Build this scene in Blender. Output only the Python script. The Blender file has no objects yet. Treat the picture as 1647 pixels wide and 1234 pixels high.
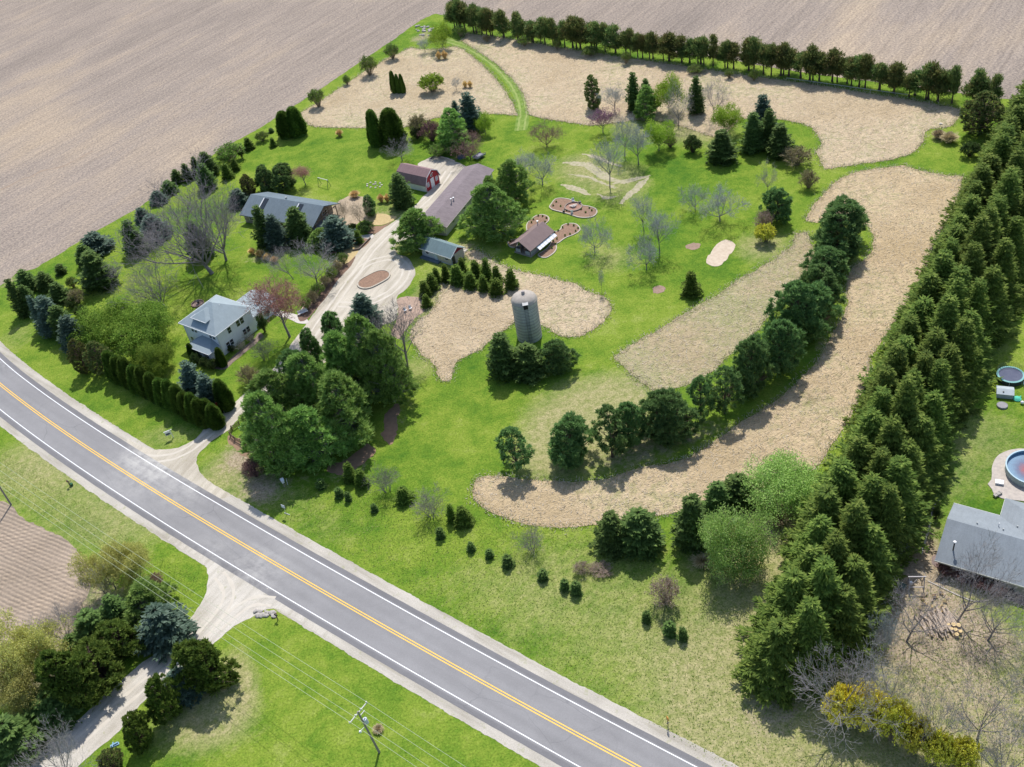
import bpy, bmesh, math, random
import numpy as np
from mathutils import Vector, Matrix, noise as mnoise

# ------------------------------------------------------------------ camera, sky, sun, exposure
scene = bpy.context.scene
COL = scene.collection
CAM_H = 121.0
FPX, CX, CY = 1640.0, 823.5, 617.0
NADIR = (1170.0, 2580.0)
_n = np.array([NADIR[0]-CX, -(NADIR[1]-CY), -FPX]); _n /= np.linalg.norm(_n)
_up = -_n
_f = np.array([0, 0, -1.0]); _hy = _f-(_f@_up)*_up; _hy /= np.linalg.norm(_hy)
_hx = np.cross(_hy, _up)
ROT = np.array([_hx, _hy, _up])
cam = bpy.data.cameras.new('camera')
cam.sensor_fit = 'HORIZONTAL'; cam.sensor_width = 36.0; cam.lens = FPX/1647*36.0
cam.clip_start = 1.0; cam.clip_end = 20000
camo = bpy.data.objects.new('camera', cam); COL.objects.link(camo)
M4 = Matrix([list(ROT[i])+[0] for i in range(3)]+[[0, 0, 0, 1]])
camo.matrix_world = Matrix.Translation((0, 0, CAM_H)) @ M4
scene.camera = camo

SUN_EL, SUN_AZ = math.radians(55), math.radians(12)      # azimuth clockwise from +Y
world = bpy.data.worlds.new('World'); scene.world = world; world.use_nodes = True
wn = world.node_tree
sky = wn.nodes.new('ShaderNodeTexSky'); sky.sky_type = 'NISHITA'; sky.sun_disc = False
sky.sun_elevation = SUN_EL; sky.sun_rotation = SUN_AZ; sky.altitude = 300; sky.air_density = 1.0; sky.dust_density = 1.5
bg = wn.nodes['Background']; bg.inputs['Strength'].default_value = 0.15
wn.links.new(sky.outputs[0], bg.inputs['Color'])
sl = bpy.data.lights.new('sun', 'SUN'); sl.energy = 3.9; sl.angle = math.radians(0.5); sl.color = (1, .965, .91)
so = bpy.data.objects.new('sun', sl); COL.objects.link(so)
sd = Vector((math.sin(SUN_AZ)*math.cos(SUN_EL), math.cos(SUN_AZ)*math.cos(SUN_EL), math.sin(SUN_EL)))
so.rotation_euler = sd.to_track_quat('Z', 'Y').to_euler()
so.location = (0, 0, 200)
vs = scene.view_settings
vs.view_transform = 'Standard'; vs.look = 'None'; vs.gamma = 1; vs.use_curve_mapping = False; vs.exposure = 0.38

# ------------------------------------------------------------------ photo pixel -> world helpers
def g(x, y, z=0.0):
    r = ROT@np.array([x-CX, -(y-CY), -FPX]); t = (CAM_H-z)/-r[2]
    return np.array([r[0]*t, r[1]*t])
def pr(X, Y, Z):
    c = ROT.T@np.array([X, Y, Z-CAM_H]); return CX+FPX*c[0]/-c[2], CY-FPX*c[1]/-c[2]
def depth(P):
    return -(ROT.T@np.array([P[0], P[1], -CAM_H]))[2]
def height_to(P, ty):
    lo, hi = 0.0, 60.0
    for _ in range(40):
        m = (lo+hi)/2
        if pr(P[0], P[1], m)[1] > ty: lo = m
        else: hi = m
    return lo
RNG = np.random.default_rng(7); random.seed(7)

# ------------------------------------------------------------------ materials
MATS = {}
def node_mat(name, rough=.9, spec=.15):
    m = bpy.data.materials.new(name); m.use_nodes = True
    nt = m.node_tree; b = nt.nodes['Principled BSDF']
    b.inputs['Roughness'].default_value = rough
    b.inputs['Specular IOR Level'].default_value = spec
    MATS[name] = m
    return m, nt, b
class NT:
    """small helper for building node graphs"""
    def __init__(s, nt): s.nt = nt; s.co = None
    def n(s, t, **kw):
        x = s.nt.nodes.new(t)
        for k, v in kw.items(): setattr(x, k, v)
        return x
    def coord(s):
        if s.co is None: s.co = s.n('ShaderNodeTexCoord').outputs['Object']
        return s.co
    def map(s, scale=(1, 1, 1), rot=0.0, src=None):
        # rot = direction (radians) along which the first scale acts
        v = src or s.coord()
        if rot:
            q = s.n('ShaderNodeMapping'); q.inputs['Rotation'].default_value = (0, 0, -rot); s.nt.links.new(v, q.inputs['Vector']); v = q.outputs[0]
        m = s.n('ShaderNodeMapping'); m.inputs['Scale'].default_value = scale
        s.nt.links.new(v, m.inputs['Vector']); return m.outputs[0]
    def noise(s, scale, detail=3, rough=.55, vec=None, dist=0.0):
        x = s.n('ShaderNodeTexNoise'); x.inputs['Scale'].default_value = scale; x.inputs['Detail'].default_value = detail
        x.inputs['Roughness'].default_value = rough; x.inputs['Distortion'].default_value = dist
        s.nt.links.new(vec or s.coord(), x.inputs['Vector']); return x.outputs['Fac']
    def ramp(s, fac, stops):
        r = s.n('ShaderNodeValToRGB'); e = r.color_ramp.elements
        while len(e) < len(stops): e.new(.5)
        for i, (p, c) in enumerate(stops):
            e[i].position = p
            e[i].color = (c, c, c, 1) if isinstance(c, (int, float)) else (*c, 1)
        s.nt.links.new(fac, r.inputs[0]); return r.outputs[0]
    def mix(s, fac, a, b, mode='MIX'):
        m = s.n('ShaderNodeMix', data_type='RGBA', blend_type=mode)
        for i, v in ((0, fac), (6, a), (7, b)):
            if isinstance(v, (int, float)): m.inputs[i].default_value = v
            elif isinstance(v, tuple): m.inputs[i].default_value = (*v, 1)
            else: s.nt.links.new(v, m.inputs[i])
        return m.outputs[2]
    def math(s, op, a, b=0.0, clamp=False):
        m = s.n('ShaderNodeMath', operation=op); m.use_clamp = clamp
        for i, v in ((0, a), (1, b)):
            if isinstance(v, (int, float)): m.inputs[i].default_value = v
            else: s.nt.links.new(v, m.inputs[i])
        return m.outputs[0]
    def attr(s, name):
        a = s.n('ShaderNodeAttribute'); a.attribute_name = name; return a.outputs['Fac']
    def bump(s, h, strength, dist, bsdf):
        b = s.n('ShaderNodeBump'); b.inputs['Strength'].default_value = strength; b.inputs['Distance'].default_value = dist
        s.nt.links.new(h, b.inputs['Height']); s.nt.links.new(b.outputs[0], bsdf.inputs['Normal'])
    def out(s, c, bsdf): s.nt.links.new(c, bsdf.inputs['Base Color'])

def simple(name, col, col2=None, scale=2.0, rough=.8, spec=.2, bump=0.0, stretch=(1, 1, 1), metallic=0.0):
    m, nt, b = node_mat(name, rough, spec); k = NT(nt)
    col2 = col2 or tuple(c*.8 for c in col)
    f = k.noise(scale, 5, .6, k.map(stretch))
    k.out(k.ramp(f, [(.3, col2), (.7, col)]), b)
    b.inputs['Metallic'].default_value = metallic
    if bump: k.bump(f, bump, .05, b)
    return m

def mat_lawn():
    m, nt, b = node_mat('lawn_grass', .95, .05); k = NT(nt)
    big = k.noise(.035, 4, .6); mid = k.noise(.22, 5, .65); mid2 = k.noise(.9, 5, .7); fine = k.noise(3.2, 4, .8); tiny = k.noise(1.7, 3, .8)
    str_ = k.noise(1.0, 3, .6, k.map((.25, 1.6, 1), .75))
    f = k.math('ADD', k.math('MULTIPLY', big, .42), k.math('ADD', k.math('MULTIPLY', mid, .35), k.math('MULTIPLY', mid2, .23)))
    green = k.ramp(f, [(.38, (.060, .140, .015)), (.47, (.118, .200, .021)), (.55, (.182, .250, .032)), (.64, (.250, .292, .068))])
    dry = k.attr('dry'); bare = k.attr('bare')
    straw = k.ramp(mid2, [(.35, (.210, .225, .075)), (.62, (.37, .325, .17))])
    fd = k.math('ADD', k.math('MULTIPLY', dry, 1.25), k.math('SUBTRACT', k.math('ADD', k.math('MULTIPLY', mid, .6), k.math('ADD', k.math('MULTIPLY', tiny, .55), k.math('MULTIPLY', str_, .5))), 1.28), True)
    fd = k.ramp(fd, [(.0, 0.0), (.75, .92)])
    c = k.mix(fd, green, straw)
    soil = k.ramp(tiny, [(.35, (.25, .195, .125)), (.65, (.40, .33, .23))])
    fb = k.math('ADD', bare, k.math('MULTIPLY', k.math('SUBTRACT', k.math('ADD', mid2, k.math('MULTIPLY', mid, .8)), .95), .9), True)
    fb = k.math('MULTIPLY', k.ramp(fb, [(.25, 0.0), (.62, 1.0)]), k.ramp(bare, [(.02, 0.0), (.2, 1.0)]))
    c = k.mix(fb, c, soil)
    c = k.mix(1.0, c, k.ramp(fine, [(.33, (.50, .56, .50)), (.48, (.95, .95, .95)), (.60, (1.2, 1.18, 1.2)), (.72, (1.75, 1.6, 2.2))]), 'MULTIPLY')
    k.out(c, b); k.bump(k.math('ADD', fine, k.math('MULTIPLY', mid2, 1.5)), .7, .12, b)
    return m
def mat_field():
    m, nt, b = node_mat('field_soil', .95, .05); k = NT(nt)
    ang = math.radians(50)
    big = k.noise(.012, 4, .55); mid = k.noise(.06, 5, .6, k.map((.25, 1, 1), ang)); fine = k.noise(1.6, 5, .75)
    st = k.noise(.9, 4, .7, k.map((.12, 1.2, 1), ang)); vf = k.noise(4.5, 3, .8)
    f = k.math('ADD', k.math('MULTIPLY', big, .5), k.math('MULTIPLY', mid, .5))
    c = k.ramp(f, [(.36, (.222, .187, .160)), (.5, (.272, .227, .190)), (.62, (.345, .278, .208))])
    lin = k.noise(.30, 4, .6, k.map((.02, 2.4, 1), ang))
    c = k.mix(1.0, c, k.ramp(lin, [(.36, (.92, .915, .91)), (.5, (1.0, 1.0, 1.0)), (.66, (1.08, 1.07, 1.06))]), 'MULTIPLY')
    c = k.mix(1.0, c, k.ramp(st, [(.3, (.84, .83, .83)), (.5, (1, 1, 1)), (.7, (1.14, 1.13, 1.1))]), 'MULTIPLY')
    c = k.mix(1.0, c, k.ramp(fine, [(.34, (.60, .60, .64)), (.5, (1, 1, 1)), (.66, (1.42, 1.38, 1.30))]), 'MULTIPLY')
    c = k.mix(1.0, c, k.ramp(vf, [(.3, (.8, .8, .8)), (.5, (1, 1, 1)), (.7, (1.22, 1.2, 1.15))]), 'MULTIPLY')
    k.out(c, b); k.bump(fine, .6, .15, b)
    return m
FURR = -34
def mat_furrow():
    m, nt, b = node_mat('furrowed_soil', .95, .05); k = NT(nt)
    w = k.n('ShaderNodeTexWave'); w.wave_type = 'BANDS'; w.bands_direction = 'Y'
    w.inputs['Scale'].default_value = .42; w.inputs['Distortion'].default_value = 5.0; w.inputs['Detail'].default_value = 4; w.inputs['Detail Scale'].default_value = .22
    nt.links.new(k.map((1, 1, 1), math.radians(FURR)), w.inputs['Vector'])
    fine = k.noise(2.2, 5, .7); big = k.noise(.08, 3)
    c = k.ramp(big, [(.35, (.265, .215, .170)), (.65, (.335, .27, .215))])
    w2 = k.n('ShaderNodeTexWave'); w2.wave_type = 'RINGS'; w2.inputs['Scale'].default_value = .36; w2.inputs['Distortion'].default_value = 3; w2.inputs['Detail'].default_value = 3; w2.inputs['Detail Scale'].default_value = .3
    mp = k.n('ShaderNodeMapping'); mp.inputs['Location'].default_value = (128, -88, 0); nt.links.new(k.coord(), mp.inputs['Vector']); nt.links.new(mp.outputs[0], w2.inputs['Vector'])
    c = k.mix(k.ramp(k.noise(.25, 4, .6), [(.38, .25), (.62, 1.0)]), c, k.mix(1.0, c, k.ramp(w.outputs['Fac'], [(.1, (.78, .78, .78)), (.6, (1.1, 1.09, 1.07))]), 'MULTIPLY'))
    c = k.mix(k.ramp(k.noise(.12, 3, .6), [(.42, .0), (.60, .9)]), c, k.mix(1.0, c, k.ramp(w2.outputs['Fac'], [(.1, (.80, .80, .80)), (.6, (1.1, 1.09, 1.07))]), 'MULTIPLY'))
    c = k.mix(1.0, c, k.ramp(fine, [(.3, (.75, .75, .76)), (.7, (1.25, 1.22, 1.15))]), 'MULTIPLY')
    k.out(c, b); k.bump(w.outputs['Fac'], .35, .2, b)
    return m
def mat_meadow(name, tone=(1, 1, 1), green=0.0):
    m, nt, b = node_mat(name, .95, .05); k = NT(nt)
    vec = k.n('ShaderNodeVectorMath', operation='ADD')
    nz = k.n('ShaderNodeTexNoise'); nz.inputs['Scale'].default_value = .16; nz.inputs['Detail'].default_value = 2
    nt.links.new(k.coord(), nz.inputs['Vector'])
    sc = k.n('ShaderNodeVectorMath', operation='SCALE'); sc.inputs['Scale'].default_value = 7.0
    nt.links.new(nz.outputs['Color'], sc.inputs[0]); nt.links.new(k.coord(), vec.inputs[0]); nt.links.new(sc.outputs[0], vec.inputs[1])
    swirl = k.noise(1.5, 4, .65, k.map((.45, 2.2, 1), .3, vec.outputs[0]))
    big = k.noise(.05, 4, .6); fine = k.noise(4.0, 4, .75); mid = k.noise(.7, 4, .6)
    c = k.ramp(big, [(.35, (.405*tone[0], .330*tone[1], .215*tone[2])), (.65, (.53*tone[0], .445*tone[1], .315*tone[2]))])
    c = k.mix(1.0, c, k.ramp(swirl, [(.28, (.62, .60, .55)), (.45, (.98, .97, .96)), (.68, (1.17, 1.15, 1.12))]), 'MULTIPLY')
    c = k.mix(1.0, c, k.ramp(fine, [(.3, (.76, .75, .72)), (.7, (1.22, 1.2, 1.18))]), 'MULTIPLY')
    # trampled tracks: thin dark crooked lines
    v = k.n('ShaderNodeTexVoronoi', feature='DISTANCE_TO_EDGE'); v.inputs['Scale'].default_value = .085
    nt.links.new(vec.outputs[0], v.inputs['Vector'])
    trk = k.math('MULTIPLY', k.ramp(v.outputs['Distance'], [(.0, 1.0), (.016, 0.0)]), k.ramp(k.noise(.05, 2), [(.45, 0.0), (.55, .55)]))
    c = k.mix(trk, c, (.19, .16, .085))
    gsp = k.math('MULTIPLY', k.ramp(k.math('ADD', k.math('MULTIPLY', mid, .5), k.math('MULTIPLY', big, .6)), [(.56-green*.12, 0.0), (.72-green*.12, .75)]), k.ramp(fine, [(.35, .2), (.6, 1.0)]))
    c = k.mix(gsp, c, (.17, .22, .055))
    k.out(c, b); k.bump(k.math('ADD', k.math('MULTIPLY', swirl, 1.6), fine), .8, .25, b)
    return m
def mat_gravel(name, c1, c2, grass=0.0, rot=0.0):
    m, nt, b = node_mat(name, .95, .1); k = NT(nt)
    big = k.noise(.11, 4, .6); fine = k.noise(7, 4, .75); st = k.noise(.8, 3, .6, k.map((.10, 1.1, 1), rot)); mid = k.noise(.9, 4, .6)
    c = k.ramp(big, [(.35, c1), (.65, c2)])
    c = k.mix(1.0, c, k.ramp(st, [(.32, (.82, .81, .78)), (.5, (1, 1, 1)), (.68, (1.12, 1.12, 1.12))]), 'MULTIPLY')
    c = k.mix(1.0, c, k.ramp(fine, [(.3, (.78, .77, .75)), (.7, (1.2, 1.2, 1.2))]), 'MULTIPLY')
    if grass: c = k.mix(k.ramp(mid, [(.62-grass*.1, 0.0), (.75, .7)]), c, (.26, .27, .12))
    k.out(c, b); k.bump(fine, .4, .05, b)
    return m
def mat_asphalt():
    m, nt, b = node_mat('asphalt', .85, .25); k = NT(nt)
    big = k.noise(.06, 4, .6); lon = k.noise(.5, 4, .6, k.map((.06, 1.0, 1), math.radians(-44))); fine = k.noise(9, 3, .8); mid = k.noise(.5, 5, .7)
    u = k.attr('across')   # -1..1 across the carriageway
    a = k.math('ABSOLUTE', u)
    wheel = k.math('ABSOLUTE', k.math('SUBTRACT', k.math('ABSOLUTE', k.math('SUBTRACT', a, .44)), .21))
    c = k.ramp(big, [(.35, (.212, .206, .206)), (.65, (.238, .231, .230))])
    c = k.mix(1.0, c, k.ramp(wheel, [(.0, (1.06, 1.06, 1.06)), (.16, (1, 1, 1))]), 'MULTIPLY')
    c = k.mix(1.0, c, k.ramp(lon, [(.3, (.93, .93, .93)), (.5, (1, 1, 1)), (.7, (1.05, 1.05, 1.05))]), 'MULTIPLY')
    c = k.mix(1.0, c, k.ramp(fine, [(.3, (.86, .86, .86)), (.7, (1.12, 1.12, 1.12))]), 'MULTIPLY')
    c = k.mix(1.0, c, k.ramp(a, [(.80, (1, 1, 1)), (.86, (.74, .74, .76))]), 'MULTIPLY')   # newer darker edge strip
    vv = k.n('ShaderNodeTexVoronoi', feature='DISTANCE_TO_EDGE'); vv.inputs['Scale'].default_value = .16; nzv = k.n('ShaderNodeTexNoise'); nzv.inputs['Scale'].default_value = .5
    nt.links.new(k.map((.55, 1.3, 1), math.radians(-44)), nzv.inputs['Vector']); va = k.n('ShaderNodeVectorMath', operation='ADD'); nt.links.new(k.map((.55, 1.3, 1), math.radians(-44)), va.inputs[0]); nt.links.new(nzv.outputs['Color'], va.inputs[1]); nt.links.new(va.outputs[0], vv.inputs['Vector'])
    crk = k.math('MULTIPLY', k.ramp(vv.outputs['Distance'], [(.0, 1.0), (.012, 0.0)]), k.ramp(k.noise(.05, 3), [(.45, 0.0), (.6, .5)]))
    c = k.mix(crk, c, (.11, .11, .115))
    c = k.mix(1.0, c, k.ramp(mid, [(.36, (.96, .96, .96)), (.5, (1, 1, 1)), (.66, (1.03, 1.03, 1.03))]), 'MULTIPLY')
    dust = k.math('MULTIPLY', k.attr('dust'), k.ramp(k.math('ADD', k.math('MULTIPLY', mid, .6), k.math('MULTIPLY', lon, .5)), [(.42, 0.0), (.7, 1.0)]))
    c = k.mix(dust, c, (.52, .50, .46))
    k.out(c, b); k.bump(fine, .2, .02, b)
    return m
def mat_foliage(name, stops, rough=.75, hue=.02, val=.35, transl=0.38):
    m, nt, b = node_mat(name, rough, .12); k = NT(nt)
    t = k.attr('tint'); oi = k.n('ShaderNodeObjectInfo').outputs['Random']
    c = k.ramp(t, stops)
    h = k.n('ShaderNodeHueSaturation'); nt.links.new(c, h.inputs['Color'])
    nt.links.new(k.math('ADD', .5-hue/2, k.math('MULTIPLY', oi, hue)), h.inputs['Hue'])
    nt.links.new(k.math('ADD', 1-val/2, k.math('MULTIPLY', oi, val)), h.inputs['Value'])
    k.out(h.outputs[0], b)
    if transl:
        tr = k.n('ShaderNodeBsdfTranslucent'); nt.links.new(h.outputs[0], tr.inputs['Color'])
        mx = k.n('ShaderNodeMixShader'); mx.inputs[0].default_value = transl
        nt.links.new(b.outputs[0], mx.inputs[1]); nt.links.new(tr.outputs[0], mx.inputs[2])
        nt.links.new(mx.outputs[0], nt.nodes['Material Output'].inputs['Surface'])
    return m
def G(a, b_, c_): return [(0.0, a), (.55, b_), (1.0, c_)]
F = {}
F['norway'] = mat_foliage('norway_spruce_needles', G((0.061, 0.110, 0.023), (0.143, 0.211, 0.038), (0.308, 0.380, 0.082)))
F['spruce'] = mat_foliage('spruce_needles', G((0.059, 0.110, 0.030), (0.118, 0.194, 0.050), (0.218, 0.310, 0.084)))
F['blue'] = mat_foliage('blue_spruce_needles', G((.055, .095, .065), (.115, .175, .125), (.240, .320, .250)), val=.3)
F['wpine'] = mat_foliage('white_pine_needles', G((0.111, 0.203, 0.047), (0.254, 0.406, 0.094), (0.507, 0.676, 0.203)))
F['pine'] = mat_foliage('dark_pine_needles', G((0.078, 0.147, 0.048), (0.164, 0.276, 0.086), (0.310, 0.448, 0.155)))
F['arbor'] = mat_foliage('arborvitae_scales', G((0.050, 0.099, 0.017), (0.102, 0.182, 0.029), (0.182, 0.272, 0.050)))
F['cedar'] = mat_foliage('red_cedar_scales', G((0.085, 0.132, 0.040), (0.171, 0.225, 0.065), (0.357, 0.279, 0.116)), hue=.06, val=.5)
F['young'] = mat_foliage('young_spruce_needles', G((0.060, 0.112, 0.018), (0.128, 0.203, 0.030), (0.225, 0.300, 0.060)))
F['lime'] = mat_foliage('spring_leaves', G((0.154, 0.264, 0.022), (0.286, 0.418, 0.039), (0.440, 0.550, 0.088)), transl=.35)
F['willow'] = mat_foliage('willow_leaves', G((0.202, 0.366, 0.069), (0.366, 0.569, 0.140), (0.531, 0.734, 0.240)), transl=.35)
F['olive'] = mat_foliage('olive_spring_leaves', G((0.109, 0.186, 0.025), (0.209, 0.310, 0.046), (0.341, 0.419, 0.078)))
F['yellowbud'] = mat_foliage('yellow_buds', G((.36, .36, .09), (.50, .49, .14), (.62, .60, .22)), transl=.35, val=.2)
F['greenbush'] = mat_foliage('shrub_leaves', G((0.081, 0.162, 0.022), (0.149, 0.257, 0.038), (0.270, 0.351, 0.081)))
F['darkbush'] = mat_foliage('dark_shrub_leaves', G((0.033, 0.068, 0.018), (0.068, 0.120, 0.030), (0.128, 0.180, 0.053)))
F['tanbush'] = mat_foliage('tan_shrub_leaves', G((.160, .150, .060), (.260, .240, .100), (.360, .310, .150)))
F['forsythia'] = mat_foliage('forsythia_flowers', G((.78, .68, .06), (.92, .84, .10), (.95, .90, .25)), transl=.12, hue=.005, val=.1)
F['oliveforsythia'] = mat_foliage('fading_forsythia', G((.36, .36, .05), (.60, .58, .07), (.85, .78, .12)), transl=.12)
F['maroon'] = mat_foliage('maroon_buds', G((0.143, 0.078, 0.072), (0.234, 0.130, 0.117), (0.351, 0.208, 0.195)))
F['purple'] = mat_foliage('purple_blossom', G((0.180, 0.083, 0.143), (0.300, 0.143, 0.226), (0.450, 0.240, 0.330)))
F['pink'] = mat_foliage('pinkish_buds', G((.300, .220, .170), (.420, .320, .260), (.520, .420, .360)))
F['straw'] = mat_foliage('dry_ornamental_grass', G((.52, .36, .14), (.72, .52, .22), (.85, .66, .34)), transl=.2, val=.2)
F['palestraw'] = mat_foliage('pale_dry_grass', G((.340, .270, .150), (.480, .390, .230), (.600, .500, .330)), transl=.2)
F['weedgreen'] = mat_foliage('tall_grass_blades', G((.05, .13, .015), (.12, .22, .03), (.30, .30, .11)), transl=.2)
F['redbud'] = mat_foliage('red_maple_buds', G((.34, .17, .14), (.46, .24, .19), (.56, .32, .25)))
F['greybud'] = mat_foliage('grey_buds', G((.24, .22, .22), (.33, .30, .30), (.42, .39, .39)), hue=.0, val=.2)
F['bluebud'] = mat_foliage('bluish_buds', G((.30, .32, .31), (.40, .42, .42), (.50, .52, .52)), hue=.0, val=.2)
B_ = {}
B_['grey'] = simple('grey_bark', (.27, .245, .24), (.15, .135, .13), 3)
B_['lilac'] = simple('lilac_grey_twigs', (.27, .245, .25), (.18, .16, .17), 3)
B_['pale'] = simple('pale_grey_bark', (.40, .37, .365), (.24, .22, .215), 3)
B_['brown'] = simple('brown_bark', (.14, .10, .075), (.07, .05, .04), 3)
B_['bluish'] = simple('bluish_twigs', (.36, .38, .37), (.25, .27, .265), 3)
B_['red'] = simple('reddish_twigs', (.46, .27, .23), (.19, .10, .08), 3)
B_['tan'] = simple('tan_twigs', (.40, .33, .23), (.27, .22, .15), 3)
B_['mar'] = simple('maroon_twigs', (.21, .13, .13), (.13, .08, .08), 3)

# ------------------------------------------------------------------ object helpers
LABELS = {}
def tag(o, label=None, cat=None, group=None, kind=None):
    if label:
        o['label'] = label
    if cat: o['category'] = cat
    if group: o['group'] = group
    if kind: o['kind'] = kind
    return o
def empty(name, loc, rz=0.0, label=None, cat=None, group=None):
    o = bpy.data.objects.new(name, None); COL.objects.link(o)
    o.empty_display_size = .3
    o.location = loc; o.rotation_euler = (0, 0, rz)
    return tag(o, label, cat, group)
def link(name, me, parent=None, loc=(0, 0, 0), rz=0.0):
    o = bpy.data.objects.new(name, me); COL.objects.link(o)
    o.location = loc; o.rotation_euler = (0, 0, rz)
    if parent: o.parent = parent
    return o
def mesh_np(name, V, Fc, mat, tint=None, smooth=False):
    """V (n,3); Fc (m,k) all faces with k corners"""
    V = np.asarray(V, dtype=np.float32); Fc = np.asarray(Fc, dtype=np.int32); k = Fc.shape[1]
    me = bpy.data.meshes.new(name)
    me.vertices.add(len(V)); me.vertices.foreach_set('co', V.ravel())
    me.loops.add(Fc.size); me.loops.foreach_set('vertex_index', Fc.ravel())
    me.polygons.add(len(Fc)); me.polygons.foreach_set('loop_start', np.arange(0, Fc.size, k, dtype=np.int32))
    me.polygons.foreach_set('loop_total', np.full(len(Fc), k, dtype=np.int32))
    if smooth: me.polygons.foreach_set('use_smooth', np.ones(len(Fc), dtype=bool))
    me.update(calc_edges=True)
    if tint is not None:
        a = me.attributes.new('tint', 'FLOAT', 'POINT'); a.data.foreach_set('value', np.asarray(tint, dtype=np.float32))
    me.materials.append(mat)
    return me

class MB:
    """collects flat-sided shapes and links them as ONE mesh object"""
    def __init__(s): s.v = []; s.f = []
    def add(s, v, f):
        o = len(s.v); s.v += [tuple(map(float, p)) for p in v]; s.f += [tuple(i+o for i in q) for q in f]; return s
    def box(s, x0, x1, y0, y1, z0, z1):
        return s.add([(x0, y0, z0), (x1, y0, z0), (x1, y1, z0), (x0, y1, z0), (x0, y0, z1), (x1, y0, z1), (x1, y1, z1), (x0, y1, z1)],
                     [(0, 3, 2, 1), (4, 5, 6, 7), (0, 1, 5, 4), (1, 2, 6, 5), (2, 3, 7, 6), (3, 0, 4, 7)])
    def slab(s, top, th):
        """thick slab: top polygon (ccw from above) lowered by th"""
        n = len(top); v = list(top)+[(p[0], p[1], p[2]-th) for p in top]
        f = [tuple(range(n)), tuple(reversed(range(n, 2*n)))]+[(i, i+n, (i+1) % n+n, (i+1) % n) for i in range(n)]
        return s.add(v, f)
    def prism(s, prof, x0, x1):
        """profile of (y,z), extruded along x"""
        n = len(prof); v = [(x0, y, z) for y, z in prof]+[(x1, y, z) for y, z in prof]
        f = [tuple(range(n)), tuple(reversed(range(n, 2*n)))]+[(i, (i+1) % n, (i+1) % n+n, i+n)[::-1] for i in range(n)]
        return s.add(v, f)
    def bar(s, a, b, w, h=None):
        a = Vector(a); b = Vector(b); h = h or w; d = (b-a).normalized()
        u = d.cross(Vector((0, 0, 1)));
        if u.length < 1e-3: u = Vector((1, 0, 0))
        u.normalize(); t = u.cross(d).normalized(); u = u*w/2; t = t*h/2
        return s.add([a-u-t, a+u-t, a+u+t, a-u+t, b-u-t, b+u-t, b+u+t, b-u+t],
                     [(0, 1, 2, 3)[::-1], (4, 5, 6, 7), (0, 4, 5, 1), (1, 5, 6, 2), (2, 6, 7, 3), (3, 7, 4, 0)])
    def tube(s, pts, r, n=8, cap=True):
        pts = [Vector(p) for p in pts]; rr = r if isinstance(r, (list, tuple)) else [r]*len(pts)
        o = len(s.v)
        for i, p in enumerate(pts):
            d = (pts[min(i+1, len(pts)-1)]-pts[max(i-1, 0)]).normalized()
            u = d.cross(Vector((0, 0, 1)));
            if u.length < 1e-3: u = Vector((1, 0, 0))
            u.normalize(); w = d.cross(u)
            for k in range(n):
                a = 2*math.pi*k/n; q = p+(u*math.cos(a)+w*math.sin(a))*rr[i]; s.v.append(tuple(q))
        for i in range(len(pts)-1):
            for k in range(n):
                a = o+i*n+k; b = o+i*n+(k+1) % n; s.f.append((a, b, b+n, a+n))
        if cap:
            s.f.append(tuple(o+k for k in reversed(range(n)))); s.f.append(tuple(o+(len(pts)-1)*n+k for k in range(n)))
        return s
    def lathe(s, prof, n=24, cx=0, cy=0):
        o = len(s.v)
        for r, z in prof:
            for k in range(n):
                a = 2*math.pi*k/n; s.v.append((cx+r*math.cos(a), cy+r*math.sin(a), z))
        for i in range(len(prof)-1):
            for k in range(n):
                a = o+i*n+k; b = o+i*n+(k+1) % n; s.f.append((a, b, b+n, a+n))
        return s
    def build(s, name, mat, parent=None, loc=(0, 0, 0), rz=0.0, smooth=False, bevel=0.0):
        me = bpy.data.meshes.new(name); me.from_pydata(s.v, [], s.f); me.update(); me.materials.append(mat)
        bm = bmesh.new(); bm.from_mesh(me); bmesh.ops.recalc_face_normals(bm, faces=bm.faces)
        if bevel: bmesh.ops.bevel(bm, geom=list(bm.edges), offset=bevel, segments=1, affect='EDGES')
        bm.to_mesh(me); bm.free()
        if smooth:
            for p in me.polygons: p.use_smooth = True
        return link(name, me, parent, loc, rz)

# ------------------------------------------------------------------ ground sheets
def spline(P, step, closed=True, smooth=True):
    P = np.asarray(P, float); n = len(P); out = []
    rng = range(n if closed else n-1)
    for i in rng:
        if closed: a, b_, c, d = P[(i-1) % n], P[i], P[(i+1) % n], P[(i+2) % n]
        else: a, b_, c, d = P[max(i-1, 0)], P[i], P[i+1], P[min(i+2, n-1)]
        L = np.linalg.norm(c-b_); m = max(1, int(L/step))
        for j in range(m):
            t = j/m
            if smooth:
                # centripetal-ish: damp tangents by neighbouring lengths
                ta = (c-a)*L/(np.linalg.norm(c-b_)+np.linalg.norm(b_-a)+1e-6); tb = (d-b_)*L/(np.linalg.norm(d-c)+np.linalg.norm(c-b_)+1e-6)
                h = (2*t**3-3*t*t+1)*b_+(t**3-2*t*t+t)*ta+(-2*t**3+3*t*t)*c+(t**3-t*t)*tb
            else: h = b_*(1-t)+c*t
            out.append(h)
    if not closed: out.append(P[-1])
    return np.array(out)
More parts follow.
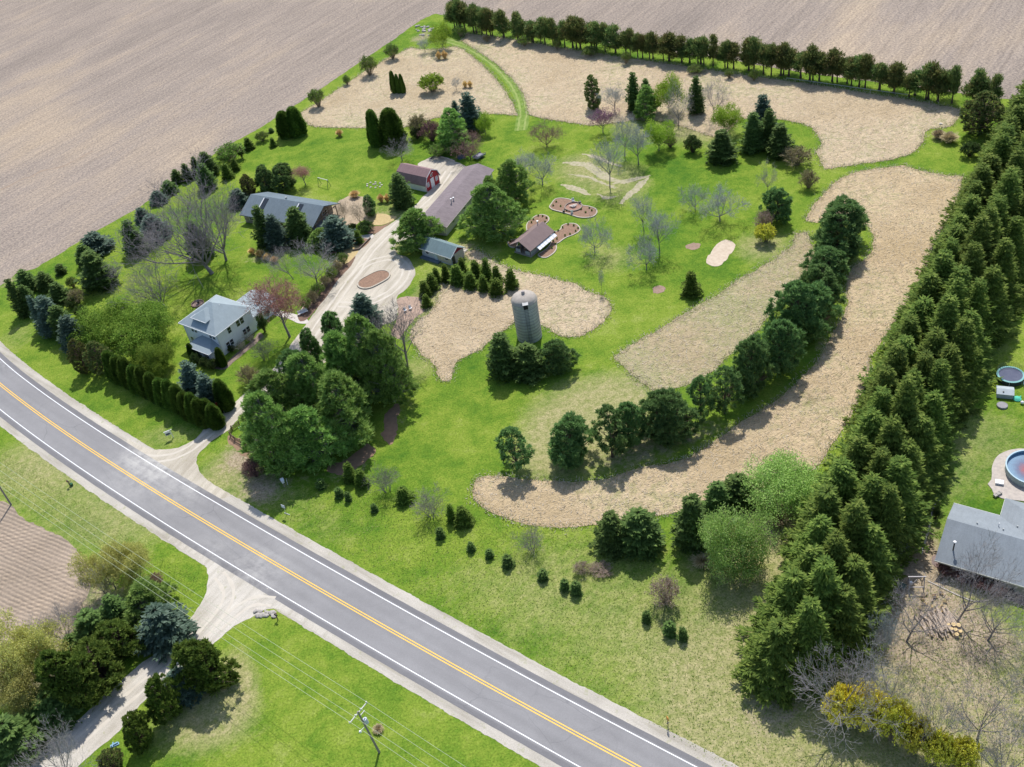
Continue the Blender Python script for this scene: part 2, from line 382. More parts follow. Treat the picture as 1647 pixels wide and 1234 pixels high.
def jitter(P, amp, seed=0.0):
    if not amp: return P
    out = []; n = len(P)
    for i in range(n):
        p = P[i]
        q = Vector((p[0]*.35+seed, p[1]*.35, seed)); q2 = Vector((p[0]*1.3, p[1]*1.3+seed, 3.3)); q3 = Vector((p[0]*4.3, p[1]*4.3+seed, 7.3))
        v = mnoise.noise_vector(q)*.9+mnoise.noise_vector(q2)*.7+mnoise.noise_vector(q3)*.5
        out.append((p[0]+v.x*amp, p[1]+v.y*amp))
    return np.array(out)
OUTLINES = {}
def inside(P, poly):
    x, y = P[:, 0], P[:, 1]; c = np.zeros(len(P), bool); n = len(poly)
    for i in range(n):
        x0, y0 = poly[i]; x1, y1 = poly[(i+1) % n]
        if y0 == y1: continue
        c ^= ((y0 > y) != (y1 > y)) & (x < (x1-x0)*(y-y0)/(y1-y0)+x0)
    return c
def sheet(name, pts, z, mat, amp=.15, step=.6, thick=0.0, px=True, smooth=True, kind='structure', holes=(), label=None, cat=None, top_noise=0.0):
    P = np.array([g(*p) for p in pts]) if px else np.array(pts)
    P = jitter(spline(P, step, True, smooth), amp, len(pts)*1.7)
    OUTLINES.setdefault(name, []).append(P)
    from mathutils.geometry import delaunay_2d_cdt
    r = delaunay_2d_cdt([Vector((p[0], p[1])) for p in P], [], [list(range(len(P)))], 1, 1e-4)
    bm = bmesh.new(); vv = [bm.verts.new((p.x, p.y, z)) for p in r[0]]
    for f in r[2]:
        try: bm.faces.new([vv[i] for i in f])
        except ValueError: pass
    for f in bm.faces:
        f.normal_update()
        if f.normal.z < 0: f.normal_flip()
    bmesh.ops.delete(bm, geom=[v for v in bm.verts if not v.link_faces], context='VERTS')
    if thick:
        be = [e for e in bm.edges if e.is_boundary]
        r = bmesh.ops.extrude_edge_only(bm, edges=be)
        nv = [v for v in r['geom'] if isinstance(v, bmesh.types.BMVert)]
        for v in nv: v.co.z = z-thick
    me = bpy.data.meshes.new(name); bm.to_mesh(me); bm.free(); me.materials.append(mat)
    o = link(name, me)
    if kind: tag(o, label, cat, kind=kind)
    else: tag(o, label, cat)
    return o
def ribbon(name, C, offs, z, mat, step=1.0, px=False, amp=0.0, attrs=None, kind='structure'):
    """strip between lateral offsets offs=(left fn/number, right fn/number) of centreline C (world)"""
    P = spline(C, step, False) if not px else spline([g(*p) for p in C], step, False)
    T = np.gradient(P, axis=0); T /= np.linalg.norm(T, axis=1)[:, None]; Nn = np.stack([-T[:, 1], T[:, 0]], 1)
    s = np.concatenate([[0], np.cumsum(np.linalg.norm(np.diff(P, axis=0), axis=1))])
    def off(o, sgn):
        v = np.array([o(x, p) if callable(o) else o for x, p in zip(s, P)])
        if amp: v = v+np.array([amp*(mnoise.noise(Vector((x*.4, sgn*9.1, 0)))+.8*mnoise.noise(Vector((x*1.7, sgn*5.1, 2)))) for x in s])
        return v
    a, b_ = off(offs[0], 1), off(offs[1], -1)
    k = 2 if not attrs else 17
    V = []; across = []
    for j in range(k):
        w = j/(k-1); o_ = a*(1-w)+b_*w
        V.append(np.column_stack([P+Nn*o_[:, None], np.full(len(P), z)])); across.append(np.full(len(P), 1-2*w))
    V = np.concatenate(V); n = len(P)
    Fc = [(j*n+i, (j+1)*n+i, (j+1)*n+i+1, j*n+i+1) for j in range(k-1) for i in range(n-1)]
    me = mesh_np(name, V, Fc, mat)
    if attrs:
        at = me.attributes.new('across', 'FLOAT', 'POINT'); at.data.foreach_set('value', np.concatenate(across).astype(np.float32))
        at = me.attributes.new('dust', 'FLOAT', 'POINT'); d = np.zeros(len(V))
        for (x, y, r1, amt) in attrs:
            d = np.maximum(d, amt*np.exp(-((V[:, 0]-x)**2+(V[:, 1]-y)**2)/r1**2))
        at.data.foreach_set('value', d.astype(np.float32))
    return tag(link(name, me), kind=kind)

# ================================================================== THE GROUND
def axis_grid(lo, hi, step, far):
    inner = np.arange(lo, hi+step, step); e = []
    d = step; x = hi
    while x < far: d *= 1.5; x += d; e.append(x)
    w = []; d = step; x = lo
    while x > -far: d *= 1.5; x -= d; w.append(x)
    return np.concatenate([w[::-1], inner, e])
gx = axis_grid(-190, 170, 1.0, 4000); gy = axis_grid(30, 400, 1.0, 4500)
X, Y = np.meshgrid(gx, gy); nx, ny = len(gx), len(gy)
GV = np.column_stack([X.ravel(), Y.ravel(), np.zeros(X.size)])
ii, jj = np.meshgrid(np.arange(nx-1), np.arange(ny-1)); a0 = (jj*nx+ii).ravel()
GF = np.column_stack([a0, a0+1, a0+nx+1, a0+nx])
# where the grass is dry (+) or lush (-): photo px, radii in metres, amount
DRY = [(650, 700, 22, 22, -.5), (1000, 520, 14, 10, -.3), (420, 640, 10, 6, .1), (240, 470, 30, 22, -.12), (540, 240, 30, 18, -.25), (900, 215, 14, 10, -.15), (880, 400, 22, 14, -.18),
       (1180, 300, 20, 14, -.45), (1450, 270, 26, 12, -.5), (1100, 430, 16, 14, -.12), (620, 1080, 14, 8, -.2), (340, 980, 8, 5, -.3), (480, 1050, 12, 6, -.3),
       (520, 1160, 10, 5, .12), (372, 1085, 4.5, 5, .8), (365, 1125, 5, 4, .7), (310, 1165, 8, 4, .6), (420, 1190, 12, 5, .1), (560, 850, 14, 6, .45), (480, 800, 8, 5, .45), (700, 930, 18, 7, .26), (900, 900, 16, 8, .24),
       (870, 980, 20, 8, .28), (1000, 1080, 18, 8, .25), (1120, 1000, 12, 10, .25), (1180, 1100, 12, 9, .42), (1230, 1200, 12, 7, .75), (1300, 1200, 12, 7, .85), (1240, 930, 7, 9, .6), (1240, 860, 6, 6, .6), (1270, 900, 8, 8, .6),
       (1450, 1100, 14, 9, .85), (1540, 1030, 5, 3, -.4), (1620, 1010, 5, 3, -.4), (1470, 1045, 3, 2, -.4), (1560, 1040, 12, 8, .45), (1600, 1150, 14, 9, .95), (1480, 1180, 14, 7, .95), (1450, 930, 8, 10, 1.0), (1500, 760, 9, 8, .35), (1560, 700, 9, 7, .3), (1620, 700, 8, 6, .15), (1590, 560, 8, 10, .3),
       (930, 660, 12, 9, .48), (1000, 630, 9, 6, .55), (880, 700, 8, 7, .68), (870, 750, 7, 4, .5), (1000, 700, 9, 7, .55), (960, 300, 12, 10, .42), (1010, 290, 8, 8, .42), (930, 265, 7, 6, .6), (960, 410, 8, 7, .45), (1010, 420, 8, 6, .38),
       (1210, 400, 6, 5, .6), (1240, 390, 5, 5, .5), (1160, 340, 9, 7, .22), (1060, 330, 10, 9, .2), (100, 780, 14, 8, .5), (40, 740, 10, 6, .55), (180, 840, 12, 6, .48), (240, 870, 10, 6, .2), (300, 900, 5, 3, .1),
       (230, 640, 10, 5, .25), (280, 700, 9, 4, .38), (350, 770, 6, 4, .5), (380, 740, 5, 4, .6), (410, 790, 5, 3, .5), (30, 540, 7, 6, .45), (60, 470, 8, 5, .2), (640, 620, 7, 8, .55), (620, 750, 6, 6, .5), (690, 590, 7, 5, .5),
       (690, 500, 6, 8, .55), (700, 470, 5, 8, .5), (770, 410, 8, 7, .55), (720, 400, 4, 3, .5), (640, 350, 5, 5, .5), (610, 330, 8, 5, .35), (420, 410, 8, 5, .35), (330, 390, 8, 8, .3), (300, 420, 8, 6, .22), (430, 520, 6, 6, .3),
       (770, 560, 6, 4, .3), (900, 520, 8, 4, .3), (970, 500, 6, 4, .4), (670, 60, 9, 12, .1), (1520, 240, 5, 4, .3), (1380, 440, 4, 14, .4), (1360, 560, 3, 12, .5), (1290, 640, 5, 5, .4), (1300, 380, 4, 3, .3), (1650, 130, 10, 8, .3), (1100, 205, 12, 6, .8), (1150, 225, 8, 6, .5), (1000, 205, 8, 5, .4)]
BARE = [(985, 300, 6, 4, .18), (470, 770, 8, 3, .15), (420, 790, 5, 4, .55), (385, 735, 4, 4, .7), (540, 770, 5, 3, .3), (585, 735, 4, 3, .3), (650, 670, 4, 5, .3),
        (1450, 900, 5, 8, .6), (1465, 850, 4, 6, .55), (1450, 980, 5, 6, .42), (1490, 960, 4, 5, .6), (1430, 1040, 5, 5, .25), (1590, 1030, 3.5, 2.5, .7), (1455, 1020, 3, 2, .5), (1540, 995, 4, 2, .6), (1230, 830, 5, 4, .6), (1120, 905, 3, 2, .4),
        (1050, 720, 8, 3, .35), (1130, 690, 7, 3, .35), (980, 745, 6, 2.5, .3), (1000, 690, 5, 3, .2), (830, 740, 3, 2, .4), (1330, 560, 3, 10, .35), (860, 600, 6, 3, .4), (100, 990, 14, 8, .5), (60, 1080, 12, 10, .4), (10, 450, 6, 3, .5), (1540, 1120, 12, 7, .22), (1620, 1190, 12, 7, .25), (1580, 1100, 9, 5, .15),
        (790, 390, 5, 5, .2), (745, 402, 3, 3, .5), (640, 400, 3, 2.5, .6), (560, 330, 6, 4, .5), (600, 345, 5, 3, .4), (425, 412, 5, 1.8, .6), (660, 335, 3, 3, .3), (680, 60, 5, 4, .6), (1520, 220, 5, 2.5, .5), (1030, 620, 4, 4, .4), (1200, 1060, 5, 10, .2), (1240, 1150, 6, 4, .35)]
def field_attr(L, base):
    v = np.full(len(GV), base)
    for (px, py, rx, ry, am) in L:
        c = g(px, py); d = ((GV[:, 0]-c[0])/rx)**2+((GV[:, 1]-c[1])/(ry*1.35))**2
        v += am*np.exp(-d)
    return np.clip(v, 0, 1).astype(np.float32)
gm = mesh_np('ground', GV, GF, mat_lawn())
for nm, L, base in (('dry', DRY, .14), ('bare', BARE, 0.0)):
    at = gm.attributes.new(nm, 'FLOAT', 'POINT'); at.data.foreach_set('value', field_attr(L, base))
tag(link('ground', gm), kind='structure')

field = mat_field()
# far tan field wraps the property on its north and west sides
edge_w = [(-260, 585), (-60, 492), (-6, 466), (26, 440), (54, 433), (90, 412), (130, 387), (161, 368), (218, 337), (290, 286), (363, 236), (420, 205), (474, 170), (518, 142), (576, 102), (630, 66), (676, 33), (700, 22), (722, 26)]
edge_n = [(740, 30), (800, 42), (880, 54), (957, 68), (1060, 82), (1178, 97), (1237, 108), (1308, 119), (1400, 131), (1500, 144), (1603, 158), (1640, 161), (1700, 165), (1850, 190)]
wp = [tuple(g(*p)) for p in edge_w+edge_n]
wp += [(420, 190), (3600, 400), (3600, 4200), (-3600, 4200), (-3600, 160), (-420, 170)]
sheet('field', wp, .012, field, amp=.35, step=1.2, px=False, smooth=False)
sheet('lower_field', [(-160, 800), (-20, 797), (0, 806), (18, 815), (45, 838), (75, 851), (110, 872), (138, 905), (148, 935), (140, 962), (110, 1000), (60, 1040), (0, 1085), (-90, 1130), (-330, 1180), (-330, 900)], .012, mat_furrow(), amp=.35)
rill = simple('rill_soil', (.33, .25, .18), (.22, .165, .12), 1.5)
ribbon('dry_rill', [g(*p) for p in [(0, 306), (20, 297), (39, 287), (52, 284), (65, 276), (82, 272), (104, 267), (117, 260), (130, 253), (150, 243)]],
       (lambda s, p: .42+.2*math.sin(s*.7), lambda s, p: -.30-.14*math.sin(s*1.1)), .018, rill, amp=.25, step=.5)

M = mat_meadow('meadow_straw', (1.04, 1.03, 1.04)); Mg = mat_meadow('meadow_straw_green', (.98, .99, .97), 1.0); Mw = mat_meadow('meadow_straw_warm', (1.04, 1.0, .95)); Mp = mat_meadow('meadow_straw_pale', (1.08, 1.06, 1.08), .15)
sheet('meadow', [(482, 183), (500, 172), (523, 158), (558, 135), (582, 118), (607, 104), (620, 96), (645, 84), (660, 77), (680, 80), (700, 80), (732, 75), (745, 79), (757, 89), (778, 107), (798, 127), (815, 150), (827, 170), (833, 186), (798, 183), (760, 185), (700, 190), (650, 205), (586, 206), (507, 205), (492, 198)], .045, M, amp=.3, thick=.03, smooth=False)
sheet('meadow', [(750, 54), (800, 60), (846, 67), (890, 76), (943, 84), (1010, 94), (1083, 104), (1130, 111), (1178, 118), (1240, 127), (1308, 136), (1370, 146), (1426, 155), (1490, 165), (1545, 176), (1541, 192), (1528, 204), (1497, 208), (1488, 213), (1485, 228), (1476, 240), (1464, 248), (1432, 257), (1400, 262), (1373, 266), (1328, 272), (1321, 262), (1313, 245), (1322, 232), (1317, 220), (1306, 206), (1292, 199), (1264, 194), (1230, 188), (1190, 192), (1170, 212), (1149, 221), (1110, 208), (1072, 196), (1030, 192), (990, 198), (949, 202), (915, 197), (876, 191), (851, 185), (848, 172), (846, 162), (840, 148), (832, 137), (824, 127), (812, 117), (800, 104), (787, 95), (762, 78), (742, 66)], .045, Mp, amp=.3, thick=.03, smooth=False)
sheet('meadow', [(1302, 340), (1311, 327), (1325, 313), (1338, 298), (1352, 287), (1366, 280), (1385, 275), (1420, 270), (1456, 266), (1476, 273), (1500, 279), (1525, 283), (1549, 284), (1546, 300), (1541, 314), (1528, 347), (1515, 370), (1503, 391), (1494, 415), (1484, 443), (1465, 480), (1442, 512), (1420, 545), (1402, 575), (1398, 600), (1386, 634), (1369, 670), (1350, 700), (1333, 722), (1318, 745), (1300, 765), (1260, 775), (1225, 785), (1205, 792), (1165, 806), (1120, 818), (1086, 825), (1030, 835), (990, 841), (958, 845), (911, 849), (880, 848), (853, 845), (830, 840), (809, 832), (792, 825), (778, 815), (764, 805), (759, 793), (762, 780), (768, 770), (780, 765), (800, 765), (825, 769), (853, 772), (890, 774), (926, 775), (955, 773), (984, 768), (1010, 759), (1036, 750), (1071, 747), (1109, 736), (1144, 714), (1188, 682), (1225, 660), (1260, 636), (1287, 610), (1310, 587), (1326, 562), (1340, 535), (1356, 510), (1364, 487), (1360, 465), (1364, 445), (1372, 430), (1393, 416), (1404, 402), (1406, 383), (1398, 366), (1370, 352), (1340, 350), (1313, 359), (1296, 355)], .045, Mw, amp=.26, thick=.03, smooth=False)
sheet('meadow', [(1297, 373), (1281, 376), (1277, 386), (1273, 395), (1260, 407), (1248, 416), (1226, 429), (1204, 441), (1178, 457), (1154, 474), (1130, 488), (1110, 499), (1084, 514), (1058, 531), (1040, 540), (1022, 551), (1003, 563), (987, 576), (1000, 586), (1010, 597), (1022, 608), (1034, 618), (1048, 626), (1075, 628), (1105, 620), (1125, 612), (1150, 595), (1180, 565), (1205, 545), (1235, 510), (1262, 480), (1285, 455), (1305, 430), (1309, 405), (1303, 388)], .045, Mg, amp=.35, thick=.03, smooth=False)
sheet('meadow', [(752, 405), (770, 404), (793, 420), (834, 436), (860, 441), (882, 446), (920, 456), (946, 469), (969, 477), (982, 489), (979, 510), (961, 525), (941, 538), (915, 543), (895, 539), (883, 528), (867, 520), (850, 512), (829, 518), (812, 532), (795, 543), (783, 552), (778, 561), (765, 568), (752, 573), (737, 582), (730, 597), (727, 609), (716, 613), (704, 606), (701, 589), (683, 573), (665, 553), (660, 538), (673, 515), (690, 503), (700, 492), (706, 478), (708, 465), (712, 458), (750, 467), (790, 470), (800, 450), (770, 425), (748, 412)], .045, Mp, amp=.5, thick=.03, smooth=True)
sand = simple('pale_sand', (.56, .47, .36), (.43, .34, .25), 1.2, bump=.3)
sheet('sand_patch', [(1162, 387), (1175, 387), (1183, 394), (1180, 402), (1172, 414), (1160, 427), (1145, 428), (1137, 423), (1140, 412), (1149, 399)], .05, sand, amp=.3, thick=.045)
soilm = simple('bare_soil', (.32, .22, .16), (.22, .15, .11), 1.5, bump=.3)
for q in ((1115, 396, 1.5), (1060, 466, 1.3)):
    c = g(q[0], q[1]); sheet('soil_ring', [(c[0]+q[2]*math.cos(t), c[1]+q[2]*math.sin(t)) for t in np.linspace(0, 6.28, 9)[:-1]], .03, soilm, amp=.45, step=.3, px=False)
mulch = simple('bark_mulch', (.29, .18, .12), (.18, .11, .075), 3.0, bump=.6)
darkmulch = simple('dark_mulch', (.21, .13, .09), (.12, .075, .055), 3.0, bump=.6)
tang = simple('dry_cut_grass', (.52, .40, .20), (.38, .29, .14), 1.6, bump=.4, stretch=(1, .4, 1))

# mown path through the meadow, with two lighter wheel tracks
pathm, _nt, _b = node_mat('mown_path', .95, .05); _k = NT(_nt)
_c = _k.ramp(_k.noise(.6, 5, .7), [(.35, (.11, .19, .03)), (.65, (.21, .28, .07))])
_c = _k.mix(1.0, _c, _k.ramp(_k.noise(5, 3, .7), [(.3, (.75, .75, .75)), (.7, (1.25, 1.25, 1.25))]), 'MULTIPLY'); _k.out(_c, _b)
PC = [(838, 210), (840, 195), (842, 184), (840, 168), (835, 152), (826, 136), (814, 121), (800, 107), (786, 96), (770, 85), (754, 77), (735, 70), (715, 64)]
pw = [g(*p) for p in PC]
ribbon('mown_path', pw, (1.8, -1.8), .012, pathm, amp=.2, step=1)
trackm = simple('worn_grass_track', (.27, .32, .09), (.18, .24, .05), .8)
for s_ in (-.85, .85): ribbon('wheel_track', pw, (s_+.28, s_-.28), .018, trackm, amp=.3, step=1)

strip = simple('dry_garden_strip', (.44, .37, .27), (.25, .25, .12), 1.3, bump=.4)
for j, (C, w_) in enumerate((([(905, 262), (925, 263), (946, 267), (962, 277), (978, 287), (1000, 292)], 1.3), ([(902, 297), (920, 302), (935, 308), (950, 314)], 1.0), ([(1043, 285), (1030, 297), (1015, 311), (998, 328)], 1.0),
                             ([(936, 248), (956, 252), (975, 260), (1000, 268)], .7), ([(914, 281), (940, 284), (966, 293), (990, 303)], .5), ([(985, 296), (1005, 292), (1030, 287), (1046, 282)], .9), ([(960, 312), (975, 318), (995, 316)], .5))):
    ww = [g(*p) for p in C]; LL = sum(np.linalg.norm(ww[i+1]-ww[i]) for i in range(len(ww)-1))
    ribbon('garden_strip', ww, (lambda s, p, L=LL, w=w_: w*math.sin(math.pi*min(max(s/L, .03), .97))**.5, lambda s, p, L=LL, w=w_: -w*math.sin(math.pi*min(max(s/L, .03), .97))**.5), .012+.001*j, strip, amp=.6, step=.35)
# ------------------------------------------------------------------ the main road
YC = [(0, 617), (39, 650), (85.6, 683.5), (130, 712.5), (181.5, 746), (259, 795.5), (350, 852), (417, 892.5), (451.7, 912.5), (563.5, 976.5), (672.4, 1038), (760, 1089.5), (894, 1161), (1021.6, 1232.6)]
rw = [g(*p) for p in YC]
# fit a smooth curve through the measured centreline
_p = np.array(rw); _d = np.concatenate([[0], np.cumsum(np.linalg.norm(np.diff(_p, axis=0), axis=1))])
_fx = np.polyfit(_d, _p[:, 0], 4); _fy = np.polyfit(_d, _p[:, 1], 4)
_s = np.linspace(_d[0], _d[-1], 40); rc = np.column_stack([np.polyval(_fx, _s), np.polyval(_fy, _s)])
t0 = rc[1]-rc[0]; t0 /= np.linalg.norm(t0); t1 = rc[-1]-rc[-2]; t1 /= np.linalg.norm(t1)
pre = []; p = rc[0].copy(); an = math.atan2(-t0[1], -t0[0])
for i in range(16):
    an -= .03; p = p+np.array([math.cos(an), math.sin(an)])*8; pre.append(p.copy())
post = [rc[-1]+t1*d for d in (10, 30, 60, 120, 250)]
ROADC = np.array(pre[::-1]+list(rc)+post)
def hw(s, p):            # half width between the white edge lines
    x = p[0]; return 4.0 if x < -55 else (3.72 if x > -5 else 4.0-.28*(x+55)/50)
gr1 = mat_gravel('shoulder_gravel', (.38, .35, .30), (.46, .425, .37), .4, math.radians(-44))
ribbon('gravel_shoulder', ROADC, (lambda s, p: hw(s, p)+2.75, lambda s, p: -hw(s, p)-2.55), .020, gr1, amp=.20, step=.4)
asph = mat_asphalt()
dm = g(262, 742); dm2 = g(405, 925)
ribbon('road', ROADC, (lambda s, p: hw(s, p)+1.05, lambda s, p: -hw(s, p)-1.15), .030, asph, amp=.04, step=.8,
       attrs=[(dm[0], dm[1], 6.5, 1.0), (g(225, 738)[0], g(225, 738)[1], 4.0, .9), (g(300, 780)[0], g(300, 780)[1], 5, .5), (dm2[0], dm2[1], 5, .55), (g(340, 895)[0], g(340, 895)[1], 4, .35)])
def paint(name, col):
    m, nt, b = node_mat(name, .6, .3); k = NT(nt)
    k.out(k.ramp(k.noise(3, 4, .8), [(.3, tuple(c*.72 for c in col)), (.5, col)]), b); return m
wp_, yp_ = paint('white_road_paint', (.80, .80, .80)), paint('yellow_road_paint', (.80, .47, .07))
ribbon('white_edge_line', ROADC, (lambda s, p: hw(s, p)+.07, lambda s, p: hw(s, p)-.07), .037, wp_)
ribbon('white_edge_line', ROADC, (lambda s, p: -hw(s, p)+.07, lambda s, p: -hw(s, p)-.07), .037, wp_)
ribbon('yellow_centre_line', ROADC, (.28, .11), .037, yp_)
ribbon('yellow_centre_line', ROADC, (-.11, -.28), .037, yp_)

# ------------------------------------------------------------------ gravel drives
gr2 = mat_gravel('drive_gravel', (.40, .36, .295), (.48, .435, .36), .1, math.radians(60))
sheet('driveway', [(205, 706), (222, 716), (243, 722), (262, 723), (275, 722), (293, 717), (311, 708), (329, 690), (345, 677), (373, 653), (408, 620), (447, 585), (470, 552), (488, 527), (508, 500), (535, 460), (561, 427), (577, 404), (590, 390), (601, 378), (616, 368), (639, 353), (652, 343), (665, 334), (677, 320), (690, 305), (683, 290), (672, 270), (674, 262), (686, 256), (701, 251), (722, 257), (743, 264), (755, 275), (748, 290), (722, 320), (697, 350), (680, 370), (655, 385), (640, 390), (636, 397), (639, 408), (655, 414), (663, 423), (668, 437), (663, 453), (652, 466), (638, 478), (640, 495), (636, 515), (618, 522), (575, 540), (540, 570), (500, 600), (440, 640), (405, 660), (389, 669), (368, 692), (345, 706), (330, 720), (319, 732), (316, 747), (326, 766), (345, 781), (372, 797), (340, 802), (300, 785), (255, 762), (215, 732)],
      .0245, gr2, amp=.22, step=.6)
gr3 = mat_gravel('lower_drive_gravel', (.42, .385, .33), (.51, .475, .42), .25, math.radians(50))
sheet('lower_driveway', [(270, 868), (292, 882), (312, 892), (329, 905), (334, 925), (332, 948), (321, 973), (307, 993), (293, 1012), (275, 1030), (255, 1048), (230, 1066), (205, 1085), (180, 1108), (155, 1131), (117, 1166), (78, 1190), (45, 1212), (0, 1250), (-120, 1320), (-100, 1420), (60, 1300), (105, 1252), (145, 1215), (187, 1181), (230, 1130), (270, 1095), (305, 1068), (342, 1038), (363, 1018), (389, 1000), (402, 994), (420, 984), (440, 978), (458, 984), (480, 998), (505, 1016), (530, 1025), (520, 1000), (480, 975), (430, 948), (380, 920), (330, 890), (285, 862)],
      .0245, gr3, amp=.22, step=.6)
wheel = simple('packed_wheel_track', (.54, .495, .42), (.48, .43, .36), .8)
TZ = 0
for C in ([(215, 735), (262, 738), (300, 725), (330, 702), (360, 676), (395, 645), (450, 598), (490, 556), (515, 520), (545, 478), (575, 435), (600, 400), (632, 368), (670, 335), (705, 300), (722, 275)],
          [(560, 455), (590, 425), (630, 415), (652, 430), (648, 450), (620, 475), (580, 490), (545, 490)],
          [(352, 925), (364, 940), (368, 960), (345, 1000), (300, 1045), (240, 1095), (180, 1145), (120, 1200)], [(440, 968), (415, 966), (388, 977), (350, 1010)]):
    W_ = [g(*p) for p in C]
    for s_ in (-.8, .8): ribbon('wheel_track', W_, (s_+.26, s_-.26), .0262+.0008*(TZ := TZ+1), wheel, amp=.2, step=1)
# worn tan patch at the side of the drive and under the pines
sheet('mulch_bed', [(640, 480), (655, 477), (672, 478), (683, 488), (682, 500), (668, 512), (655, 528), (640, 545), (628, 540), (634, 522), (640, 505)], .022, simple('thin_mulch', (.40, .29, .22), (.29, .20, .15), 1.5, bump=.4), amp=.3)
litter = simple('pine_needle_litter', (.30, .19, .12), (.20, .13, .085), 1.0, bump=.4)
sheet('mulch_bed', [(370, 700), (400, 718), (430, 742), (412, 748), (385, 728), (366, 708)], .016, litter, amp=.6)
sheet('mulch_bed', [(525, 752), (560, 738), (590, 715), (606, 720), (585, 745), (548, 765)], .016, litter, amp=.6)
sheet('mulch_bed', [(615, 700), (625, 660), (640, 650), (640, 690), (628, 715)], .016, litter, amp=.5)
# beds beside the drive
sheet('mulch_bed', [(479, 509), (488, 494), (505, 474), (522, 455), (540, 438), (552, 426), (562, 419), (572, 412), (563, 430), (548, 445), (538, 458), (523, 480), (508, 498), (495, 513), (484, 517)], .045, darkmulch, amp=.15, thick=.03)
sheet('dry_grass_bed', [(538, 420), (548, 404), (560, 394), (575, 396), (578, 402), (565, 418), (556, 425), (545, 428)], .05, tang, amp=.2, thick=.03)
sheet('mulch_bed', [(520, 395), (535, 385), (552, 381), (588, 381), (596, 383), (590, 394), (575, 403), (560, 404), (545, 405), (535, 408)], .045, mulch, amp=.1, thick=.03)
sheet('dry_grass_bed', [(588, 352), (600, 345), (615, 344), (628, 347), (638, 350), (628, 357), (616, 362), (604, 363), (594, 360)], .05, tang, amp=.2, thick=.03)
sheet('mulch_bed', [(590, 363), (603, 364), (616, 363), (628, 358), (612, 371), (601, 377), (592, 376)], .045, mulch, amp=.1, thick=.03)
sheet('dry_soil_patch', [(516, 345), (530, 335), (548, 322), (565, 315), (590, 318), (600, 335), (590, 350), (570, 362), (545, 370), (528, 362)], .014, simple('dry_garden_soil', (.43, .34, .24), (.30, .23, .15), 1.0, bump=.4), amp=.5)
# walks
walk = simple('pale_walk', (.56, .52, .47), (.47, .43, .38), 2.0, rough=.9)
sheet('walkway', [(424, 488), (432, 483), (441, 490), (452, 500), (470, 504), (492, 512), (496, 520), (480, 520), (462, 512), (444, 508), (430, 500)], .028, walk, amp=.1)
sheet('walkway', [(548, 379), (562, 377), (578, 379), (600, 377), (598, 384), (580, 383), (562, 384), (550, 386)], .05, walk, amp=.06, thick=.04)
pav = simple('brown_patio_brick', (.33, .24, .20), (.25, .17, .14), 4.0, rough=.9)
sheet('patio', [(405, 486), (418, 478), (432, 484), (438, 494), (430, 504), (418, 503), (412, 497)], .024, pav, amp=.1)
sheet('mulch_bed', [(361, 584), (376, 572), (392, 559), (408, 546), (418, 535), (424, 540), (412, 553), (396, 566), (378, 581), (362, 594), (349, 594), (335, 588), (318, 580), (306, 568), (306, 560), (320, 566), (340, 577)], .04, simple('shrub_bed_soil', (.26, .20, .16), (.16, .12, .10), 2.0, bump=.6), amp=.15, thick=.03)
sheet('mulch_bed', [(1503, 893), (1497, 905), (1540, 932), (1580, 947), (1647, 975), (1700, 990), (1700, 960), (1647, 945), (1560, 915)], .03, simple('twig_litter', (.27, .20, .18), (.17, .13, .12), 2.0, bump=.6), amp=.25)

# ================================================================== PLANTS
def kites(c, u, v):
    """one pointed leaf-clump face per row: base, side, tip, side"""
    n = len(c); V = np.empty((n, 4, 3)); V[:, 0] = c; V[:, 1] = c+u*.45+v; V[:, 2] = c+u; V[:, 3] = c+u*.45-v
    return V.reshape(-1, 3), np.arange(4*n).reshape(n, 4)
def unit(a): return a/(np.linalg.norm(a, axis=-1, keepdims=True)+1e-9)
def perp(u, r):
    w = np.cross(u, r.normal(size=u.shape)); return unit(w)
def tubes(P0, P1, r0, r1, n=3):
    """many separate tapered sticks"""
    d = unit(P1-P0); a = np.cross(d, np.array([.31, .22, .92])); a = unit(a); b = np.cross(d, a); V = []
    for P, r in ((P0, r0), (P1, r1)):
        for k in range(n):
            t = 2*math.pi*k/n; V.append(P+(a*math.cos(t)+b*math.sin(t))*r[:, None])
    V = np.stack(V, 1); m = len(P0); base = np.arange(m)[:, None]*2*n
    F_ = np.concatenate([np.stack([base[:, 0]+k, base[:, 0]+(k+1) % n, base[:, 0]+n+(k+1) % n, base[:, 0]+n+k], 1) for k in range(n)])
    return V.reshape(-1, 3), F_
def cat(parts):
    V = []; Fc = []; o = 0
    for v, f in parts: V.append(v); Fc.append(f+o); o += len(v)
    return np.concatenate(V), np.concatenate(Fc)
def trunk_mesh(name, H, r, mat, wob=.02, rng=None, extra=None, n=7):
    z = np.linspace(0, H, 9); rng = rng or RNG
    c = np.column_stack([np.cumsum(rng.normal(0, wob*H/9, 9)), np.cumsum(rng.normal(0, wob*H/9, 9)), z]); c[0, :2] = 0
    rr = r*(1-z/H)**.8+.02; rr[0] *= 1.35
    parts = [tubes(c[:-1], c[1:], rr[:-1], rr[1:], n)]
    if extra: parts += extra
    V, Fc = cat(parts); return mesh_np(name, V, Fc, mat, smooth=False), c

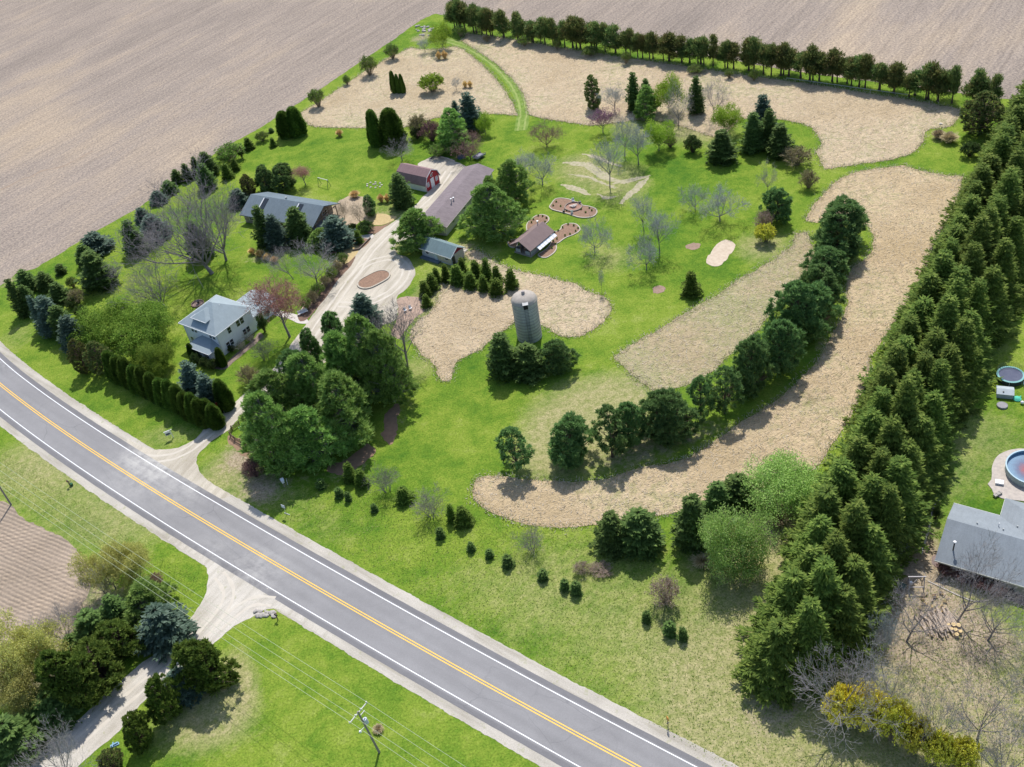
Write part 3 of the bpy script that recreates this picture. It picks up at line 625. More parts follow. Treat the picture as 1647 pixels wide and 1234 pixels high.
def conifer(name, H, R, fol, bark, levels=30, seed=1, droop=.28, up=.16, tl=.55, tw=.11, nbase=7, ntop=11, curve=.8, bare=.03, dens=1.0, irr=.16, core=.5):
    r = np.random.default_rng(seed); C = []; U = []; Vv = []; T = []
    for i in range(levels):
        t = i/levels; z = H*(bare+(1-bare)*t**.96); Rl = R*(1-t)**curve*(1-irr+2*irr*r.random())+.06*R
        if t < .10: Rl *= .80+2*t
        n = int(nbase+ntop*(1-t)); a0 = r.random()*6.28
        for b in range(n):
            a = a0+6.283*b/n+r.normal(0, .10); L = Rl*(.66+.50*r.random()); m = max(4, int((3+L*7.5)*dens)); bt = r.random()
            s = np.sort(r.random(m))**.75; s = .16+.84*s
            out = np.array([math.cos(a), math.sin(a), 0]); lat = np.array([-math.sin(a), math.cos(a), 0])
            side = np.where(r.random(m) < .5, -1, 1.0)*r.random(m)
            wdt = .40*L*(1.06-s)+.10
            hz = -droop*L*s+up*L*s**3+z
            c = out*(s*L)[:, None]+lat*(side*wdt*.55)[:, None]; c[:, 2] = hz+r.normal(0, .05, m)-abs(side)*wdt*.25
            u = out[None]*.75+lat[None]*(side*1.0)[:, None]+r.normal(0, .18, (m, 3)); u[:, 2] += -.25+.35*s
            u = unit(u)*(tl*(.6+.7*r.random(m)))[:, None]
            v = np.cross(u, np.array([0, 0, 1.0])+r.normal(0, .35, (m, 3))); v = unit(v)*tw*(.7+.6*r.random(m))[:, None]
            C.append(c); U.append(u); Vv.append(v); T.append(np.clip(.30*bt+.62*r.random(m)+.05, 0, 1))
    C = np.concatenate(C); U = np.concatenate(U); Vv = np.concatenate(Vv); T = np.repeat(np.concatenate(T), 4)
    V, Fc = kites(C, U, Vv)
    # opaque inner core with one fixed dark tint
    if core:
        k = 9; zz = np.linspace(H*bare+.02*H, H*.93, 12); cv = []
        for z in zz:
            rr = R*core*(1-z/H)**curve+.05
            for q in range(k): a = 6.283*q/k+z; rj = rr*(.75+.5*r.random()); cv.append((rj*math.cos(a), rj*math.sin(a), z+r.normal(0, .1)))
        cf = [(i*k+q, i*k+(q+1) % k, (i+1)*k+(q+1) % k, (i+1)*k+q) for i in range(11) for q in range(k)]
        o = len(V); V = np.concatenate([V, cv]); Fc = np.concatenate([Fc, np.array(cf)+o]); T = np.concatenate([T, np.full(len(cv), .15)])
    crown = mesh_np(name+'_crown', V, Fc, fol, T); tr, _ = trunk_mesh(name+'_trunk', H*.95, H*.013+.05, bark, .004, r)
    return tr, crown, H, R

def clumpy(name, H, R, fol, bark, seed=1, nclump=150, cr=.85, nper=46, nw=.10, z0=.18, shape='ovoid', upb=.5, lower=.15, irr=.2, trunks=1, fine=1.0, lean=0, core=0.5, burst=True, up2=0.0):
    r = np.random.default_rng(seed)
    t = r.random(nclump)**.9; a = r.random(nclump)*6.283
    def prof(t):
        if shape == 'ovoid': return np.sin(np.clip(t*.86+.14, 0, 1)*math.pi)**.62
        if shape == 'dome': return np.sqrt(np.clip(1-(t*.97)**2.2, 0, 1))*np.clip(.6+t*1.6, 0, 1)
        if shape == 'wp': return np.clip(1-t, 0, 1)**.55*np.clip(.62+t*2.2, 0, 1)+.05
        if shape == 'cone': return (1-t)**.7*np.clip(.5+t*4, 0, 1)+.06
        if shape == 'top': return np.sin(np.clip(t, 0, 1)*math.pi*.9+.25)**.7
    lob = 1+irr*np.sin(a*2+seed)+irr*.6*np.sin(a*3+seed*2.1+t*5)
    rad = R*prof(t)*lob*(.42+.58*np.sqrt(r.random(nclump)))
    z = H*(z0+(1-z0-.03)*t)
    P = np.column_stack([rad*np.cos(a), rad*np.sin(a), z])
    crs = cr*(.65+.7*r.random(nclump))*(1-.35*t); bt = r.random(nclump)
    idx = np.repeat(np.arange(nclump), nper); m = len(idx)
    d = r.normal(size=(m, 3)); d[:, 2] = np.where(r.random(m) < upb, abs(d[:, 2]), d[:, 2])*.9+.15; d = unit(d)
    outw = unit(np.column_stack([np.cos(a), np.sin(a), np.full(nclump, .25)]))[idx]
    d = unit(d+outw*.45)
    if up2: d = unit(d+np.array([0, 0, up2]))
    st = r.random(m)**.6*.72 if not burst else r.random(m)*.42
    c = P[idx]+d*(crs[idx]*st)[:, None]*np.array([1, 1, .72])
    u = unit(d+r.normal(0, .16, (m, 3)))*(crs[idx]*(.62 if burst else .46)*(.6+.8*r.random(m)))[:, None]; v = perp(u, r)*(nw*(.7+.6*r.random(m)))[:, None]
    T = np.repeat(np.clip(.42*bt[idx]+.5*r.random(m)+.05, 0, 1), 4)
    V, Fc = kites(c, u, v)
    crown = mesh_np(name+'_crown', V, Fc, fol, T)
    # limbs from the stem to each clump
    zt = np.clip(z-rad*.45-.2, .15*H, H*.95); S = np.column_stack([np.zeros(nclump), np.zeros(nclump), zt]); mid = (S+P)/2; mid[:, 2] -= .06*rad
    rr = .02+.035*(rad/R)*H/12
    ex = [tubes(S, mid, rr*1.3, rr, 3), tubes(mid, P, rr, rr*.4, 3)]
    tr, _ = trunk_mesh(name+'_trunk', H*.96, H*.015+.06, bark, .012, r, ex)
    return tr, crown, H, R

def arbor(name, H, R, fol, bark, seed=1, n=6500, tips=1, narrow=.45):
    r = np.random.default_rng(seed); t = r.random(n)**.85; a = r.random(n)*6.283
    prof = np.clip(1-t, 0, 1)**narrow*np.clip(.72+t*2, 0, 1)*(1+.15*np.sin(t*8+a*2+seed)*np.cos(a*3+t*5))
    lob = 1+.07*np.sin(a*5+seed)+.05*np.sin(a*9+t*8)
    rad = R*prof*lob*(.86+.14*r.random(n))
    c = np.column_stack([rad*np.cos(a), rad*np.sin(a), H*(.02+.96*t)])
    u = np.column_stack([np.cos(a)*.42, np.sin(a)*.42, np.full(n, .85)])+r.normal(0, .22, (n, 3)); u = unit(u)*(.30+.25*r.random(n))[:, None]*(H/6)**.5
    v = np.column_stack([-np.sin(a), np.cos(a), np.zeros(n)])+r.normal(0, .4, (n, 3)); v = unit(v)*.09*(H/6)**.4
    V, Fc = kites(c, u, v); T = np.repeat(np.clip(.3+.3*np.sin(a*5+seed)*.5+.5*r.random(n), 0, 1), 4)
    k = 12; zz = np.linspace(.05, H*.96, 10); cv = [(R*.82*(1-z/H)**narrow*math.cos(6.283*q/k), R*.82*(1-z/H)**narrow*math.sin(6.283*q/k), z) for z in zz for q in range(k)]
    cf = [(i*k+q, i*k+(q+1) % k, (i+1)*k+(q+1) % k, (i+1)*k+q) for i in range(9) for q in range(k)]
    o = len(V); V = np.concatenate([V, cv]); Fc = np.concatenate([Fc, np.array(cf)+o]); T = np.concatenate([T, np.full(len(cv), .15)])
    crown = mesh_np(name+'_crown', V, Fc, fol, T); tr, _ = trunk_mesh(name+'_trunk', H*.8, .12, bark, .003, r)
    return tr, crown, H, R

def cedarcrown(name, H, R, fol, bark, seed=1, bare=.36, n=2600):
    """red cedar of the far row: long bare stem, ragged oval crown of upswept sprays"""
    r = np.random.default_rng(seed); nb = 60; t = r.random(nb); a = r.random(nb)*6.283
    prof = (1-t)**.62*np.clip(.45+t*3, 0, 1)+.08; lob = 1+.45*np.sin(a+seed*1.7)
    rad = R*1.15*prof*lob*(.3+.7*r.random(nb)); z = H*(bare+(1-bare)*t*.92); P = np.column_stack([rad*np.cos(a), rad*np.sin(a), z])
    idx = r.integers(0, nb, n); c = P[idx]+r.normal(0, .30, (n, 3)); u = unit(P[idx]*np.array([1, 1, 0])*.5/R+r.normal(0, .35, (n, 3))+np.array([0, 0, .95]))*(.34+.42*r.random(n))[:, None]
    v = perp(u, r)*.075; bt = r.random(nb); T = np.repeat(np.clip(.5*bt[idx]+.45*r.random(n), 0, 1), 4); V, Fc = kites(c, u, v)
    crown = mesh_np(name+'_crown', V, Fc, fol, T)
    zt = np.clip(z-rad*.5, .15*H, H*.95); S = np.column_stack([np.zeros(nb), np.zeros(nb), zt]); rr = np.full(nb, .03)
    # dead lower twigs
    nd = 16; zd = H*(.12+.3*r.random(nd)); ad = r.random(nd)*6.283; D0 = np.column_stack([np.zeros(nd), np.zeros(nd), zd]); D1 = D0+np.column_stack([np.cos(ad), np.sin(ad), .1*np.ones(nd)])*(.4+.6*r.random(nd))[:, None]
    tr, _ = trunk_mesh(name+'_trunk', H*.93, .14, bark, .012, r, [tubes(S, P, rr, rr*.4, 3), tubes(D0, D1, np.full(nd, .02), np.full(nd, .01), 3)])
    return tr, crown, H, R

def branchy(name, H, R, bark, twigmat, seed=1, stems=1, n1=7, kids=(5, 5, 4, 4), fork=.25, rise=.55, lean=(0, 0), leaf=None, nleaf=0, leafsize=.2, tr=None, droop=0.0, twig=.012, wig=.22, round_=1.0):
    """bare or budding broadleaf tree: stems -> limbs -> boughs -> branches -> twigs"""
    r = np.random.default_rng(seed); r0 = tr or H*.018
    big = []; small = []
    P, D, L, Rr = [], [], [], []
    for s in range(stems):
        a = 6.283*s/max(stems, 1)+r.random(); d = np.array([lean[0]+.28*(stems > 1)*math.cos(a), lean[1]+.28*(stems > 1)*math.sin(a), 1.0]); d /= np.linalg.norm(d)
        P.append(np.zeros(3)+np.array([math.cos(a), math.sin(a), 0])*(.2*(stems > 1))); D.append(d); L.append(H*(fork if stems == 1 else fork*1.1)); Rr.append(r0*(1 if stems == 1 else .75))
    P, D, L, Rr = np.array(P), np.array(D), np.array(L), np.array(Rr)
    ends = None
    for lev in range(len(kids)+1):
        nseg = (4, 4, 3, 2, 2, 1)[lev] if lev < 6 else 1; pts = [P]; d = D; rads = [Rr]
        for s in range(nseg):
            d = unit(d+r.normal(0, wig*(.35 if lev == 0 else 1), d.shape)*.5+np.array([0, 0, (.10 if lev < 3 else .04)-droop*(lev > 2)*.35]))
            pts.append(pts[-1]+d*(L/nseg)[:, None]); rads.append(Rr*(1-(.45 if lev == 0 else .62)*(s+1)/nseg))
        for s in range(nseg):
            (big if lev < 2 else small).append(tubes(pts[s], pts[s+1], rads[s], rads[s+1], 6 if lev == 0 else (4 if lev == 1 else 3)))
        ends = pts[-1]
        if lev == len(kids): break
        k = n1 if lev == 0 else kids[lev]
        n = len(P); idx = np.repeat(np.arange(n), k); f = (r.random(n*k)*.70+.30) if lev else (.55+.45*r.random(n*k))
        f[::k] = 1.0
        seg = np.clip((f*nseg).astype(int), 0, nseg-1); fr = f*nseg-seg; st = np.stack(pts, 0); rst = np.stack(rads, 0)
        NP = st[seg, idx]*(1-fr)[:, None]+st[seg+1, idx]*fr[:, None]; NR = rst[seg, idx]*(1-fr)+rst[seg+1, idx]*fr
        az = 6.283*((np.arange(n*k) % k)/k)+r.random(n)[idx]*6.283
        if lev == 0: dirv = np.column_stack([np.cos(az), np.sin(az), rise*(.6+.9*r.random(n*k))]); dirv[::k, 2] += .9
        else:
            dd = d[idx]; q = unit(np.cross(dd, np.array([.1, .2, .97]))); w = np.cross(dd, q)
            spread = (.75 if lev == 1 else .85)+.3*r.random(n*k); spread[::k] *= .4
            dirv = dd+(q*np.cos(az)[:, None]+w*np.sin(az)[:, None])*spread[:, None]
            dirv[:, 2] += .10-droop
        D = unit(dirv+r.normal(0, .08, dirv.shape))
        fac = (1.35*(H-H*fork)/(L.mean())*.42) if lev == 0 else (.60 if lev == 1 else .58)
        L = L[idx]*fac*(.75+.5*r.random(n*k))*(1.15-.35*f if lev else 1.0); P = NP; Rr = np.maximum(NR*.62, twig)
    V, Fc = cat(big); Vs, Fs = cat(small)
    # fit the crown to the wanted height and radius
    top = max(V[:, 2].max(), Vs[:, 2].max()); rad = np.percentile(np.hypot(Vs[:, 0]-Vs[:, 0].mean(), Vs[:, 1]-Vs[:, 1].mean()), 86)
    S = np.array([R/rad, R/rad, H/top]); V = V*S; Vs = Vs*S; ends = ends*S
    t = mesh_np(name+'_trunk', V, Fc, bark)
    if leaf is not None:
        idx = r.integers(0, len(ends), nleaf); c = ends[idx]+r.normal(0, leafsize*1.4, (nleaf, 3)); c[:, 2] -= droop*r.random(nleaf)*1.5
        u = r.normal(size=(nleaf, 3)); u[:, 2] -= droop*3; u = unit(u)*leafsize*(.6+.8*r.random(nleaf))[:, None]; v = perp(u, r)*leafsize*(.42 if droop == 0 else .25)
        LV, LF = kites(c, u, v); tv = r.random(len(ends))[idx]*.5+.5*r.random(nleaf)
        cr = mesh_np(name+'_leaves', LV, LF, leaf, np.repeat(tv, 4)); tw = mesh_np(name+'_twigs', Vs, Fs, twigmat)
        return t, cr, H, R, tw
    return t, mesh_np(name+'_crown', Vs, Fs, twigmat), H, R

def shrub(name, H, R, stemmat, fol, seed=1, nst=70, nleaf=1800, ls=.13, fine=True, dome=True):
    r = np.random.default_rng(seed); a = r.random(nst)*6.283; e = np.sqrt(r.random(nst))
    P0 = np.column_stack([np.cos(a), np.sin(a), np.zeros(nst)])*(.15*R*r.random(nst))[:, None]; P0[:, 2] = 0
    tip = np.column_stack([np.cos(a)*e*R, np.sin(a)*e*R, H*(np.sqrt(np.clip(1-(e*.85)**2, 0, 1)) if dome else np.ones(nst))*(.75+.3*r.random(nst))])
    mid = P0*.5+tip*.5; mid[:, 2] += .08*H
    parts = [tubes(P0, mid, np.full(nst, .020), np.full(nst, .014)), tubes(mid, tip, np.full(nst, .014), np.full(nst, .008))]
    nt = nst*7; i = r.integers(0, nst, nt); f = r.random(nt)*.8+.2; b0 = mid[i]*(1-f)[:, None]+tip[i]*f[:, None]; b1 = b0+unit(tip[i]-P0[i]+r.normal(0, .55, (nt, 3))*H)*(.16*H+.22*R*r.random(nt))[:, None]
    b1[:, 2] = np.maximum(b1[:, 2], .05)
    parts.append(tubes(b0, b1, np.full(nt, .010), np.full(nt, .006)))
    V, Fc = cat(parts); st = mesh_np(name+'_stems', V, Fc, stemmat)
    if fol is None: return st, None, H, R
    j = r.integers(0, nt, nleaf); c = b0[j]*.4+b1[j]*.6+r.normal(0, .07, (nleaf, 3)); c[:, 2] = np.maximum(c[:, 2], .04)
    u = unit(r.normal(size=(nleaf, 3))+np.array([0, 0, .5]))*ls*(.7+.7*r.random(nleaf))[:, None]; v = perp(u, r)*ls*.42
    LV, LF = kites(c, u, v)
    return st, mesh_np(name+'_leaves', LV, LF, fol, np.repeat(np.clip(r.random(nt)[j]*.5+r.random(nleaf)*.5, 0, 1), 4)), H, R
def tuft(name, H, R, fol, seed=1, n=520, w=.03):
    """fountain of dry grass blades"""
    r = np.random.default_rng(seed); a = r.random(n)*6.283; e = r.random(n)**.7
    P0 = np.column_stack([np.cos(a), np.sin(a), np.zeros(n)])*(.35*R*r.random(n))[:, None]
    d = np.column_stack([np.cos(a)*e*R*1.0, np.sin(a)*e*R, H*(1.0-.35*e)*(.7+.3*r.random(n))]); s = np.column_stack([-np.sin(a), np.cos(a), np.zeros(n)])*w
    P1 = P0+d*np.array([.5, .5, .72]); P2 = P0+d+np.array([0, 0, -.12*H])*e[:, None]
    V = np.stack([P0-s, P0+s, P1+s, P1-s, P2+s*.6, P2-s*.6], 1).reshape(-1, 3); b = np.arange(n)*6
    Fc = np.concatenate([np.stack([b, b+1, b+2, b+3], 1), np.stack([b+3, b+2, b+4, b+5], 1)])
    return mesh_np(name, V, Fc, fol, np.repeat(r.random(n), 6)), H, R

SP = {}   # species -> dict(vars=[...], name, cat, kb, top)
def species(key, oname, cat_, variants, kb, ctop, trunk='trunk', crown='crown'): SP[key] = dict(v=variants, name=oname, cat=cat_, kb=kb, ct=ctop, tn=trunk, cn=crown)
species('NH', 'norway_spruce_tree', 'tree', [conifer('norway', 15, 5.1, F['norway'], B_['brown'], 24, s, droop=.32, up=.22, tl=.80, tw=.145, dens=1.35, nbase=6, ntop=10, curve=.80, irr=.34) for s in (11, 12, 13, 14)], .55, .0)
species('NS', 'spruce_tree', 'tree', [conifer('spruce', 9, 3.0, F['spruce'], B_['brown'], 15, s, tl=.60, tw=.14, dens=1.6, curve=.74, irr=.28, droop=.32, up=.22) for s in (21, 22, 23)], .7, .0)
species('BS', 'blue_spruce_tree', 'tree', [conifer('bluespruce', 8, 2.5, F['blue'], B_['brown'], 14, s, droop=.16, up=.12, tl=.55, tw=.13, dens=1.6, curve=.68, irr=.22) for s in (31, 32)], .7, .0)
species('YS', 'young_spruce', 'tree', [conifer('youngspruce', 3.6, 1.12, F['young'], B_['brown'], 11, s, droop=.10, up=.12, tl=.40, tw=.09, nbase=5, ntop=6, dens=1.9, curve=.72, irr=.26) for s in (41, 42, 43)], .7, .0)
species('DS', 'small_spruce', 'tree', [conifer('darkspruce', 2.1, .62, F['spruce'], B_['brown'], 8, s, droop=.05, up=.15, tl=.34, tw=.08, nbase=5, ntop=5, dens=2.2, curve=.55, irr=.28) for s in (45, 46)], .7, .0)
species('WP', 'white_pine_tree', 'tree', [clumpy('whitepine', 12, 4.4, F['wpine'], B_['grey'], s, 340, 1.10, 84, .075, .05, 'wp', .80, irr=.34, up2=.30) for s in (51, 52, 53)], .6, .25)
species('SP', 'austrian_pine_tree', 'tree', [clumpy('pine', 9, 3.3, F['pine'], B_['brown'], s, 280, .92, 76, .07, .06, 'dome', .72, irr=.28, up2=.15) for s in (61, 62, 63)], .6, .3)
species('DP', 'dark_pine_tree', 'tree', [clumpy('yewpine', 8, 3.3, F['norway'], B_['brown'], s, 330, .95, 84, .085, .02, 'dome', .85, irr=.35, up2=.6) for s in (68, 69)], .6, .15)
species('TP', 'thin_pine_tree', 'tree', [clumpy('thinpine', 9, 2.8, F['pine'], B_['brown'], s, 110, .85, 64, .085, .14, 'ovoid', .7) for s in (66, 67)], .2, .3)
species('AV', 'arborvitae_tree', 'tree', [arbor('arborvitae', 6, 1.35, F['arbor'], B_['brown'], s) for s in (71, 72)], .8, .1)
species('RC', 'red_cedar_tree', 'tree', [cedarcrown('cedar', 7.5, 1.5, F['cedar'], B_['brown'], s, bare=.26+.05*(s % 3), n=3400) for s in (81, 82, 83, 84, 85)], .05, .1)
species('CD', 'cedar_tree', 'tree', [clumpy('cedarfull', 8, 2.6, F['cedar'], B_['brown'], s, 280, .62, 56, .07, .02, 'ovoid', .8, up2=.6) for s in (87, 88)], .6, .15)
species('BD', 'bare_tree', 'tree', [branchy('baretree', 9, 3.6, B_['grey'], B_['pale'], s, n1=8, kids=(6, 6, 6, 4), twig=.016, tr=.17, leaf=F['greybud'], nleaf=1300, leafsize=.07) for s in (91, 92, 93)], .05, .25)
species('BG', 'bare_tree', 'tree', [branchy('bigbare', 15, 7, B_['grey'], B_['lilac'], s, n1=11, kids=(7, 6, 6, 6), fork=.15, rise=.9, tr=.32, twig=.018) for s in (95,)], .05, .2)
species('BM', 'bare_tree', 'tree', [branchy('multistem', 12, 4.2, B_['grey'], B_['grey'], s, stems=3, n1=5, kids=(5, 5, 5, 4), fork=.38, rise=1.4, tr=.22, twig=.02) for s in (97,)], .05, .2)
species('BB', 'bare_tree', 'tree', [branchy('bluishbare', 6, 3.0, B_['grey'], B_['bluish'], s, n1=7, kids=(7, 6, 6, 5), fork=.18, rise=.6, tr=.14, twig=.018, leaf=F['bluebud'], nleaf=2600, leafsize=.075) for s in (101, 102)], .1, .3)
species('BT', 'bare_tree', 'tree', [branchy('tallbare', 8, 2.3, B_['grey'], B_['bluish'], s, n1=8, kids=(6, 6, 6, 4), fork=.32, rise=1.5, tr=.13, twig=.018, leaf=F['bluebud'], nleaf=1500, leafsize=.065) for s in (104, 105)], .05, .2)
species('BR', 'red_budding_tree', 'tree', [branchy('redbud', 8, 3.0, B_['grey'], B_['red'], s, n1=9, kids=(6, 6, 5, 5), fork=.40, rise=2.2, tr=.13, twig=.018, leaf=F['redbud'], nleaf=7000, leafsize=.11) for s in (107,)], .05, .2)
species('MR', 'maroon_budding_tree', 'tree', [branchy('maroontree', 5, 2.6, B_['mar'], B_['mar'], s, n1=8, kids=(6, 6, 6, 4), fork=.12, rise=.7, tr=.12, leaf=F['maroon'], nleaf=2600, leafsize=.11) for s in (109,)], .3, .3)
species('PU', 'purple_flowering_tree', 'tree', [branchy('purpletree', 5, 2.4, B_['grey'], B_['mar'], s, n1=7, kids=(6, 6, 5, 3), fork=.25, rise=.7, tr=.11, leaf=F['purple'], nleaf=3200, leafsize=.13) for s in (111,)], .1, .3)
species('LG', 'leafing_tree', 'tree', [branchy('limetree', 6, 2.6, B_['grey'], B_['tan'], s, n1=7, kids=(6, 6, 5, 3), fork=.18, rise=.8, tr=.11, leaf=F['lime'], nleaf=8000, leafsize=.18) for s in (113, 114)], .2, .3)
species('WL', 'willow_tree', 'tree', [branchy('willow', 8, 4.0, B_['grey'], B_['tan'], s, n1=8, kids=(6, 6, 6, 3), fork=.15, rise=.9, tr=.22, leaf=F['willow'], nleaf=26000, leafsize=.25, droop=.22) for s in (117, 118)], .4, .3)
species('OL', 'olive_leafing_tree', 'tree', [branchy('olivetree', 6, 4.2, B_['brown'], B_['brown'], s, n1=9, kids=(6, 6, 6, 3), fork=.14, rise=.45, tr=.2, leaf=F['olive'], nleaf=20000, leafsize=.21) for s in (119, 120)], .5, .35)
species('YB', 'budding_tree', 'tree', [branchy('yellowtree', 8, 4.0, B_['grey'], B_['tan'], s, n1=8, kids=(6, 6, 6, 4), fork=.15, rise=.9, tr=.14, leaf=F['yellowbud'], nleaf=20000, leafsize=.18) for s in (123, 124)], .3, .3)
species('GS', 'leafy_shrub', 'shrub', [shrub('greenshrub', 1.8, 1.2, B_['tan'], F['greenbush'], s, 80, 2200, .12) for s in (131, 132)], .7, .3, 'stems', 'leaves')
species('DK', 'dark_shrub', 'shrub', [shrub('darkshrub', 1.8, 1.2, B_['brown'], F['darkbush'], s, 80, 3400, .13) for s in (133,)], .7, .3, 'stems', 'leaves')
species('TN', 'tan_shrub', 'shrub', [shrub('tanshrub', 1.8, 1.2, B_['tan'], F['tanbush'], s, 90, 1500, .10) for s in (135,)], .7, .3, 'stems', 'leaves')
species('LS', 'lime_shrub', 'shrub', [shrub('limeshrub', 2.4, 1.8, B_['tan'], F['lime'], s, 90, 4200, .16) for s in (137,)], .7, .3, 'stems', 'leaves')
species('FS', 'forsythia_shrub', 'shrub', [shrub('forsythia', 2.2, 1.9, B_['tan'], F['forsythia'], s, 130, 9000, .19) for s in (139,)], .7, .3, 'stems', 'flowers')
species('FO', 'forsythia_shrub', 'shrub', [shrub('oliveforsythia', 2.2, 1.9, B_['tan'], F['oliveforsythia'], s, 120, 6000, .17) for s in (141,)], .7, .3, 'stems', 'flowers')
species('PK', 'pinkish_shrub', 'shrub', [shrub('pinkshrub', 2.0, 1.6, B_['tan'], F['pink'], s, 90, 1700, .11) for s in (143,)], .7, .3, 'stems', 'buds')
species('BU', 'bare_shrub', 'shrub', [branchy('bareshrub', 2.6, 1.7, B_['grey'], B_['grey'], s, stems=5, n1=4, kids=(5, 5, 5, 3), fork=.25, rise=1.0, tr=.04, twig=.006, leaf=F['greenbush'], nleaf=600, leafsize=.06) for s in (145,)], .6, .3, 'stems', 'leaves')
species('BQ', 'bare_shrub', 'shrub', [branchy('bareshrubgrey', 2.6, 1.7, B_['pale'], B_['pale'], s, stems=5, n1=4, kids=(5, 5, 5, 3), fork=.25, rise=.9, tr=.04, twig=.007) for s in (147,)], .6, .3, 'stems', 'twigs')
species('BZ', 'tan_twig_tree', 'tree', [branchy('tantwigs', 6, 2.4, B_['tan'], B_['tan'], s, stems=4, n1=5, kids=(6, 5, 5, 3), fork=.2, rise=1.6, tr=.07, twig=.009) for s in (149,)], .3, .3, 'stems', 'twigs')
species('MS', 'maroon_shrub', 'shrub', [shrub('maroonshrub', 1.8, 1.4, B_['mar'], F['maroon'], s, 90, 1800, .11) for s in (151,)], .7, .3, 'stems', 'leaves')
_t1 = tuft('ornamental_grass_blades', 1.5, 1.0, F['straw'], 161); _t2 = tuft('pale_grass_blades', 1.2, 1.4, F['palestraw'], 162, 700)
species('OG', 'ornamental_grass', 'ornamental grass', [(None, _t1[0], 1.5, 1.0)], .7, .2, 'stems', 'blades')
species('PG', 'ornamental_grass', 'ornamental grass', [(None, _t2[0], 1.2, 1.4)], .7, .2, 'stems', 'blades')
COUNT = {}
def put(key, P, H, R, label, group=None, rz=None, tilt=None, cat_=None):
    s = SP[key]; i = COUNT.get(key, 0); COUNT[key] = i+1; v = s['v'][i % len(s['v'])]; tr, cr, h, r = v[:4]
    rz = RNG.random()*6.283 if rz is None else rz
    c = cat_ or s['cat']
    if tr is None:
        o = link(s['name'], cr, None, (P[0], P[1], 0), rz); o.scale = (R/r, R/r, H/h); return tag(o, label, c, group)
    e = empty(s['name'], (P[0], P[1], -.02), rz, label, c, group); e.scale = (R/r, R/r, H/h)
    if tilt: e.rotation_euler = (tilt[0], tilt[1], rz)
    link(s['tn'], tr, e)
    if cr is not None: link(s['cn'], cr, e)
    if len(v) > 4: link('twigs', v[4], e)
    return e
def put_box(key, x0, y0, x1, y1, label, group=None, **kw):
    """stand a plant where its outline in the photo says: foot on the ground, real height and spread"""
    s = SP[key]; xc = (x0+x1)/2; rp = (x1-x0)/2; dep = math.radians(39.4)+math.atan((y1-CY)/FPX); sn = math.sin(dep)
    by = y1-rp*sn*s['kb']; ym = (y0+by)/2
    bx = xc+(NADIR[0]-xc)/(NADIR[1]-ym)*(by-ym)
    P = g(bx, by); R = rp*depth(P)/FPX*{'YS': 1.15, 'DS': 1.15, 'FS': 1.1, 'FO': 1.15, 'NS': 1.22, 'BS': 1.25}.get(key, 1.0)
    H = max(height_to(P, y0+rp*sn*s['ct']), .3)
    return put(key, P, H, R, label, group, **kw)
def put_base(key, bx, by, ytop, width, label, group=None, **kw):
    P = g(bx, by); s = SP[key]; R = width/2*depth(P)/FPX
    dep = math.radians(39.4)+math.atan((by-CY)/FPX)
    H = height_to(P, ytop+width/2*math.sin(dep)*s['ct']); return put(key, P, H, R, label, group, **kw)

# ================================================================== BUILDINGS
def siding(name, col, horiz=True, sc=7.0, dirt=.9):
    m, nt, b = node_mat(name, .7, .25); k = NT(nt)
    w = k.n('ShaderNodeTexWave'); w.wave_type = 'BANDS'; w.bands_direction = 'Z' if horiz else 'X'; w.inputs['Scale'].default_value = sc/6.283*1.0
    nt.links.new(k.coord(), w.inputs['Vector'])
    c = k.ramp(k.noise(.8, 4, .6), [(.3, tuple(x*dirt for x in col)), (.7, col)])
    c = k.mix(1.0, c, k.ramp(w.outputs['Fac'], [(.0, (.84, .84, .85)), (.3, (1, 1, 1))]), 'MULTIPLY'); k.out(c, b); k.bump(w.outputs['Fac'], .3, .02, b); return m
def shingle(name, col, var=.16, streak=.1):
    m, nt, b = node_mat(name, .9, .15); k = NT(nt)
    f1 = k.noise(6, 4, .8, k.map((1, 1, 1))); f2 = k.noise(.5, 4, .6); f3 = k.noise(1.6, 3, .6, k.map((1.5, .3, 1)))
    c = k.ramp(f2, [(.3, tuple(x*(1-var/2) for x in col)), (.7, tuple(x*(1+var/2) for x in col))])
    c = k.mix(1.0, c, k.ramp(f1, [(.3, (1-var,)*3), (.7, (1+var,)*3)]), 'MULTIPLY')
    c = k.mix(1.0, c, k.ramp(f3, [(.3, (1-streak,)*3), (.7, (1+streak,)*3)]), 'MULTIPLY'); k.out(c, b); k.bump(f1, .3, .03, b); return m
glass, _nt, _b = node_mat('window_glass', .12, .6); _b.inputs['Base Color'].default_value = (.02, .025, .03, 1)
white = simple('white_trim', (.74, .74, .74), (.66, .66, .66), 2, rough=.55, spec=.3)
greytrim = simple('grey_trim', (.42, .43, .42), (.34, .35, .34), 2)
brownwood = simple('weathered_brown_wood', (.24, .17, .12), (.15, .10, .07), 4, stretch=(1, 1, 4))
greywood = simple('weathered_grey_wood', (.36, .33, .29), (.25, .22, .19), 4, stretch=(1, 6, 1))
blackm = simple('black_metal', (.03, .03, .035), (.02, .02, .02), 3, rough=.5, spec=.4)
darkopen = simple('dark_interior', (.03, .028, .026), (.02, .02, .02), 2)
galv = simple('galvanised_metal', (.55, .56, .57), (.42, .43, .44), 3, rough=.45, spec=.5, metallic=.4)
stone = simple('field_stone', (.46, .42, .37), (.28, .26, .24), 3, bump=.5)
concrete = simple('concrete', (.46, .44, .41), (.36, .34, .31), 1.5, bump=.2)

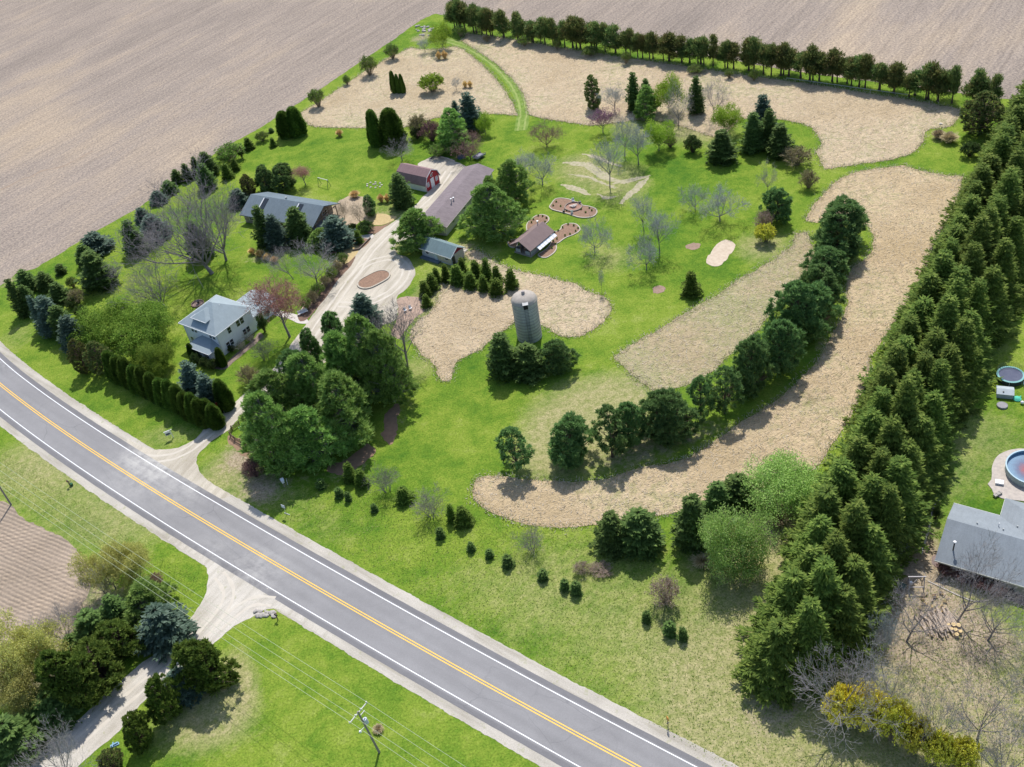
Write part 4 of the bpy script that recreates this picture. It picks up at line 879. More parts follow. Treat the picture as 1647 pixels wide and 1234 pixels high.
def window(parent, wall, a, z, w=.9, h=1.2, pane=glass, frame=white, name='window'):
    """wall=(axis, coordinate, outward sign): a is the position along the wall"""
    ax, c, sg = wall; f = MB(); p = MB(); t = .06; d0, d1 = (c, c+sg*.05)
    lo, hi = min(d0, d1), max(d0, d1)
    def bx(m, a0, a1, z0, z1, l, h_):
        if ax == 'y': m.box(a0, a1, l, h_, z0, z1)
        else: m.box(l, h_, a0, a1, z0, z1)
    for a0, a1, z0, z1 in ((a-w/2-t, a-w/2, z-t, z+h+t), (a+w/2, a+w/2+t, z-t, z+h+t), (a-w/2, a+w/2, z-t, z), (a-w/2, a+w/2, z+h, z+h+t)): bx(f, a0, a1, z0, z1, lo, hi)
    bx(f, a-w/2, a+w/2, z+h*.5-.025, z+h*.5+.025, lo, hi-.01 if sg > 0 else hi)
    fo = f.build(name, frame, parent); l2, h2 = (c, c+sg*.02); bx(p, a-w/2, a+w/2, z, z+h, min(l2, h2), max(l2, h2))
    p.build('pane', pane, fo); return fo
def door(parent, wall, a, w, h, mat, name='door', z=.1):
    ax, c, sg = wall; m = MB(); lo, hi = min(c, c+sg*.06), max(c, c+sg*.06)
    (m.box(a-w/2, a+w/2, lo, hi, z, z+h) if ax == 'y' else m.box(lo, hi, a-w/2, a+w/2, z, z+h))
    o = m.build(name, mat, parent); k = MB(); kk = c+sg*.09; hz = z+h*.48; ka = a+w*.38
    lo, hi = min(kk-.03, kk+.03), max(kk-.03, kk+.03)
    (k.box(ka-.04, ka+.04, lo, hi, hz-.05, hz+.05) if ax == 'y' else k.box(lo, hi, ka-.04, ka+.04, hz-.05, hz+.05)); k.build('handle', galv, o)
    return o
def frame_loc(px, py, z, ang):
    c = g(px, py, z); return (c[0], c[1], 0), math.radians(ang)
def hip_roof(parent, x0, x1, y0, y1, ze, zp, ridge, mat, th=.12, along='y', off=(0, 0), name='roof'):
    cx, cy = (x0+x1)/2+off[0], (y0+y1)/2+off[1]
    a, b = ((cx, cy-ridge/2), (cx, cy+ridge/2)) if along == 'y' else ((cx-ridge/2, cy), (cx+ridge/2, cy))
    m = MB(); E = [(x0, y0, ze), (x1, y0, ze), (x1, y1, ze), (x0, y1, ze)]; A = (*a, zp); B = (*b, zp)
    if along == 'y': faces = [[E[0], E[1], A], [E[1], E[2], B, A], [E[2], E[3], B], [E[3], E[0], A, B]]
    else: faces = [[E[0], E[1], B, A], [E[1], E[2], B], [E[2], E[3], A, B], [E[3], E[0], A]]
    for fc in faces: m.add(fc, [tuple(range(len(fc)))])
    m.add([(p[0], p[1], ze-th) for p in E]+E, [(3, 2, 1, 0), (0, 1, 5, 4), (1, 2, 6, 5), (2, 3, 7, 6), (3, 0, 4, 7)])
    o = m.build(name, mat, parent); me = o.data
    return o
def gable_roof(parent, x0, x1, yc, hwid, ze, zr, mat, th=.14, name='roof'):
    m = MB()
    m.slab([(x0, yc-hwid, ze), (x1, yc-hwid, ze), (x1, yc, zr), (x0, yc, zr)], th)
    m.slab([(x0, yc, zr), (x1, yc, zr), (x1, yc+hwid, ze), (x0, yc+hwid, ze)], th)
    return m.build(name, mat, parent)
def fascia(parent, x0, x1, y0, y1, z, mat=white, t=.14, name='gutter'):
    m = MB(); m.box(x0-.05, x1+.05, y0-.06, y0-.004, z-t, z+.02); m.box(x0-.05, x1+.05, y1+.004, y1+.06, z-t, z+.02)
    return m.build(name, mat, parent)

def house():
    loc = g(361, 573); ang = math.radians(49.5)
    e = empty('farmhouse', (loc[0]-.1, loc[1], 0), ang, 'two-storey white farmhouse with pale grey-blue hip roof and enclosed front porch', 'house')
    W = siding('white_lap_siding', (.90, .90, .91)); S = shingle('grey_blue_shingles', (.27, .32, .34), .09, .05)
    MB().box(0, 9.8, 0, 10.3, 0, 5.6).build('wall', W, e)
    r = hip_roof(e, -.5, 10.3, -.5, 10.8, 5.62, 9.0, .9, S); 
    m = MB()
    for (a, b) in (((-.53, -.53), (10.33, -.53)), ((10.33, -.53), (10.33, 10.83)), ((10.33, 10.83), (-.53, 10.83)), ((-.53, 10.83), (-.53, -.53))): m.bar((*a, 5.56), (*b, 5.56), .07, .2)
    m.build('gutter', white, r)
    MB().tube([(5.6, 3.6, 7.4), (5.6, 3.6, 8.3)], .13).build('vent_pipe', galv, r)
    # dormer on the front slope
    d = MB().box(1.1, 4.2, 3.3, 7.1, 6.0, 7.15).build('dormer', W, e)
    hip_roof(d, .7, 4.9, 2.9, 7.5, 7.17, 8.5, .7, S, along='x', off=(.5, 0), name='dormer_roof')
    m = MB().bar((.66, 2.88, 7.15), (.66, 7.52, 7.15), .07, .14).bar((.66, 7.52, 7.16), (4.4, 7.52, 7.16), .07, .12); m.build('gutter', white, d)
    for a in (4.5, 5.9): window(d, ('x', 1.1, -1), a, 6.35, .8, .6)
    # porch
    p = MB().box(-2.8, -.003, .2, 6.5, 0, 2.7).build('porch', W, e)
    m = MB(); E = [(-3.2, -.15, 2.72), (-.004, -.15, 2.72), (-.004, 6.85, 2.72), (-3.2, 6.85, 2.72)]; A = (-.004, 1.9, 3.95); B = (-.004, 4.8, 3.95)
    m.add([E[0], E[1], A], [(0, 1, 2)]); m.add([E[2], E[3], B], [(0, 1, 2)]); m.add([E[3], E[0], A, B], [(0, 1, 2, 3)]); m.add([(q[0], q[1], 2.62) for q in E]+E, [(3, 2, 1, 0), (0, 1, 5, 4), (2, 3, 7, 6), (3, 0, 4, 7)])
    pr_ = m.build('porch_roof', S, p); MB().bar((-3.24, -.17, 2.68), (-3.24, 6.87, 2.68), .06, .14).bar((-3.24, -.18, 2.68), (-.01, -.18, 2.68), .06, .14).bar((-3.24, 6.88, 2.68), (-.01, 6.88, 2.68), .06, .14).build('gutter', white, pr_)
    for a in (1.6, 4.6): window(p, ('x', -2.8, -1), a, 1.25, 1.7, .8)
    window(p, ('y', .2, -1), -1.3, 1.1, .9, 1.0)
    # rear wing
    w = MB().prism([(.8, 0), (.8, 2.8), (4.5, 3.7), (8.2, 2.8), (8.2, 0)], 9.803, 17.2).build('rear_wing', W, e)
    wr = gable_roof(w, 9.9, 17.6, 4.5, 4.1, 2.85, 3.85, S, name='wing_roof'); MB().box(13.2, 14.1, 2.2, 2.9, 3.2, 3.7).build('skylight_or_shade_panel', white, wr)
    for a in (11.2, 12.4): window(w, ('y', .8, -1), a, 1.3, .8, 1.0)
    for a in (3.4, 5.9, 7.0): window(e, ('y', 0, -1), a, 3.7, .85, 1.35)
    for a in (1.9, 2.95, 6.7, 7.7): window(e, ('y', 0, -1), a, 1.0, .8, 1.25)
    for a in (.9, 1.9, 6.4, 7.4): window(e, ('x', 0, -1), a, 4.15, .7, 1.0)
    for a in (7.4, 8.9): window(e, ('x', 0, -1), a, 1.0, .8, 1.2)
    MB().tube([(-.06, 10.1, 0), (-.06, 10.1, 5.5)], .06, 6).build('downpipe', white, e); MB().tube([(.2, -.06, 0), (.2, -.06, 5.5)], .06, 6).build('downpipe', white, e)
    s = MB().box(-1.5, -.01, 8.2, 9.7, 0, .45).build('side_step', concrete, e)
house()

def ranch():
    c = g(403.3, 312.4, 5.0); a = math.radians(-33.8)
    e = empty('ranch_house', (c[0], c[1], 0), a, 'long ranch house with slate-blue gable roof half hidden behind spruces', 'house')
    S = shingle('slate_blue_shingles', (.135, .17, .195), .12, .08); W = siding('grey_wood_siding', (.28, .24, .20))
    MB().prism([(-5.0, 0), (-5.0, 2.6), (0, 4.75), (5.0, 2.6), (5.0, 0)], .6, 20.4).build('wall', W, e)
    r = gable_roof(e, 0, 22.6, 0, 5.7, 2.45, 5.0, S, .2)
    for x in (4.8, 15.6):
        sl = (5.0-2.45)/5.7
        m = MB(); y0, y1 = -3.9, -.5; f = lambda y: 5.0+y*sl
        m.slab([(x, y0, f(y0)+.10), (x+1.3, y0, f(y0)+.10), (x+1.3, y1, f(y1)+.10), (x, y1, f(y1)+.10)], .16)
        s = m.build('skylight_or_shade_panel', glass, r)  # dark panel stands in for shade beside a raised step in the roof
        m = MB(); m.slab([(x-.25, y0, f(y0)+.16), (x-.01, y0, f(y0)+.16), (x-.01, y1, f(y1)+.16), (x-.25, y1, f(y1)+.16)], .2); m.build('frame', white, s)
    for x, y, z in ((10.5, .8, 5.2),): MB().tube([(x, y, 4.4), (x, y, z)], .22, 10).build('chimney', greytrim, r)
    # open gable end: posts and deck
    m = MB()
    for y in (-4.3, -1.4, 1.4, 4.3): m.bar((22.2, y, 0), (22.2, y, 2.6 if abs(y) > 3 else 3.8), .18)
    m.bar((22.2, -5.4, 2.45), (22.2, 0, 4.8), .2).bar((22.2, 0, 4.8), (22.2, 5.4, 2.45), .2).bar((22.2, -4.3, 2.5), (22.2, 4.3, 2.5), .18)
    m.build('gable_frame', brownwood, e)
    d = MB()
    for i in range(14): d.box(19.2+i*.34, 19.2+i*.34+.31, -6.6 if i < 12 else -5.4, 1.5, .35, .42)
    dk = d.build('deck', simple('grey_deck_boards', (.34, .35, .38), (.25, .26, .29), 3), e)
    m = MB()
    for x, y in ((24, -5.3), (23.2, -6.5), (19.3, -6.5), (24, -2.8), (24, 1.4)): m.box(x-.06, x+.06, y-.06, y+.06, .42, 1.35)
    m.bar((24, 1.4, 1.3), (24, -5.3, 1.3), .09).bar((24, -5.3, 1.3), (23.2, -6.5, 1.3), .09).bar((23.2, -6.5, 1.3), (19.3, -6.5, 1.3), .09); m.build('railing', brownwood, dk)
    window(e, ('y', -5.0, -1), 3.0, 1.0, 1.6, 1.1); window(e, ('y', -5.0, -1), 9.0, 1.0, 1.6, 1.1); door(e, ('y', -5.0, -1), 12.0, 1.0, 2.1, brownwood); window(e, ('x', 20.4, 1), -2.6, .9, 1.8, 1.3); window(e, ('x', 20.4, 1), 2.0, .9, 1.8, 1.3)
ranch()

def barn():
    b0 = g(684, 308.5); b1 = g(710.5, 294); c = (b0+b1)/2; ax = math.radians(139.5)
    e = empty('red_barn', (c[0], c[1], 0), ax, 'small gambrel barn with red gable end, white side wall and brown roof', 'barn')
    # local +x runs back from the red front; local y: + is the lit left side of the photo
    red = siding('red_board_siding', (.42, .035, .045), False, 10); wh = siding('white_side_siding', (.80, .80, .77)); S = shingle('brown_barn_shingles', (.235, .155, .155), .12, .10)
    hw_ = 2.7; prof = [(-hw_, 0), (-hw_, 2.1), (-1.95, 3.7), (0, 4.75), (1.95, 3.7), (hw_, 2.1), (hw_, 0)]
    MB().prism([(-hw_+.02, 0), (-hw_+.02, 2.1), (-1.9, 3.65), (0, 4.65), (1.9, 3.65), (hw_-.02, 2.1), (hw_-.02, 0)], .10, 9.0).build('side_wall', wh, e)
    MB().prism(prof, .0, .097).build('front_wall', red, e)
    m = MB(); o = .28; K = [(-hw_-o, 1.85), (-2.1, 3.82), (0, 4.95), (2.1, 3.82), (hw_+o, 1.85)]
    for i in range(4): m.slab([(-.35, K[i][0], K[i][1]), (9.3, K[i][0], K[i][1]), (9.3, K[i+1][0], K[i+1][1]), (-.35, K[i+1][0], K[i+1][1])][::1], .12)
    r = m.build('roof', S, e)
    m = MB()
    for i in range(4): m.bar((-.38, K[i][0], K[i][1]-.05), (-.38, K[i+1][0], K[i+1][1]-.05), .06, .17)
    m.build('barge_board', white, r)
    door(e, ('x', 0, -1), 0.0, 1.3, 2.5, white)
    for a in (-1.7, 1.7): window(e, ('x', 0, -1), a, 1.05, .75, 1.1, pane=simple('pale_pane', (.45, .46, .47)))  # side window panes are plain pale grey
    window(e, ('x', 0, -1), 0, 3.1, .6, .6)
    MB().box(-.04, -.003, -hw_, -hw_+.14, 0, 2.1).build('corner_board', white, e); MB().box(-.04, -.003, hw_-.14, hw_, 0, 2.1).build('corner_board', white, e)
    MB().tube([(-.25, 0, 4.2), (-.5, 0, 4.25), (-.6, 0, 4.05)], [.03, .03, .12], 8).build('barn_lamp', white, e)
barn()

def garage():
    c = g(719, 379.5); a = math.radians(60.5)
    e = empty('long_garage', (c[0], c[1], 0), a, 'long low beige garage with weathered brown roof beside the gravel yard', 'garage')
    W = siding('beige_panel_siding', (.56, .53, .46), False, 6); S = shingle('weathered_brown_shingles', (.205, .170, .175), .16, .12)
    MB().prism([(0, 0), (0, 2.6), (3.6, 3.75), (7.2, 2.6), (7.2, 0)], 0, 26.3).build('wall', W, e)
    r = gable_roof(e, -.35, 26.7, 3.6, 4.1, 2.5, 3.85, S); fascia(r, -.35, 26.7, -.5, 7.7, 2.46, simple('tan_gutter', (.50, .46, .40)))
    for x in (8.6, 9.8): MB().tube([(x, 2.3, 3.2), (x, 2.3, 4.5-(x-8.6)*.3)], .11, 8).tube([(x, 2.3, 4.4-(x-8.6)*.3), (x, 2.3, 4.55-(x-8.6)*.3)], .22, 8).build('vent_pipe', galv, r)
    for x in (4, 10, 16, 22): window(e, ('y', 0, -1), x, 1.2, 1.1, .8)
    for x in (3.0, 8.6, 14.2, 19.8): door(e, ('y', 7.2, 1), x, 3.2, 2.3, white, 'garage_door')
garage()

def shed():
    c = g(727, 428); a = math.radians(135.2)
    e = empty('garden_shed', (c[0]+.1, c[1], 0), a, 'small pale shed with dark teal roof and red gable peak near the turning loop', 'shed')
    W = siding('pale_blue_white_siding', (.50, .54, .57)); T = siding('beige_shed_siding', (.50, .47, .38)); S = shingle('dark_teal_shingles', (.155, .215, .225), .12, .08)
    red = siding('red_gable_siding', (.30, .03, .04), False, 10)
    # local x runs along the front from the right corner; local -y points into the shed's far side
    MB().box(0, 8.9, -4.2, 0, 0, 2.35).build('wall', W, e); MB().box(.1, 4.0, .003, .05, .3, 2.3).build('front_panel', T, e); MB().box(-.05, -.003, -4.1, -1.2, 0, 2.3).build('end_panel', simple('tan_end_panel', (.50, .45, .37)), e)
    MB().prism([(-4.2, 2.352), (-2.1, 3.7), (0, 2.352)], 0, 8.9).build('gable', red, e)
    r = gable_roof(e, -.35, 9.2, -2.1, 2.5, 2.25, 3.85, S); fascia(r, -.35, 9.2, -4.6, .4, 2.2)
    m = MB().bar((-.38, -4.6, 2.2), (-.38, -2.1, 3.8), .06, .16).bar((-.38, -2.1, 3.8), (-.38, .4, 2.2), .06, .16); m.build('barge_board', white, r)
    door(e, ('y', .05, 1), 4.6, .9, 2.0, simple('light_blue_door', (.50, .60, .66))); window(e, ('y', .05, 1), 1.3, 1.2, 1.2, .7); window(e, ('y', 0, 1), 7.2, 1.1, .8, .8)
    door(e, ('x', -.05, -1), -.65, .85, 2.0, blackm)
    MB().box(3.4, 8.8, .06, 1.1, 0, .3).build('front_step', simple('dark_blue_step', (.13, .17, .20)), e)
shed()

def cabin():
    c = g(854, 413.5); a = math.radians(46)
    e = empty('garden_cabin', (c[0], c[1], 0), a, 'open-fronted garden cabin with brown gable roof and pale side awning', 'cabin')
    S = shingle('brown_cabin_shingles', (.225, .165, .155), .10, .06); W = simple('dark_brown_boards', (.13, .09, .07), (.08, .055, .045), 3)
    MB().box(2.6, 7.6, .0, 4.2, .3, 2.5).build('wall', W, e); MB().box(-.2, 7.8, -.2, 4.4, 0, .3).build('floor', greywood, e)
    hwm = simple('grey_half_wall', (.40, .42, .45))
    for q_ in ((0, .1, .1, 1.5), (0, .1, 2.7, 4.1), (.1, 2.6, 0, .1), (.1, 2.6, 4.1, 4.2)): MB().box(*q_, .3, 1.15).build('half_wall', hwm, e)
    for x, y in ((.06, .06), (.06, 4.14), (.06, 1.5), (.06, 2.7)): MB().bar((x, y, .3), (x, y, 2.5), .13).build('post', brownwood, e)
    MB().prism([(0, 2.5), (2.1, 3.75), (4.2, 2.5)], 2.6, 7.6).build('gable', W, e)
    r = gable_roof(e, -.9, 8.1, 2.1, 2.95, 2.2, 3.95, S); MB().tube([(6.9, 2.7, 3.3), (6.9, 2.7, 4.5)], .13).tube([(6.9, 2.7, 4.4), (6.9, 2.7, 4.6)], .24).build('flue', galv, r)
    m = MB()
    for i in range(6): x = 1.4+i*1.08; m.slab([(x, -1.65, 1.45), (x+1.0, -1.65, 1.45), (x+1.0, -.80, 1.95), (x, -.80, 1.95)], .05)
    m.build('awning', simple('pale_awning', (.90, .90, .91)), e)
    MB().box(2.7, 7.5, -.06, -.003, 1.0, 1.5).build('side_window', glass, e)
    t = MB().box(1.0, 1.9, 1.7, 2.5, 1.0, 1.06).bar((1.45, 2.1, .3), (1.45, 2.1, 1.0), .1).build('cabin_table', white); t.parent = None; t.location = e.location; t.rotation_euler = e.rotation_euler; tag(t, 'small white table inside the open front of the cabin', 'table')
    m = MB().box(.2, .3, 1.45, 2.75, 0, .28)
cabin()

def silo():
    c = g(852, 541); H = height_to(c, 482); R = 2.45
    m, nt, b = node_mat('silo_staves', .85, .15); k = NT(nt)
    wz = k.n('ShaderNodeTexWave'); wz.wave_type = 'BANDS'; wz.bands_direction = 'Z'; wz.inputs['Scale'].default_value = .42; nt.links.new(k.coord(), wz.inputs['Vector'])
    cc = k.ramp(k.noise(.6, 5, .65), [(.3, (.40, .39, .36)), (.7, (.56, .54, .50))]); cc = k.mix(1.0, cc, k.ramp(k.noise(2.2, 4, .7, k.map((3, 3, .25))), [(.3, (.84, .84, .84)), (.7, (1.1, 1.1, 1.1))]), 'MULTIPLY')
    cc = k.mix(1.0, cc, k.ramp(wz.outputs['Fac'], [(.0, (.80, .80, .80)), (.14, (1, 1, 1))]), 'MULTIPLY'); k.out(cc, b); k.bump(wz.outputs['Fac'], .3, .03, b)
    e = empty('silo', (c[0], c[1], 0), 0, 'tall grey concrete stave silo with a weathered dome cap', 'silo')
    MB().lathe([(R, 0), (R, H)], 40).build('wall', m, e, smooth=True)
    hoop = simple('rusty_hoop', (.26, .23, .21), (.19, .15, .13), 4); hb = MB()
    for i in range(1, int(H/.72)): z = i*.72; hb.lathe([(R+.002, z-.03), (R+.035, z-.03), (R+.035, z+.03), (R+.002, z+.03)], 40)
    o = hb.build('hoop', hoop, e); o['label'] = 'dark steel hoops round the silo wall'
    dome = simple('weathered_dome', (.43, .385, .33), (.32, .28, .24), 1.3)
    prof = [(R+.12, H-.1), (R+.12, H+.08)]+[((R+.05)*math.cos(t), H+.08+1.35*math.sin(t)) for t in np.linspace(.05, 1.45, 8)]
    d = MB().lathe(prof, 40).build('dome', dome, e, smooth=True)
    MB().lathe([(.34, H+1.2), (.34, H+1.75), (.28, H+1.95), (.02, H+2.05)], 14).build('vent_cap', simple('pinkish_vent', (.42, .36, .34)), d)
    # ladder chute opening under a small hood on the near side
    ang = math.atan2(-c[1], -c[0]+6)
    hd = MB().slab([(-.55, R-.9, H+.95), (.55, R-.9, H+.95), (.55, R+.30, H+.55), (-.55, R+.30, H+.55)][::-1], .08).build('hood', simple('pale_hood', (.62, .60, .56)), e)
    hd.rotation_euler = (0, 0, ang-math.pi/2)
    op = MB().box(-.42, .42, R-.7, R+.18, H-.55, H+.50).build('hatch', darkopen, e); op.rotation_euler = (0, 0, ang-math.pi/2)
    ld = MB()
    for sx in (-.3, .3): ld.bar((sx, R+.14, 0), (sx, R+.14, H-.6), .05)
    for i in range(int(H/.36)): ld.bar((-.3, R+.14, .3+i*.35), (.3, R+.14, .3+i*.35), .035)
    lo_ = ld.build('ladder', simple('dark_ladder', (.18, .19, .20)), e); lo_.rotation_euler = (0, 0, ang-math.pi/2)
silo()

def neighbour():
    c = g(1503.7, 900, 2.7); a = math.radians(-36.5)
    e = empty('neighbour_house', (c[0], c[1], 0), a, 'long house with broad blue-grey roof cut off by the right edge', 'house')
    S = shingle('blue_grey_shingles', (.225, .25, .27), .12, .06); W = siding('tan_siding', (.44, .40, .33))
    MB().prism([(.7, 0), (.7, 2.6), (5.95, 4.95), (11.2, 2.6), (11.2, 0)], .6, 24.0).build('wall', W, e)
    r = gable_roof(e, 0, 24.5, 5.95, 5.95, 2.55, 5.2, S, .14)
    fascia(r, 0, 24.5, 0, 11.9, 2.52, simple('pale_gutter', (.62, .62, .56)), .2)
    # cross wing running away toward the pool
    w = MB().box(7.0, 16.6, 8.0, 15.0, 0, 2.58).build('cross_wing', W, e)
    m = MB(); A = (6.4, 15.6, 2.62); B = (6.4, 11.6, 2.62); V_ = (11.8, 6.2, 5.12); H_ = (11.8, 10.4, 5.12); C_ = (17.2, 15.6, 2.62); D_ = (17.2, 11.6, 2.62)
    m.slab([A, B, V_, H_], .14).slab([C_, A, H_], .14).slab([D_, C_, H_, V_], .14); wr = m.build('wing_roof', S, w)
    MB().bar((6.37, 11.95, 2.6), (6.37, 15.6, 2.6), .06, .18).build('gutter', simple('pale_gutter_b', (.62, .62, .56)), wr)
    st = MB().tube([(1.9, 2.0, 3.2), (1.9, 2.0, 5.1)], .10, 8).build('vent_stack', blackm, r); MB().lathe([(.02, 5.32), (.22, 5.25), (.25, 5.1), (.12, 5.05)], 12, 1.9, 2.0).build('cap', white, st)
    for x, y in ((3.9, 6.9), (7.3, 7.2), (10.6, 7.0), (8.9, 9.4)):
        zz = 5.2-abs(y-5.95)*.4454; MB().tube([(x, y, zz-.3), (x, y, zz+.35)], .10, 8).build('roof_vent', greytrim, r)
    st = MB().tube([(6.6, 8.0, 3.8), (6.6, 8.0, 5.0)], .07, 8).build('vent_stack', white, r)
    window(e, ('y', .7, -1), 3.5, 1.0, 1.2, 1.1); window(e, ('y', .7, -1), 8.5, 1.0, 1.6, 1.1); MB().box(9.5, 10.6, -.6, .4, 0, .9).build('meter_box', darkopen, e)
neighbour()

# ================================================================== YARD THINGS
def ring(cx, cy, r, n=48): return [(cx+r*math.cos(t), cy+r*math.sin(t)) for t in np.linspace(0, 2*math.pi, n+1)[:-1]]
def pool():
    c = g(1661, 752, 1.2); e = empty('swimming_pool', (c[0], c[1], 0), 0, 'round above-ground pool with blue rim and murky reddish water', 'pool')
    R = 3.75; wall = simple('pool_wall', (.42, .50, .50), (.34, .42, .42), 1)
    MB().lathe([(R, 0), (R, 1.25)], 56).build('wall', wall, e, smooth=True); MB().lathe([(R-.06, 1.2), (R-.06, .1)], 56).build('liner', simple('blue_liner', (.20, .33, .42), (.15, .27, .36), .8), e, smooth=True)
    MB().lathe([(R+.08, 1.25), (R+.08, 1.31), (R-.14, 1.31), (R-.14, 1.25), (R+.08, 1.25)], 56).build('rim', simple('pale_blue_rim', (.42, .56, .62)), e)
    m, nt, b = node_mat('murky_water', .12, .5); k = NT(nt); 
    gr = k.n('ShaderNodeVectorMath', operation='LENGTH'); mp = k.map((1, 1, 0)); nt.links.new(mp, gr.inputs[0])
    f = k.math('ADD', gr.outputs['Value'], k.math('MULTIPLY', k.noise(.7, 4, .6), 2.2)); c_ = k.ramp(k.math('MULTIPLY', f, .2), [(.38, (.33, .10, .09)), (.62, (.13, .15, .22)), (.85, (.17, .27, .36))]); k.out(c_, b)
    MB().lathe([(.001, .75), (R-.07, .75)], 56).build('water', m, e)
    cc = g(1655, 762)
    sheet('patio', [(1647, 722), (1625, 724), (1607, 732), (1598, 745), (1595, 760), (1594, 772), (1589, 779), (1596, 787), (1599, 796), (1610, 802), (1640, 806), (1700, 810), (1720, 760), (1690, 725)], .10, simple('patio_flagstone', (.50, .44, .38), (.36, .32, .29), 1.6, bump=.4), amp=.12, thick=.09)
    m = MB(); p0 = g(1607, 778); m.box(-.55, .55, -.4, .4, 0, .30); m.box(-.6, .6, -.45, .45, .30, .36); o = m.build('deck_box', white, None, (p0[0], p0[1], .10), -.5); tag(o, 'white storage lid lying on the patio beside the round pool', 'box')
    p1 = g(1604, 797); m = MB()
    for q in range(5): m.box(-.7+q*.29, -.45+q*.29, -.25, .25, .02, .34-.03*(q % 2))
    o = m.build('stone_planter', stone, None, (p1[0], p1[1], .10), .4); tag(o, 'row of pale stones edging the pool patio corner', 'stones')
pool()
def trampoline():
    c = g(1625.5, 602.5, .9); e = empty('trampoline', (c[0], c[1], 0), 0, 'round trampoline with teal padded rim and black net skirt', 'trampoline')
    R = 2.15; teal = simple('teal_pad', (.24, .46, .44), (.18, .36, .36), 2)
    MB().lathe([(R+.05, .86), (R+.05, .93), (R-.28, .95), (R-.28, .88), (R+.05, .86)], 48).build('rim_pad', teal, e)
    MB().lathe([(.001, .84), (R-.27, .88)], 48).build('mat', simple('dark_blue_mat', (.11, .12, .17), (.08, .09, .14), 1), e)
    MB().lathe([(R, .86), (R+.02, .05)], 48).build('net_skirt', simple('black_net', (.035, .045, .045)), e)
    for i in range(6):
        t = i*math.pi/3; MB().tube([(R*math.cos(t), R*math.sin(t), 0), (R*math.cos(t), R*math.sin(t), .86)], .04, 6).build('leg', galv, e)
    # enclosure net leaning on the far side
    m = MB(); n = 16
    for i in range(n+1):
        t = .15+2.55*i/n; m.bar((R*math.cos(t), R*math.sin(t), .9), ((R+.05)*math.cos(t), (R+.05)*math.sin(t), 1.95), .02)
    for j in range(6):
        z = 1.05+j*.18
        for i in range(n): t0_, t1_ = .15+2.55*i/n, .15+2.55*(i+1)/n; m.bar((R*math.cos(t0_), R*math.sin(t0_), z), (R*math.cos(t1_), R*math.sin(t1_), z), .018)
    m.build('enclosure_net', simple('dark_green_net', (.05, .08, .05)), e)
    l = MB().bar((-.2, 0, 0), (-.2, 0, .9), .05).bar((.2, 0, 0), (.2, 0, .9), .05)
    for z in (.25, .5, .75): l.bar((-.2, 0, z), (.2, 0, z), .05)
    lo = l.build('ladder', simple('blue_ladder', (.30, .42, .55)), e, (1.3, -2.15, 0), .5)
trampoline()
